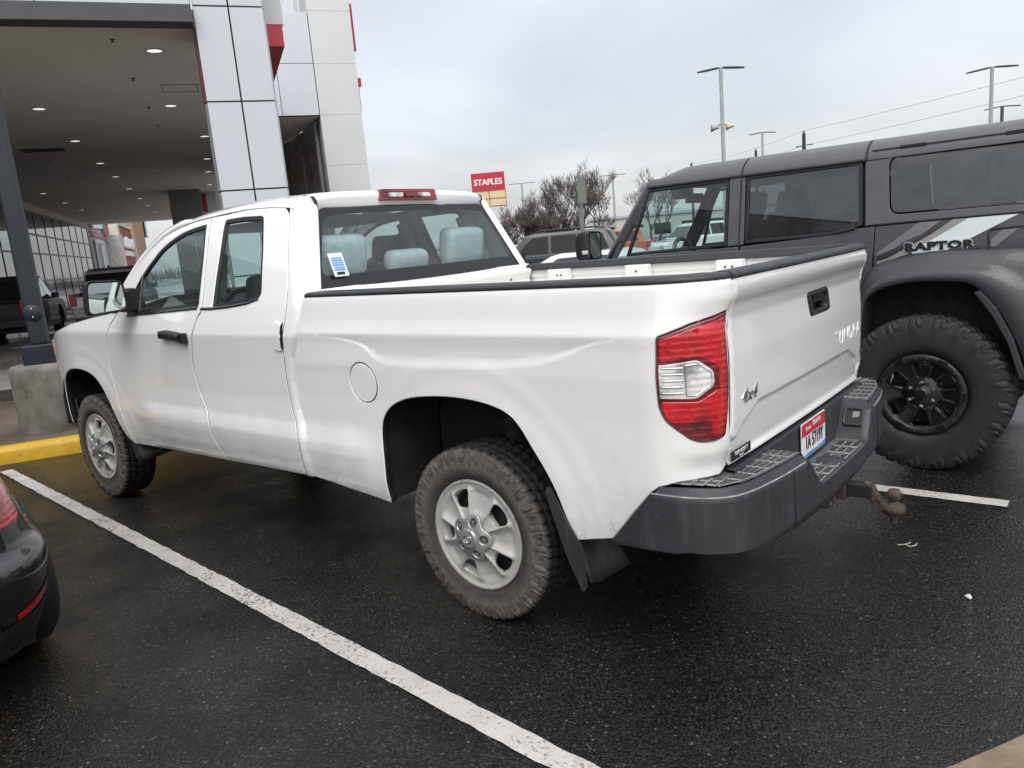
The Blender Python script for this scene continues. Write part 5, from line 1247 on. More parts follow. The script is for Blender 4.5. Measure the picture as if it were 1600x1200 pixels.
# ------------------------------------------------------------------ glazed showroom wall
sr = frame('showroom', 0, 0, label='showroom with a mirrored glass curtain wall of dark mullions under the canopy', cat='showroom')
m = MB(); m.grid([[Vector((u, 10.0, z)) for z in (.05, 5.13)] for u in np.linspace(8, 58.7, 2)]); m.build('glass_wall', M['showroom_glass'], sr)
m = MB(); u = 58.7
while u > 8: m.box((u, 9.99, 2.6), (.06, .03, 5.1)); u -= 2.45
m.build('mullion', M['mullion'], sr)
m = MB()
for z in (5.13, 4.01, 3.07, 1.72, .15): m.box((33.3, 9.985, z), (50.8, .035, .08))
m.build('transom', M['panel_grey'], sr)
m = MB(); m.box((33.3, 10.25, 5.40), (50.8, .5, .5)); m.box((33.3, 14, 2.6), (50.6, 7.4, 5.1)); m.build('bulkhead', M['soffit'], sr)
wg = frame('service_wing', 0, 0, label='grey panelled wall of the dealership continuing beyond the left edge', cat='building')
m = MB()
for k in range(9):
    for z in (.02, 1.45, 2.88, 4.31): m.box((7.2-1.6*k, 10.06, z+.71), (1.58, .06, 1.41))
m.build('wall_panel', M['panel_grey'], wg, bevel=.006)
m = MB(); m.box((.8, 13.2, 2.9), (14.4, 6.2, 5.8)); m.build('wall', M['panel_joint'], wg)
# ------------------------------------------------------------------ shops beyond the showroom
sh = frame('grey_shop', 0, 0, label='pale grey shop with a pink band and a dark doorway beyond the showroom', cat='shop')
m = MB(); m.box((63.8, 15, 2.95), (8.6, 10, 5.9)); m.build('wall', M['store_grey'], sh)
m = MB(); m.box((63.6, 9.96, 4.85), (8.2, .08, .40)); m.build('band', M['pink_band'], sh)
m = MB(); m.box((63.1, 9.95, 2.15), (3.6, .10, 4.2)); m.build('doorway', M['trim_dark'], sh)
m = MB(); m.box((64.2, 9.92, 2.1), (1.2, .10, 4.1)); m.box((60.9, 9.92, 2.2), (.5, .12, 4.4)); m.box((65.2, 9.92, 2.2), (.5, .12, 4.4)); m.box((63.1, 9.92, 4.33), (4.6, .12, .22)); m.build('door_frame', M['panel_white'], sh)
m = MB(); m.prism([(60.0, 5.2), (62.4, 5.75), (66.6, 5.78), (66.6, 5.45), (62.6, 5.35)], lambda u, z: (u, 9.95, z), lambda u, z: (u, 9.85, z)); m.build('white_trim', M['sign_white'], sh)
m = MB(); m.box((66.9, 9.9, 5.4), (1.4, .3, .9)); m.build('grey_trim', simple('store_darkgrey', (.20, .20, .19), .8), sh)
st_ = frame('stone_pylon', 0, 0, label='white rough stone pylon with a cream top at the end of the shops', cat='pylon')
m = MB(); m.box((69.0, 9.42, 2.53), (1.9, .98, 5.06)); m.build('stone_base', M['store_stone'], st_)
rs_ = random.Random(5); m = MB()
for k in range(30):
    z = .1 + k*.165; v = 8.94
    while v < 9.88:
        w = rs_.uniform(.12, .34); m.box((68.03-rs_.uniform(0, .05), min(9.9, v+w/2), z+.08), (.08, w*.94, .15)); v += w
m.build('stone_course', M['store_stone'], st_)
m = MB(); m.box((69.0, 9.36, 5.5), (1.4, .66, .86)); m.build('cream_top', M['cream_wall'], st_); m = MB(); m.box((68.6, 10.02, 2.6), (1.0, .22, 5.2)); m.build('cream_post', M['cream_wall'], st_)
rd = frame('red_shop', 0, 0, label='red brick shop wall with white lettering behind the stone pylon', cat='shop')
m = MB(); m.box((83.5, 14, 3.2), (12.6, 8, 6.4)); m.build('wall', M['store_red'], rd)
m = MB()
for k in range(22): m.box((83.5, 9.985, .2+k*.29), (12.6, .03, .03))
m.build('brick_course', M['pink_band'], rd)
m = MB(); m.box((83.5, 9.97, 6.55), (12.9, .3, .32)); m.box((90.2, 9.9, 3.0), (.8, .3, 6.0)); m.build('cream_coping', M['cream_wall'], rd)
# unreadable white script letters
rl = random.Random(11); m = MB()
for k in range(7):
    u0 = 80.2 + k*1.25
    for q in range(3):
        a = (u0+rl.uniform(0, .5), 4.3+rl.uniform(0, .2)); b = (u0+rl.uniform(.3, 1.0), 5.4-rl.uniform(0, .35)); m.tube([(a[0], 9.86, a[1]), ((a[0]+b[0])/2+rl.uniform(-.2, .2), 9.86, 4.9), (b[0], 9.86, b[1])], .14, 6)
for k in range(9): m.box((80.3+k*.88, 9.88, 3.72), (.62, .12, .36)); m.box((80.3+k*.88+.1, 9.88, 3.95), (.2, .12, .2))
m.build('white_lettering', M['sign_white'], rd)
nv = frame('navy_shop', 0, 0, label='navy shop front with a curved trim behind the red wall', cat='shop')
m = MB(); m.box((85.5, 15.2, 4.2), (10, 6.6, 8.4)); m.build('wall', M['store_navy'], nv)
m = MB(); pts = [(84.0+3.2*math.cos(a)*1.2, 11.85, 6.3+1.15*math.sin(a)) for a in np.linspace(0, PI, 15)]; m.tube(pts, .10, 6); m.build('curved_trim', M['pink_band'], nv)
tn = frame('tan_shop', 0, 0, label='tall plain tan shop wall at the far end of the row', cat='shop')
m = MB(); m.box((99, 14.0, 4.2), (14, 8.2, 8.4)); m.build('wall', M['store_tan'], tn); m = MB(); m.box((107.5, 12.5, 7.6), (2.6, 5.6, 2.6)); m.build('dark_screen', M['trim_dark'], tn)

# ------------------------------------------------------------------ dark pole on a concrete footing
lp = tag(empty('light_pole', (6.30, .35, .148)), 'dark navy square pole on a round grey concrete footing at the yellow kerb', 'light pole')
m = MB(); m.lathe([(0, .318), (.05, .320), (.60, .318), (.645, .311), (.665, .29), (.672, .25), (.672, 0)], 40, axis='z'); m.build('concrete_footing', M['plinth_concrete'], lp)
bpz = .672
pr = MB(); pr.box((0, 0, bpz+.095), (.30, .30, .19)); pr.build('base_cover', M['pole_navy'], lp, bevel=.012)
pr = MB(); pr.box((0, 0, bpz+.19+3.3), (.155, .155, 6.6)); pr.build('pole', M['pole_navy'], lp, bevel=.018)
hd_ = Vector((-2.12-6.3, 3.18-.35, 0)).normalized(); hx = Vector((-1, 0, 0)); pr = MB()
pr.lathe([(-.076, .082), (-.086, .082), (-.089, .077), (-.089, 0)], 24, axis='x', c=(0, .0, bpz+.50)); cv = pr.build('hand_hole_cover', M['pole_navy'], lp)
pr = MB()
for dz in (-.040, .040): pr.lathe([(-.089, .008), (-.095, .006), (-.095, 0)], 8, axis='x', c=(0, 0, bpz+.50+dz))
pr.build('cover_screw', M['chrome'], cv)
pr = MB(); pr.box((0, .35, 7.45), (.30, .75, .08)); pr.box((0, -.35, 7.45), (.30, .75, .08)); pr.build('lamp_head', M['pole_navy'], lp, bevel=.02)
for ch in lp.children: ch.rotation_euler = (0, 0, AZ)

# ------------------------------------------------------------------ lamp posts of the car park
def lamp_post(x, y, top, pole_r, label, arm=.55, tilt=0.10, rz=.3, mt='pole_grey', cams=False, group='lamp posts around the car park'):
    e = tag(empty('lamp_post', (x, y, 0), rz), label, 'lamp post', group)
    m = MB(); m.tube([(0, 0, .5), (0, 0, top)], [pole_r*1.15, pole_r*.9], 10); m.build('pole', M[mt], e)
    m = MB(); m.lathe([(0, .28), (.62, .28), (.66, .24), (.66, 0)], 18, axis='z'); m.build('base', M['plinth_concrete'], e)
    for s in (1, -1):
        m = MB(); R_ = Matrix.Rotation(-s*tilt, 3, 'X')
        P = [(0.06, -.05), (.16, -.12), (arm*1.0, -.13), (arm+.28, -.06), (arm+.28, .06), (arm*1.0, .13), (.16, .12), (.06, .05)]
        m.prism(P, lambda a, b, s=s: R_ @ Vector((b, s*a, .022)) + Vector((0, 0, top-.05)), lambda a, b, s=s: R_ @ Vector((b, s*a, .060)) + Vector((0, 0, top-.05)))
        m.build('lamp_head', M['pole_dark'], e)
    if cams:
        for s in (1, -1):
            m = MB(); m.tube([(0, s*.08, top-1.95), (s*.05, s*.16, top-2.0)], .03, 6); m.lathe([(0, .05), (.12, .07), (.28, .15), (.28, 0)], 14, axis='y', c=(s*.05, s*.12 - (.28 if s < 0 else 0), top-2.06)); m.build('horn_speaker', M['sign_cream'] if s < 0 else M['pole_grey'], e)
    return e
lamp_post(9.82, -24.34, 7.10, .068, 'grey twin lamp post with two horn speakers behind the dark four-by-four', rz=-1.0, cams=True)
lamp_post(16.74, -46.35, 7.06, .075, 'grey twin lamp post rising above the roof of the dark four-by-four', rz=-1.1)
lamp_post(2.38, -31.52, 6.42, .068, 'grey twin lamp post at the right edge beside the overhead wires', rz=-1.35)
lamp_post(3.81, -46.46, 6.42, .09, 'dark lamp post low behind the right hand roof edge', rz=-1.35, mt='pole_dark')
lamp_post(47.62, -60.74, 7.45, .10, 'thin far lamp post in front of the bushes right of the shop sign', arm=1.1, tilt=0, rz=-.91)
lamp_post(39.39, -65.2, 7.35, .10, 'thin far lamp post standing clear right of the tallest bare tree', arm=1.1, tilt=0, rz=-1.0)
# ------------------------------------------------------------------ shop sign on posts
sg = tag(empty('pylon_sign', (56.1, -65.4, 0), math.atan2(-2.48, -2.92)), 'red and cream shop sign reading STAPLES on a tall post behind the pickup roof', 'sign')
# local x runs along the face; right end (seen from the camera) is +x
m = MB(); m.box((0, .25, 8.62), (3.84, .5, 2.02)); m.build('red_panel', M['sign_red'], sg, bevel=.03)
m = MB(); m.box((0, .25, 6.72), (3.84, .46, 1.76)); cp_ = m.build('cream_panel', M['sign_cream'], sg)
m = MB()
for x, z, w, h in ((0, 6.72, .07, 1.8), (0, 6.72, 3.86, .06), (0, 7.60, 3.86, .06), (0, 5.84, 3.86, .08), (-1.92, 6.72, .07, 1.8), (1.92, 6.72, .07, 1.8)): m.box((x, .25, z), (w, .54, h))
m.build('panel_divider', M['sign_red'], sg)
m = MB(); m.box((1.78, .25, 4.3), (.30, .4, 8.6)); m.build('post', M['cream_wall'], sg)
SIGN = sg
# ------------------------------------------------------------------ utility poles and wires
def upole(x, y, top, label, rz, extra=True):
    e = tag(empty('utility_pole', (x, y, 0), rz), label, 'utility pole', 'wooden utility poles behind the car park')
    m = MB(); m.tube([(0, 0, 0), (0, 0, top)], [.20, .14], 8); m.build('pole', M['wood_grey'], e)
    m = MB(); m.box((0, 0, top-2.35), (2.6, .12, .14)); m.build('crossarm', M['wood_grey'], e)
    m = MB()
    for q in (-1.15, -.6, .6, 1.15): m.lathe([(0, .06), (.12, .08), (.2, .05), (.22, 0)], 8, axis='z', c=(q, 0, top-2.28))
    m.lathe([(0, .06), (.15, .09), (.25, 0)], 8, axis='z', c=(0, 0, top)); m.box((.35, 0, top-1.0), (.6, .06, .08)); m.box((-.45, .0, top-.95), (.5, .06, .08)); m.build('insulator', M['pole_dark'], e)
    return e
upole(19.72, -63.32, 8.3, 'wooden utility pole with a crossarm behind the roof of the dark four-by-four', .2)
upole(45.53, -95.96, 9.9, 'distant utility pole seen left of the two-horned lamp post', .2)
upole(30.5, -80.5, 9.0, 'utility pole mostly hidden by the speaker lamp post', .2)
upole(-18.0, -40.0, 9.2, 'utility pole carrying the wires beyond the right edge', .2)
def wire(a, b, sag, nm):
    m = MB(); pts = [Vector(a).lerp(Vector(b), t) - Vector((0, 0, sag*4*t*(1-t))) for t in np.linspace(0, 1, 16)]; m.tube(pts, .022, 4); return m
m = MB()
for a, b in (((45.5, -96, 9.9), (19.72, -63.32, 8.5)), ((45.5, -95, 8.0), (19.72, -62.9, 7.3)), ((45.5, -96.9, 7.7), (19.72, -63.9, 6.3)), ((19.72, -63.3, 8.5), (-18, -40, 9.4)), ((19.72, -63.0, 7.3), (-18, -40, 8.5))):
    pts = [Vector(a).lerp(Vector(b), t) - Vector((0, 0, .35*4*t*(1-t))) for t in np.linspace(0, 1, 16)]; m.tube(pts, .014, 4)
tag(m.build('power_line', M['wire']), 'thin overhead wires strung between the utility poles', 'power line')
# ------------------------------------------------------------------ street sign seen from behind
ss = tag(empty('street_sign', (4.53, -6.80, 0), math.radians(8)), 'tall narrow sign on a grey steel post seen edge-on, behind the white truck bed', 'sign')
m = MB(); m.box((0, 0, 1.25), (.045, .06, 2.5)); m.build('post', M['signpost'], ss)
m = MB(); m.box((-.03, 0, 2.25), (.004, .30, .34)); m.build('sign_plate', M['sign_back'], ss)
# ------------------------------------------------------------------ bare trees
def bare_tree(name, x, y, h, spread, seed, label, depth=6, r0=.16, up=.55, stems=1, low=.35):
    rg = random.Random(seed); e = tag(empty(name, (x, y, 0)), label, 'tree', 'bare winter trees behind the car park')
    tr = MB(); cr = MB()
    def grow(p, d, L, r, k):
        n = 3 if k > 1 else 2; pts = [p]; q = p; dd = d
        for i in range(n):
            dd = (dd + Vector((rg.uniform(-.16, .16), rg.uniform(-.16, .16), rg.uniform(-.02, .14)))).normalized(); q = q + dd*L/n; pts.append(q)
        (tr if k >= depth-1 else cr).tube(pts, [r*(1-.38*i/n) for i in range(n+1)], 5 if k > 3 else 3, caps=False, smooth=k > 3)
        if k == 0: return
        for j in range(rg.choice((2, 3, 3)) if k > 2 else 3):
            a = rg.uniform(0, 2*PI); s = rg.uniform(.28, .62)*spread; ax_ = dd.orthogonal().normalized(); ax_.rotate(Matrix.Rotation(a, 3, dd))
            nd = (dd + ax_*s + Vector((0, 0, up*.22))).normalized(); t = rg.uniform(.35, 1.0); st = pts[max(1, int(round(t*n)))]
            grow(st, nd, L*rg.uniform(.66, .86), max(.011, r*.55), k-1)
    for s in range(stems):
        a = 2*PI*s/max(1, stems) + rg.uniform(-.3, .3); o = Vector((.25*math.cos(a), .25*math.sin(a), 0)) if stems > 1 else Vector()
        grow(o, (Vector((o.x*1.6, o.y*1.6, 1))).normalized(), h*low, r0, depth)
    tr.build('trunk', M['bark'], e, fixn=False); cr.build('crown', M['twig'], e, fixn=False)
    return e
bare_tree('bare_tree', 32.0, -46.1, 6.3, 1.0, 4, 'tallest bare tree with upright twigs behind the grey vehicle', 7, .16, .8, 2, .34)
bare_tree('bare_tree', 30.6, -46.6, 5.0, 1.15, 9, 'wide bare tree touching the tallest one on its right', 7, .13, .55, 2, .32)
bare_tree('bare_tree', 35.4, -43.9, 4.2, 1.2, 21, 'low bushy bare tree nearest the shop sign', 7, .10, .5, 3, .32)
bare_tree('bare_tree', 34.0, -45.0, 4.7, 1.2, 33, 'bushy bare tree between the low one and the tallest one', 7, .11, .5, 3, .32)
bare_tree('bare_tree', 31.2, -58.4, 6.6, 1.0, 45, 'bare tree peeking over the windshield of the dark four-by-four', 7, .14, .8, 2, .34)
bare_tree('bare_tree', 33.2, -45.6, 4.4, 1.2, 71, 'dense bare tree behind the tallest one', 7, .11, .5, 3, .32)
bare_tree('bare_tree', 37.5, -43.5, 3.6, 1.3, 51, 'small bare shrub behind the right end of the pickup roof', 6, .09, .5, 3, .34)
bare_tree('bare_tree', -7.6, -12.4, 8.2, 1.0, 61, 'bare tree mirrored in the lower edge of the pickup rear window', 7, .16, .6, 1, .30)
# distant band of trees and low buildings along the horizon
rh = random.Random(8); m = MB()
for k in range(420):
    a = math.radians(rh.uniform(-88, -22)); D = rh.uniform(150, 260); c = Vector((D*math.cos(a), D*math.sin(a), 0)); w = rh.uniform(1.5, 4); h = rh.uniform(1.5, 4.2)
    for q in range(16):
        o = Vector((rh.uniform(-w, w), rh.uniform(-w, w), 0)); tw = rh.uniform(.06, .22); hh_ = h*rh.uniform(.45, 1.0); lx, ly = rh.uniform(-.5, .5), rh.uniform(-.5, .5); m.add([c+o+Vector((-tw, tw, 0)), c+o+Vector((tw, -tw, 0)), c+o+Vector((lx+tw*.5, ly-tw*.5, hh_*.7)), c+o+Vector((lx*1.6, ly*1.6, hh_)), c+o+Vector((lx-tw*.5, ly+tw*.5, hh_*.7))], [(0, 1, 2, 3, 4)])
tag(m.build('distant_trees', M['twig'], fixn=False), 'far line of bare trees along the horizon', 'trees', kind='stuff')
lb = tag(empty('low_building', (70, -150, 0), .5), 'low pale building far beyond the car park', 'building')
m = MB(); m.box((0, 0, 2.2), (46, 14, 4.4)); m.build('wall', M['store_stone'], lb); m = MB(); m.box((0, 0, 4.6), (46.6, 14.6, .5)); m.build('roof', M['store_grey'], lb)
m = MB()
for k in range(8): m.box((-20+5.6*k, 7.05, 1.7), (3.4, .1, 2.2)); 
m.build('window', M['glass_black'], lb)
# sign lettering (faces the camera)
_xd = Vector((54.66-57.58, -66.64+64.16, 0)).normalized()
_n = Vector((_xd.y, -_xd.x, 0)); _n = _n if _n.dot(Vector((-2.12-56, 3.18+65, 0))) > 0 else -_n
SIGN.rotation_euler = (0, 0, math.atan2(_xd.y, _xd.x)); 
bpy.context.view_layer.update()
loc_n = SIGN.matrix_world.to_3x3().inverted() @ _n
fy = -.01 if loc_n.y < 0 else .51
tlt = text('lettering', 'STAPLES', .92, M['sign_white'], SIGN, (0, fy, 8.55), (1, 0, 0), (0, 0, 1), .02, .02, .96)
m = MB(); m.box((.42, fy-.03 if fy < 0 else fy+.03, 8.62), (.10, .04, .66), Matrix.Rotation(.35, 3, 'Y')); m.build('bent_letter_stroke', M['sign_white'], SIGN)
# ------------------------------------------------------------------ the dark four-by-four on the right (faces the same way as the truck)
suv = tag(empty('off_road_vehicle', (-1.15, -2.62, 0)), 'dark grey off-road four-by-four with striped decals and huge black tyres beside the white truck', 'off-road vehicle')
GP, HT = M['grey_paint'], M['grey_hardtop']
BX, BY_ = -1.15, -2.62
# side plane in local coordinates (y up to +.82 at the fender flares)
SZ = [.40, .60, .95, 1.20, 1.33, 1.36, 1.45, 1.90, 1.93, 2.02]; SYs = [.63, .66, .685, .69, .69, .685, .67, .59, .57, .45]
def y_suv(x, z): return lerp(z, SZ, SYs)
def f_suv(x, z): return (x-BX, y_suv(x, z), z)
def f_suvR(x, z): return (x-BX, -y_suv(x, z), z)
def sidepanel(name, out, mt, par, holes=(), off=0.0, both=True, sp=.05, r=.005, depth=.02, lift=0.0, seal=True, right=True):
    a = panel(name, out, f_suv, mt, par, holes=holes, sp=sp, r=r, depth=depth, flip=True, lift=lift, seal=M['gasket'] if seal else None)
    if right: panel(name, out, f_suvR, mt, par, holes=holes, sp=sp*1.3, r=r, depth=depth, flip=False, lift=lift, seal=M['gasket'] if seal else None)
    return a
gq = .006
# rear quarter (paint), with the flare mounted over it
_fo = spline([(.44, .66), (.42, .92), (.375, 1.10), (.295, 1.252), (.132, 1.304), (-.07, 1.332), (-.32, 1.326), (-.49, 1.316), (-.68, 1.23), (-.80, 1.02), (-.86, .80)], 4)
quarter = [(-.861, 1.497), (-.854, 1.25)] + [(BX+x, z-.004) for x, z in _fo if x < .287] + [(-2.02, .82), (-2.02, 1.512), (-1.626, 1.512)]
sidepanel('rear_quarter', quarter, GP, suv)
fdoor = [(.020, 1.430), (.020, .62), (.95, .60), (1.04, .70), (1.06, 1.36), (1.00, 1.405)]
rdoor = [(.008, 1.430), (.008, .62), (-.62, .62), (-.80, .90), (-.83, 1.06), (-.848, 1.25), (-.856, 1.497), (-.72, 1.492), (-.60, 1.462)]
WF = [(.740, 1.895), (.105, 1.902), (.105, 1.44), (.915, 1.412)]
WR = [(-.020, 1.900), (-.768, 1.906), (-.785, 1.51), (-.62, 1.462), (-.024, 1.447)]
fd_ = sidepanel('front_door', fdoor, GP, suv); rd_ = sidepanel('rear_door', rdoor, GP, suv)
for par, Wn, mt in ((fd_, WF, 'glass_clear'), (rd_, WR, 'glass_dark')):
    q = Wn if area2(Wn) > 0 else Wn[::-1]; q = rounded(q, .012, 3)
    inn = list(map(tuple, offset(q, .022)))
    for f_, fl in ((f_suv, True), (f_suvR, False)):
        panel('window_frame', q, f_, M['gasket'], par, holes=[inn], sp=.08, r=.004, depth=.02, flip=fl)
        panel('window_glass', list(map(tuple, offset(q, .018))), f_, M[mt], par, sp=.1, r=.001, depth=.001, flip=fl, lift=-.012)
# pillar between the doors
sidepanel('centre_pillar', [(.100, 1.900), (-.014, 1.902), (-.018, 1.44), (.100, 1.436)], M['grey_hardtop'], suv, lift=.001)
sidepanel('pillar_seam', [(.018, 1.90), (.008, 1.90), (.010, 1.43), (.020, 1.43)], M['gasket'], suv, lift=.004, r=.001, depth=.002, seal=False)
m = MB(); m.prism([(-.735, 1.535), (-.612, 1.482), (-.622, 1.470), (-.745, 1.490)], lambda x, z: (x-BX, y_suv(x, z)+.004, z), lambda x, z: (x-BX, y_suv(x, z)+.016, z)); m.build('door_handle', M['black_plastic'], rd_, bevel=.003)
# hard top over the rear quarter with its window
top = [(-.800, 1.506), (-.782, 1.925), (-2.02, 1.945), (-2.04, 1.520)]
QW = rounded([(-.918, 1.912), (-1.78, 1.925), (-1.82, 1.562), (-.938, 1.560)], [.07, .05, .05, .06], 6)
tp = sidepanel('hard_top', top, HT, suv, holes=[QW])
qc = QW if area2(QW) > 0 else QW[::-1]
for f_, fl in ((f_suv, True), (f_suvR, False)):
    panel('window_glass', list(map(tuple, offset(qc, .008))), f_, M['glass_dark'], tp, sp=.1, r=.003, depth=.004, flip=fl, lift=-.002)
# roof: three sections with black seams
def roofsec(name, x0, x1, par, nose=False):
    rows = []
    for x in np.linspace(x0, x1, 10):
        k = sstep(.40, .74, x) if nose else 0; dz = -.11*k*k
        row = []
        for sgn in (1, -1):
            q = [(.592, 1.903), (.588, 1.930), (.565, 1.962), (.520, 1.996+dz*.4), (.455, 2.028+dz*.7), (.30, 2.044+dz), (.0, 2.052+dz)]
            if sgn == -1: q = q[-2::-1]
            row += [Vector((x-BX, sgn*y, z)) for y, z in q]
        rows.append(row)
    m = MB(); m.grid(rows)
    n = len(rows[0]); m.add(rows[0], [tuple(range(n))]); m.add(rows[-1], [tuple(range(n))[::-1]])
    return m.build(name, HT, par)
roofsec('roof_panel', .735, .018, suv, True); roofsec('roof_panel', .002, -.782, suv); roofsec('roof_panel', -.800, -2.05, suv)
for x in (.010, -.791):
    m = MB(); m.grid([[Vector((x-BX+dx, s*y, z)) for s in (1, -1) for y, z in ([(.588, 1.90), (.582, 1.930), (.560, 1.960), (.515, 1.992), (.45, 2.022), (.3, 2.038), (0, 2.046)] if s == 1 else [(.3, 2.038), (.45, 2.022), (.515, 1.992), (.560, 1.960), (.582, 1.930), (.588, 1.90)])] for dx in (-.009, .009)]); m.build('roof_seam', M['gasket'], suv)
for y in (1, -1):
    m = MB(); m.grid([[Vector((x-BX, y*(.598), 1.898)), Vector((x-BX, y*.602, 1.906)), Vector((x-BX, y*.592, 1.914))] for x in (.74, -.79)]); m.build('drip_rail', M['gasket'], suv)
    m = MB()
    m.box((-1.42-BX, y*.574, 1.958), (1.20, .006, .006))
    for x, w in ((-1.05, .14), (-1.62, .20)): m.box((x-BX, y*.575, 1.958), (w, .012, .016))
    m.build('roof_rail_strip', M['gasket'], suv)
m = MB(); m.box((-2.03-BX, 0, 1.73), (.04, 1.1, .44)); m.build('rear_glass', M['glass_dark'], suv); m = MB(); m.box((-2.03-BX, 0, 1.08), (.06, 1.34, .86)); tg = m.build('tailgate', GP, suv, bevel=.02)
m = MB(); m.lathe([(-.14, .30), (-.14, .44), (.12, .44), (.14, .30)], 36, axis='x', c=(-2.24-BX, 0, 1.1)); m.build('spare_tyre', M['tyre_clean'], suv); m = MB(); m.lathe([(-.10, .31), (-.12, .29), (-.10, .10), (-.13, .08), (-.13, 0)], 32, axis='x', c=(-2.24-BX, 0, 1.1)); m.build('spare_rim', M['wheel_black'], suv)
# windshield and front pillars
for s in (1, -1):
    m = MB(); rows = []
    for x, z, y in ((.715, 1.945, .56), (.735, 1.925, .58), (.90, 1.66, .64), (1.055, 1.42, .68), (1.09, 1.36, .70)):
        rows.append([Vector((x-.055-BX, s*(y+.002), z-.035)), Vector((x-.0-BX, s*y, z)), Vector((x+.035-BX, s*(y-.03), z+.02)), Vector((x+.02-BX, s*(y-.085), z+.01))])
    m.grid(rows); m.build('windshield_pillar', M['trim_dark'], suv)
m = MB(); m.grid([[Vector((x-BX+.03*(1-(y/.6)**2), y*k, z)) for y in np.linspace(-.60, .60, 9)] for x, z, k in ((.73, 1.965, .90), (.90, 1.66, .96), (1.08, 1.40, 1.02))]); m.build('windshield', M['glass_clear'], suv)
# hood, front fenders, nose
m = MB(); m.prism([(1.05, 1.20), (1.05, 1.375), (1.30, 1.395), (2.35, 1.33), (2.52, 1.26), (2.55, .80), (2.45, .62), (2.30, .62), (2.26, .95), (2.05, 1.12), (1.75, 1.16), (1.45, 1.10), (1.28, .92), (1.22, .62), (1.05, .62)], lambda x, z: (x-BX, -.68, z), lambda x, z: (x-BX, .68, z)); m.build('front_body', GP, suv, bevel=.04, seg=3)
m = MB(); m.box((2.62-BX, 0, .72), (.22, 1.7, .26)); m.build('front_bumper', M['black_plastic'], suv, bevel=.04)
m = MB(); m.box((-2.10-BX, 0, .72), (.16, 1.5, .24)); m.build('rear_bumper', M['black_plastic'], suv, bevel=.04)
m = MB(); m.box((.3-BX, 0, .66), (2.0, 1.28, .14)); m.build('floor', M['underbody'], suv, bevel=.02)
for s in (1, -1):
    m = MB(); m.box((.20-BX, s*.70, .60), (1.7, .12, .07)); m.build('rock_rail', M['black_plastic'], suv, bevel=.02)
# wide flares: front and rear
def flare(cx, name):
    # inner (arch opening) and outer outlines, relative to the axle position
    inn = [(.36, .66), (.335, .90), (.31, 1.055), (.215, 1.122), (.07, 1.153), (-.085, 1.154), (-.222, 1.141), (-.288, 1.098), (-.374, .992), (-.451, .846), (-.509, .696), (-.53, .60)]
    out = [(.44, .66), (.42, .92), (.375, 1.10), (.295, 1.252), (.132, 1.304), (-.07, 1.332), (-.32, 1.326), (-.49, 1.316), (-.68, 1.23), (-.80, 1.02), (-.86, .80), (-.88, .66)]
    I = spline(inn, 4); O = spline(out, 4); a = suv
    for s in (1, -1):
        rows = []
        for (xi, zi), (xo, zo) in zip(I, O):
            row = []
            for t, yy in ((0, .60), (0, .77), (.015, .795), (.04, .802), (.20, .800), (.40, .790), (.43, .775), (.60, .758), (.82, .735), (.97, .708), (1, .69)):
                row.append(Vector((cx + xi + (xo-xi)*t, s*yy, zi + (zo-zi)*t)))
            rows.append(row)
        m = MB(); m.grid(rows); m.build(name, M['flare_paint'], a, fixn=True)
        m = MB(); q = [Vector((cx+x, s*.50, z)) for x, z in I]; m.add(q, [tuple(range(len(q)))]); m.grid([[Vector((cx+x, s*y, z+.004)) for y in (.79, .50)] for x, z in I]); m.build('wheel_housing', M['underbody'], a)
        # dark lower lip behind the wheel
        m = MB(); m.prism([(-.46, .84), (-.38, 1.0), (-.30, 1.10), (-.27, 1.09), (-.36, .96), (-.44, .80), (-.50, .60), (-.535, .60)], lambda x, z: (cx+x, s*.80, z), lambda x, z: (cx+x, s*.832, z)); m.build('flare_lip', M['flare_plastic'], a, bevel=.006)
M['flare_paint'] = paint('flare_paint', (.031, .032, .037), dirt=.08, dirtcol=(.12, .11, .10), flake=.06, rough=.45, drops=.6, coat=.25)
flare(0, 'fender_flare')
flare(2.95, 'fender_flare')
# decals along the quarter: mono stripes and a pale one, name over them
def decal(name, P, mt, lift=.0035, par=None):
    return panel(name, P, f_suv, mt, par or suv, sp=.06, r=.0004, depth=.0004, flip=True, lift=lift)
M['decal_white'] = simple('decal_white', (.55, .60, .61), .35, var=.05, coat=.4); M['decal_taupe'] = simple('decal_taupe', (.23, .215, .21), .4, var=.05, coat=.4)
M['decal_grey'] = simple('decal_grey', (.135, .13, .145), .4, var=.05, coat=.4); M['decal_dark'] = simple('decal_dark', (.020, .020, .024), .4, var=.05, coat=.4)
qd = [o for o in suv.children if o.name.startswith('rear_quarter')][0]
decal('stripe_decal', [(-.875, 1.333), (-.960, 1.395), (-1.10, 1.500), (-1.222, 1.503), (-1.13, 1.435), (-1.02, 1.390), (-.985, 1.360), (-.875, 1.315)], M['decal_grey'], .0030, qd)
decal('stripe_decal', [(-.876, 1.312), (-.985, 1.358), (-1.06, 1.392), (-1.13, 1.424), (-1.225, 1.503), (-1.275, 1.503), (-1.16, 1.425), (-1.05, 1.365), (-.93, 1.298), (-.878, 1.285)], M['decal_dark'], .0042, qd)
decal('stripe_decal', [(-.878, 1.282), (-.94, 1.300), (-1.06, 1.362), (-1.17, 1.425), (-1.283, 1.504), (-1.352, 1.504), (-1.26, 1.445), (-1.12, 1.365), (-1.05, 1.318), (-.95, 1.288), (-.878, 1.262)], M['decal_taupe'], .0050, qd)
decal('stripe_decal', [(-1.055, 1.318), (-1.125, 1.366), (-1.262, 1.446), (-1.356, 1.504), (-1.604, 1.507), (-1.49, 1.448), (-1.36, 1.380), (-1.262, 1.330), (-1.16, 1.325)], M['decal_white'], .0036, qd)
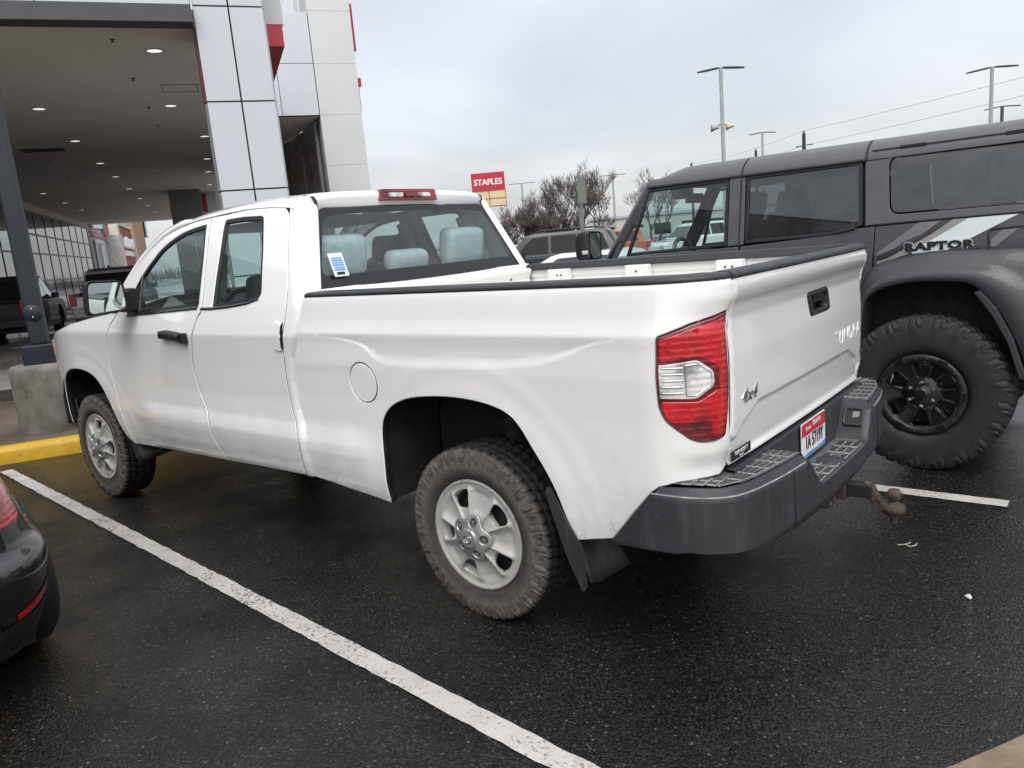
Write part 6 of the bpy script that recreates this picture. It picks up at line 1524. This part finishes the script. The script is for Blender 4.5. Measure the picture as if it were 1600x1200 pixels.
# fuel door seam
m = MB(); pts = [(-1.468, 1.325), (-1.462, 1.415), (-1.478, 1.432), (-1.50, 1.436), (-1.72, 1.442), (-1.74, 1.43), (-1.742, 1.32)]
m.tube([Vector(f_suv(*q_)) + Vector((0, .0052, 0)) for q_ in pts], .0035, 5); m.build('fuel_door_seam', M['gasket'], qd)
decal('stripe_decal', [(-1.478, 1.375), (-1.53, 1.425), (-1.61, 1.428), (-1.50, 1.335), (-1.478, 1.335)], M['decal_grey'], .0045, qd)
# body seam lines: belt under the hard top
m = MB(); m.grid([[Vector(f_suv(x, z)) + Vector((0, o_, 0)) for z, o_ in ((1.500+k, .004), (1.5045+k, .008), (1.511+k, .006))] for x, k in ((-.80, 0), (-1.2, .006), (-1.63, .010), (-2.02, .012))]); m.build('belt_seam', M['gasket'], suv)
P1 = Vector(f_suv(-1.212, 1.358)); 
nm = text('name_badge', 'RAPTOR', .062, M['badge_dark'] if 'badge_dark' in M else M['trim_dark'], qd, P1 + Vector((0, .009, 0)), (-1, 0, 0), (0, 0, 1), .0035, .0035, 1.12, sx=1.42)
text('name_badge_edge', 'RAPTOR', .062, M['decal_white'], qd, P1 + Vector((0, .0065, 0)), (-1, 0, 0), (0, 0, 1), .002, .0062, 1.12, sx=1.42)
m = MB(); m.prism([(-1.395, 1.345), (-1.44, 1.318), (-1.40, 1.352)], lambda x, z: (x-BX, y_suv(x, z)+.004, z), lambda x, z: (x-BX, y_suv(x, z)+.011, z)); m.prism([(-1.03, 1.345), (-1.075, 1.318), (-1.06, 1.348)], lambda x, z: (x-BX, y_suv(x, z)+.004, z), lambda x, z: (x-BX, y_suv(x, z)+.011, z)); m.build('name_badge_tail', M['trim_dark'], qd)
# mirror
m = MB(); C = Vector((1.15-BX, .82, 1.515)); rows = []
for dx, k in ((-.052, .90), (-.058, 1.0), (0, 1.02), (.05, .95), (.085, .70), (.095, .02)):
    q = rounded([(-.085*k, -.115*k), (.085*k, -.10*k), (.085*k, .105*k), (-.075*k, .112*k)], .03*max(k, .2), 4); rows.append([C + Vector((dx, -a, b)) for a, b in q + q[:1]])
m.grid(rows); mr = m.build('mirror', M['black_plastic'], fd_)
m = MB(); q = rounded([(-.072, -.10), (.072, -.088), (.072, .09), (-.062, .098)], .025, 4); m.add([C + Vector((-.0555, -a, b)) for a, b in q], [tuple(range(len(q)))]); m.build('mirror_glass', M['mirror_glass'], mr)
m = MB(); m.box((C.x+.03, .72, 1.445), (.07, .12, .05)); m.build('mirror_arm', M['black_plastic'], mr, bevel=.01)
m = MB(); m.box((C.x-.02, .908, 1.47), (.05, .006, .028)); m.build('side_repeater', M['lens_clear'], mr)
# cabin
for x, w in ((.18, .5), (-.72, .52)):
    for y in (.34, -.34):
        e = empty('front_seat' if x > 0 else 'rear_seat', parent=suv); 
        m = MB(); m.box((x-BX+.22, y, 1.0), (.5, w, .18)); m.build('cushion', M['cabin_dark'], e, bevel=.05, seg=3)
        m = MB(); m.box((x-BX-.06, y, 1.30), (.15, w, .62), Matrix.Rotation(-.2, 3, 'Y')); m.build('backrest', M['cabin_dark'], e, bevel=.05, seg=3)
        m = MB(); m.box((x-BX-.15, y, 1.70), (.10, .27, .20), Matrix.Rotation(-.2, 3, 'Y')); m.build('headrest', M['cabin_dark'], e, bevel=.045, seg=4)
m = MB(); m.grid([[Vector((x-BX, y, z)) for x, z in ((.68, 1.05), (.66, 1.28), (.72, 1.37), (.90, 1.395), (1.12, 1.385))] for y in np.linspace(-.66, .66, 7)]); m.build('dashboard', M['cabin_mid'], suv)
m = MB(); m.tube([(.56-BX+.05*math.sin(a), .36+.185*math.cos(a), 1.335+.175*math.sin(a)) for a in np.linspace(0, 2*PI, 27)], .017, 8, caps=False); m.tube([(.56-BX, .36, 1.33), (.75-BX, .36, 1.25)], .035, 8); m.box((.565-BX, .36, 1.335), (.04, .30, .05)); m.build('steering_wheel', M['cabin_mid'], suv)
m = MB(); m.box((.66-BX, -.02, 1.815), (.04, .27, .075)); m.box((.76-BX, 0, 1.87), (.10, .16, .10)); m.build('interior_mirror', M['cabin_dark'], suv, bevel=.012)
m = MB(); m.tube([(-.80-BX, .55, 1.45), (-.76-BX, .50, 1.92)], .05, 8); m.tube([(-.80-BX, -.55, 1.45), (-.76-BX, -.50, 1.92)], .05, 8); m.build('roll_bar', M['cabin_dark'], suv)
# wheels: black beadlock style rim
def bronco_rim(parent):
    def f(u, v):
        r = math.hypot(u, v); y = lerp(r, [0, .03, .045, .075, .10, .175, .19, .215, .222], [.018, .018, .010, .004, -.004, .016, .022, .022, .016])
        a = math.atan2(v, u); c = math.cos(6*(a-PI/6)); y += .008*sstep(.2, .9, c)*sstep(.08, .12, r)*(1-sstep(.175, .19, r)); return (-u, y, v)
    holes = []
    for k in range(6): holes.append(polar_hole(.090, .178, PI/2 + 2*PI*k/6 - PI/6 + PI/6, .20, .27, .014))
    panel('rim', circ((0, 0), .224, 84), f, M['wheel_black'], parent, holes=holes, sp=.012, r=.003, depth=.02, hole_depth=.04)
    b = MB(); b.lathe([(.014, .222), (-.02, .216), (-.06, .20), (-.22, .20)], 48); b.lathe([(-.06, 0), (-.06, .17)], 40); b.build('rim_barrel', M['wheel_black'], parent)
    m = MB(); m.lathe([(.014, .222), (.026, .222), (.032, .214), (.032, .190), (.024, .184)], 72); m.build('beadlock_ring', M['beadlock_black'], parent)
    for k in range(6):
        m = MB(); a = 2*PI*k/6+PI/6; m.lathe([(.004, .012), (.022, .012), (.028, .007), (.028, 0)], 6, c=(.066*math.cos(a), 0, .066*math.sin(a)), smooth=False); m.build('wheel_nut', M['chrome'], parent)
    for k in range(6):
        for d in (-.14, .14):
            m = MB(); a = PI/2 + 2*PI*k/6 + d; m.lathe([(.031, .008), (.037, .0075), (.038, 0)], 6, c=(.203*math.cos(a), 0, .203*math.sin(a)), smooth=False); m.build('rim_bolt', M['chrome_dark'], parent)
        m = MB(); a = PI/2 + 2*PI*k/6 + PI/6; r_ = Matrix.Rotation(-a, 3, 'Y'); m.box(Vector((.203*math.cos(a), .034, .203*math.sin(a))), (.034, .008, .05), r_); m.build('ring_clamp', M['wheel_black'], parent, bevel=.003)
        a = PI/2 + 2*PI*k/6
        for s in (-1, 1):
            m = MB(); m.box(Vector((.135*math.cos(a+s*.30), .006, .135*math.sin(a+s*.30))), (.080, .014, .012), Matrix.Rotation(-a - s*.25, 3, 'Y')); m.build('spoke_rib', M['wheel_black'], parent, bevel=.003)
    m = MB(); m.lathe([(.016, .036), (.026, .034), (.028, .028), (.024, 0)], 28); m.box((0, .0265, 0), (.012, .004, .05)); m.build('hub_cap', M['wheel_black'], parent)
w1 = empty('wheel', (0, .655, .475), parent=suv)
link('tyre', TYRE_B, M['tyre_clean'], w1); tmp = empty('tmp', parent=w1); bronco_rim(tmp)
for ch in list(tmp.children): ch.parent = w1; ch.location = (0, .118, 0); ch.scale = (1.12, 1, 1.12)
bpy.data.objects.remove(tmp)
for x, y in ((2.95, .655), (0, -.655), (2.95, -.655)):
    c = copy_tree(w1, suv); c.location = (x, y, .475); c.rotation_euler = (0, 0, 0 if y > 0 else PI)
m = MB(); m.tube([(0, -.6, .475), (0, .6, .475)], .06, 10); m.tube([(.10, .45, .55), (.16, .42, 1.0)], .045, 10); m.build('axle', M['underbody'], suv)
m = MB(); m.tube([(.30, .50, .62), (.285, .50, .80)], .03, 8); m.build('shock_reservoir', M['shock_red'], suv)

# ------------------------------------------------------------------ generic parked vehicles for the background
def car(name, label, cat, pos, rz, mt, L, Wd, deck, cab, wheels, win, group='vehicles parked around the lot', glassm='glass_black', tail=None, open_door=False, R=.36, extra=None, rim='wheel_silver', lights=True):
    """deck: lower body profile (x,z); cab: greenhouse profile; both counter-clockwise from the rear; wheels: two axle x"""
    e = tag(empty(name, pos, rz), label, cat, group); hw = Wd/2
    def with_arch(P):
        P = P[::-1]; out = list(P[:-1])
        for wx in wheels[::-1]: out += [(wx + (R+.07)*math.cos(a), R + (R+.07)*math.sin(a)) for a in np.linspace(-.25, PI+.25, 13)]
        return out + [P[-1]]
    m = MB(); prof = with_arch(deck); 
    m.prism(prof, lambda x, z: (x, -hw, z), lambda x, z: (x, hw, z)); b = m.build('body', mt, e, bevel=.045, seg=3)
    for p_ in b.data.polygons: p_.use_smooth = False
    zt = max(z for x, z in cab); zb = min(z for x, z in cab)
    def gy(z): return lerp(z, [zb, zt-.08, zt], [hw-.05, hw-.20, hw-.27])
    m = MB(); m.prism(cab, lambda x, z: (x, -gy(z), z), lambda x, z: (x, gy(z), z)); g_ = m.build('cabin', mt, e, bevel=.025)
    for P in win:
        for s in (1, -1):
            m = MB(); q = rounded(P, .03, 3); m.add([(x, s*(gy(z)+.004), z) for x, z in q], [tuple(range(len(q)))]); m.build('side_window', M[glassm], g_)
    # windshield and rear window: follow the end edges of the cabin profile
    xs = sorted(cab, key=lambda p_: p_[0]); 
    def endglass(nm, a, b):
        a, b = Vector((a[0], 0, a[1])), Vector((b[0], 0, b[1])); d = b-a; n = Vector((-d.z, 0, d.x)).normalized(); mid = sum(x for x, z in cab)/len(cab)
        if n.x*((a.x+b.x)/2-mid) < 0: n = -n
        A = a + d*.10 + n*.006; B = a + d*.88 + n*.006; ya, yb = gy(A.z)-.07, gy(B.z)-.07
        m = MB(); m.add([(A.x, -ya, A.z), (A.x, ya, A.z), (B.x, yb, B.z), (B.x, -yb, B.z)], [(0, 1, 2, 3)]); m.build(nm, M[glassm], g_)
    bot = [p_ for p_ in cab if p_[1] < zb+.15]; tp_ = [p_ for p_ in cab if p_[1] > zt-.15]
    endglass('rear_window', min(bot), min(tp_)); endglass('windshield', max(bot), max(tp_))
    tm = TYRE_T
    for wx in wheels:
        for s in (1, -1):
            w = empty('wheel', (wx, s*(hw-.14), R), 0 if s > 0 else PI, parent=e)
            m = MB(); m.lathe([(-.10, R*.62), (-.11, R*.9), (-.08, R), (.08, R), (.11, R*.9), (.10, R*.62), (.06, R*.62)], 28); m.build('tyre', M['tyre_clean'], w)
            m = MB(); m.lathe([(.075, R*.63), (.06, R*.55), (.05, R*.2), (.07, R*.14), (.07, 0)], 20)
            for k in range(5):
                a = 2*PI*k/5; m.box(Vector((R*.36*math.cos(a), .07, R*.36*math.sin(a))), (R*.46, .02, R*.14), Matrix.Rotation(-a, 3, 'Y'))
            m.build('rim', M[rim], w)
    if lights:
        z0, z1 = tail or (.85, 1.1); xr_ = min(x for x, z in deck if z0 <= z+.3) 
        for s in (1, -1):
            m = MB(); m.box((xr_+.08, s*(hw-.085), (z0+z1)/2), (.20, .19, z1-z0)); m.build('tail_light', M['lens_red'], e, bevel=.015)
            xf = max(x for x, z in deck); m = MB(); m.box((xf-.14, s*(hw-.17), .80), (.26, .30, .14)); m.build('headlight', M['lens_clear'], e, bevel=.02)
    for s in (1, -1):
        mx = max(x for x, z in bot)-.55; m = MB(); m.box((mx, s*(hw+.07), zb+.08), (.10, .20, .16)); m.build('mirror', M['black_plastic'], e, bevel=.03)
    m = MB(); m.box((L/2, 0, .42), (L*.9, Wd*.7, .2)); m.build('underbody', M['underbody'], e)
    if extra: extra(e, hw)
    return e
def pickup_prof(L):
    deck = [(.05, .55), (.02, .80), (.06, 1.12), (1.85, 1.14), (1.95, 1.16), (3.85, 1.14), (4.95, 1.06), (5.30, .98), (5.38, .70), (5.30, .45), (.20, .48)]
    cab_ = [(1.88, 1.13), (2.02, 1.50), (2.15, 1.82), (2.35, 1.88), (3.15, 1.87), (3.35, 1.82), (4.05, 1.13)]
    win_ = [[(2.12, 1.20), (2.28, 1.74), (2.85, 1.76), (2.85, 1.20)], [(2.92, 1.20), (2.92, 1.76), (3.25, 1.74), (3.78, 1.22)]]
    return deck[::-1], cab_[::-1], win_
dk, cb, wn_ = pickup_prof(5.4)
def bumper_x(e, hw):
    m = MB(); m.box((-.02, 0, .58), (.18, hw*1.9, .18)); m.build('rear_bumper', M['flare_plastic'], e, bevel=.03)
    m = MB(); m.box((.035, 0, .95), (.03, hw*1.55, .34)); m.build('tailgate', M['dark_paint'], e, bevel=.01)
def bumper_y(e, hw):
    m = MB(); m.box((-.02, 0, .58), (.18, hw*1.9, .18)); m.build('rear_bumper', M['silver_paint'], e, bevel=.03)
    m = MB(); m.box((.95, 0, 1.17), (1.86, hw*1.86, .05)); m.build('bed_cover', M['black_plastic'], e, bevel=.01)
    m = MB(); m.box((2.7, 0, 1.90), (1.1, hw*1.3, .03)); m.tube([(2.4, .1, 1.9), (2.34, .1, 1.98)], .03, 6); m.build('black_roof', M['trim_dark'], e, bevel=.01)
PK = UV(20.6, 7.62); car('pickup_truck', 'black pickup truck parked under the canopy behind the dark navy pole', 'pickup truck', PK, AZ, M['dark_paint'], 5.4, 1.92, dk, cb, (1.15, 4.35), wn_, tail=(.84, 1.20), extra=bumper_x, R=.40)
PK = UV(22.1, 4.9); car('pickup_truck', 'silver pickup truck with a black bed cover under the canopy, behind the door mirror', 'pickup truck', PK, AZ, M['silver_paint'], 5.6, 2.0, dk, cb, (1.15, 4.35), wn_, tail=(.84, 1.20), extra=bumper_y, R=.40, glassm='glass_black')
sd = [(.05, .50), (.0, .75), (.05, 1.05), (.25, 1.12), (3.2, 1.10), (4.35, 1.0), (4.62, .85), (4.68, .60), (4.55, .35), (.2, .38)][::-1]
sc_ = [(.22, 1.10), (.48, 1.66), (.62, 1.73), (2.55, 1.74), (2.80, 1.68), (3.45, 1.09)][::-1]
sw_ = [[(.52, 1.17), (.70, 1.62), (1.30, 1.64), (1.30, 1.17)], [(1.40, 1.17), (1.40, 1.64), (2.10, 1.64), (2.10, 1.17)], [(2.18, 1.17), (2.18, 1.64), (2.62, 1.62), (3.10, 1.18)]]
def roofrack(e, hw):
    m = MB()
    for s in (1, -1): m.tube([(.7, s*(hw-.30), 1.74), (.8, s*(hw-.30), 1.80), (2.4, s*(hw-.30), 1.80), (2.5, s*(hw-.30), 1.74)], .02, 6)
    m.build('roof_rail', M['trim_dark'], e)
def opendoor(e, hw):
    roofrack(e, hw)
    d = empty('open_door', (3.05, -hw, 0), 0, parent=e); d.rotation_euler = (0, 0, math.radians(-62))
    m = MB(); m.box((-.48, -.03, .78), (.96, .07, .68)); m.build('door_panel', M['slate_paint'], d, bevel=.02)
    m = MB(); fr_ = [(-.94, 1.12), (-.94, 1.60), (-.55, 1.64), (-.10, 1.15)]; m.tube([(x, -.03, z) for x, z in fr_], .035, 6); m.build('door_frame', M['trim_dark'], d)
    m = MB(); m.add([(x, -.03, z) for x, z in fr_], [(0, 1, 2, 3)]); m.build('door_glass', M['glass'], d)
car('parked_suv', 'grey sport utility vehicle with an open front door and roof rails behind the bed', 'suv', (8.85, -15.6, .02), math.radians(28), M['slate_paint'], 4.7, 1.9, sd, sc_, (.95, 3.65), sw_, glassm='glass_far', extra=opendoor)
car('parked_suv', 'orange sport utility vehicle seen low beside the windshield of the dark four-by-four', 'suv', (15.2, -28.6, 0), math.radians(20), M['orange_paint'], 4.7, 1.9, sd, sc_, (.95, 3.65), sw_)
hd_p = [(.05, .45), (.0, .70), (.08, .92), (.9, .98), (3.3, .95), (4.3, .80), (4.45, .55), (4.35, .30), (.2, .32)][::-1]
hc_ = [(.55, .95), (1.25, 1.38), (1.45, 1.43), (2.4, 1.43), (2.6, 1.39), (3.4, .94)][::-1]
hw_ = [[(1.0, 1.02), (1.38, 1.34), (1.85, 1.36), (1.85, 1.02)], [(1.92, 1.02), (1.92, 1.36), (2.45, 1.34), (2.95, 1.03)]]
_wc = car('parked_car', 'white saloon car parked low between the grey vehicle and the dark door mirror', 'car', (3.7, -9.3, 0), math.radians(16), M['white_paint_plain'], 4.5, 1.8, hd_p, hc_, (.9, 3.5), hw_, R=.33); _wc.scale = (1, 1, .92)
rc = random.Random(12)
spots = [(21.5, -29.5, 'silver_paint', 'silver saloon car in the row seen through the dark windshield', 0), (24.4, -27.4, 'white_paint_plain', 'white saloon car in the far row left of the silver one', 0), (12.3, -31.5, 'white_paint_plain', 'white sport utility vehicle in the far row right of the orange one', 1),
         (9.4, -33.4, 'slate_paint', 'slate grey saloon car in the far row behind the dark vehicle', 0), (6.5, -35.2, 'silver_paint', 'silver sport utility vehicle at the right of the far row', 1), (3.2, -36.8, 'red_paint_car', 'dark red saloon car at the right of the far row', 0), (.1, -38.4, 'white_paint_plain', 'white saloon car at the right end of the far row', 0), (27.6, -25.0, 'dark_paint', 'black sport utility vehicle at the left end of the far row', 1)]
for x, y, mt, lab, k in spots:
    car('parked_suv' if k else 'parked_car', lab, 'suv' if k else 'car', (x, y, 0), math.radians(60), M[mt], 4.6, 1.85, sd if k else hd_p, sc_ if k else hc_, (.95, 3.6) if k else (.9, 3.5), sw_ if k else hw_, R=.35)
# ------------------------------------------------------------------ the black car at the left edge
bc = tag(empty('parked_car', (.92, 3.06, 0), math.radians(-1)), 'glossy black car with red rear lamps cut off by the left edge', 'car')
# body: plan outlines (half) stacked in height
def plan(z):
    # rear x, half width, corner radius, taper at the corner
    xr_ = lerp(z, [.20, .32, .42, .57, .61, .65, .70, .80, .92, 1.02, 1.10], [.16, .05, .0, -.05, -.045, .005, .01, .015, .05, .10, .20]); w = lerp(z, [.20, .32, .44, .58, .62, .67, .72, .85, .96, 1.04, 1.10], [.86, .90, .92, .94, .935, .90, .89, .855, .82, .77, .72]); return xr_, w
def ring(z, n=14):
    xr_, w = plan(z); pts = [(xr_+.10*0, 0), (xr_+.005, .35), (xr_+.03, .60)]
    for t in np.linspace(0, PI/2, n): pts.append((xr_+.05+.42*(1-math.cos(t)) + .0, .60+(w-.06-.60)*math.sin(t)))
    fl = .03*sstep(.30, .42, z)*sstep(1.0, .7, z)
    for x in (.62, .75, .9, 1.05, 1.3, 1.8, 2.6, 3.2, 3.7): pts.append((x, w - .06*sstep(.9, .5, x) + fl*math.exp(-((x-.9)/.45)**2)))
    for t in np.linspace(0, PI/2, 8): pts.append((3.9+.55*math.sin(t)*lerp(z, [.2, .8, 1.1], [1, .95, .2]), w*.35+w*.65*math.cos(t)))
    pts.append((4.47 if z < .8 else 4.2, 0)); return pts
zs_ = [.22, .28, .34, .40, .425, .435, .47, .55, .575, .60, .615, .63, .645, .66, .69, .72, .76, .82, .88, .94, .99, 1.03, 1.06]
for s in (1, -1):
    rows = [[Vector((x, s*y, z)) for x, y in ring(z)] for z in zs_]
    m = MB(); n = len(rows[0]); fs = []
    for i in range(len(rows)-1):
        for k in range(n-1):
            c = (rows[i][k]+rows[i+1][k+1])/2
            if math.hypot(c.x-.84, c.z-.33) < .37 and abs(c.y) > .7 or math.hypot(c.x-3.65, c.z-.33) < .37 and abs(c.y) > .7: continue
            fs.append((i*n+k, i*n+k+1, (i+1)*n+k+1, (i+1)*n+k))
    m.add([v for r in rows for v in r], fs, 0, True); m.build('body_side', M['black_paint'], bc)
m = MB(); R_ = [(x, y) for x, y in ring(1.06)]; m.add([(x, y, 1.06) for x, y in R_] + [(x, -y, 1.06) for x, y in R_[-2:0:-1]], [tuple(range(2*len(R_)-2))]); m.build('deck', M['black_paint'], bc)
m = MB(); m.prism([(.18, 1.05), (.62, 1.52), (.85, 1.58), (2.2, 1.60), (2.5, 1.55), (3.3, 1.04)][::-1], lambda x, z: (x, -lerp(z, [1.05, 1.6], [.68, .52]), z), lambda x, z: (x, lerp(z, [1.05, 1.6], [.68, .52]), z)); m.build('cabin', M['glass_black'], bc, bevel=.04)
m = MB(); m.prism([(.60, 1.525), (.85, 1.59), (2.2, 1.61), (2.52, 1.555)], lambda x, z: (x, -.52, z), lambda x, z: (x, .52, z)); m.build('roof', M['black_paint'], bc, bevel=.02)
def strip(name, z0f, z1f, k0, k1, mt, off, par=bc, s=-1):
    P = ring(.5); m = MB(); rows = []
    for q in np.linspace(0, 1, 14):
        row = []
        for t in (0, .25, .5, .75, 1):
            z = z0f(q) + (z1f(q)-z0f(q))*t; rg = ring(z); kk = k0+(k1-k0)*q; i = int(min(len(rg)-2, kk)); fr_ = kk-i
            x = rg[i][0]*(1-fr_)+rg[i+1][0]*fr_; y = rg[i][1]*(1-fr_)+rg[i+1][1]*fr_
            row.append(Vector((x-off*.8, s*(y+off*.6), z)))
        rows.append(row)
    m.grid(rows); return m.build(name, mt, par)
for s in (-1, 1):
    strip('tail_light', lambda q: .745-.0*q, lambda q: .925-.045*q, 1.0, 10.2, M['lens_red'], .004, s=s)
    strip('reflector', lambda q: .395+.055*q, lambda q: .425+.075*q, 5.0, 14.5, M['lens_red'], .005, s=s)
    strip('lower_bumper', lambda q: .24+.03*q, lambda q: .375+.045*q, 0.0, 15.0, M['black_plastic'], .006, s=s)
    for wx in (.84, 3.65):
        w = empty('wheel', (wx, s*.815, .335), 0 if s > 0 else PI, parent=bc)
        m = MB(); m.lathe([(-.12, .22), (-.13, .30), (-.10, .333), (-.04, .335), (-.037, .327), (-.03, .327), (-.027, .335), (.027, .335), (.03, .327), (.037, .327), (.04, .335), (.10, .333), (.13, .30), (.12, .22)], 48); m.build('tyre', M['tyre_clean'], w)
        m = MB(); m.lathe([(.10, .225), (.08, .2), (.06, .06), (.08, 0)], 30); m.build('rim', M['wheel_silver'], w)
m = MB(); m.box((2.2, 0, .30), (3.9, 1.5, .16)); m.build('underbody', M['underbody'], bc)
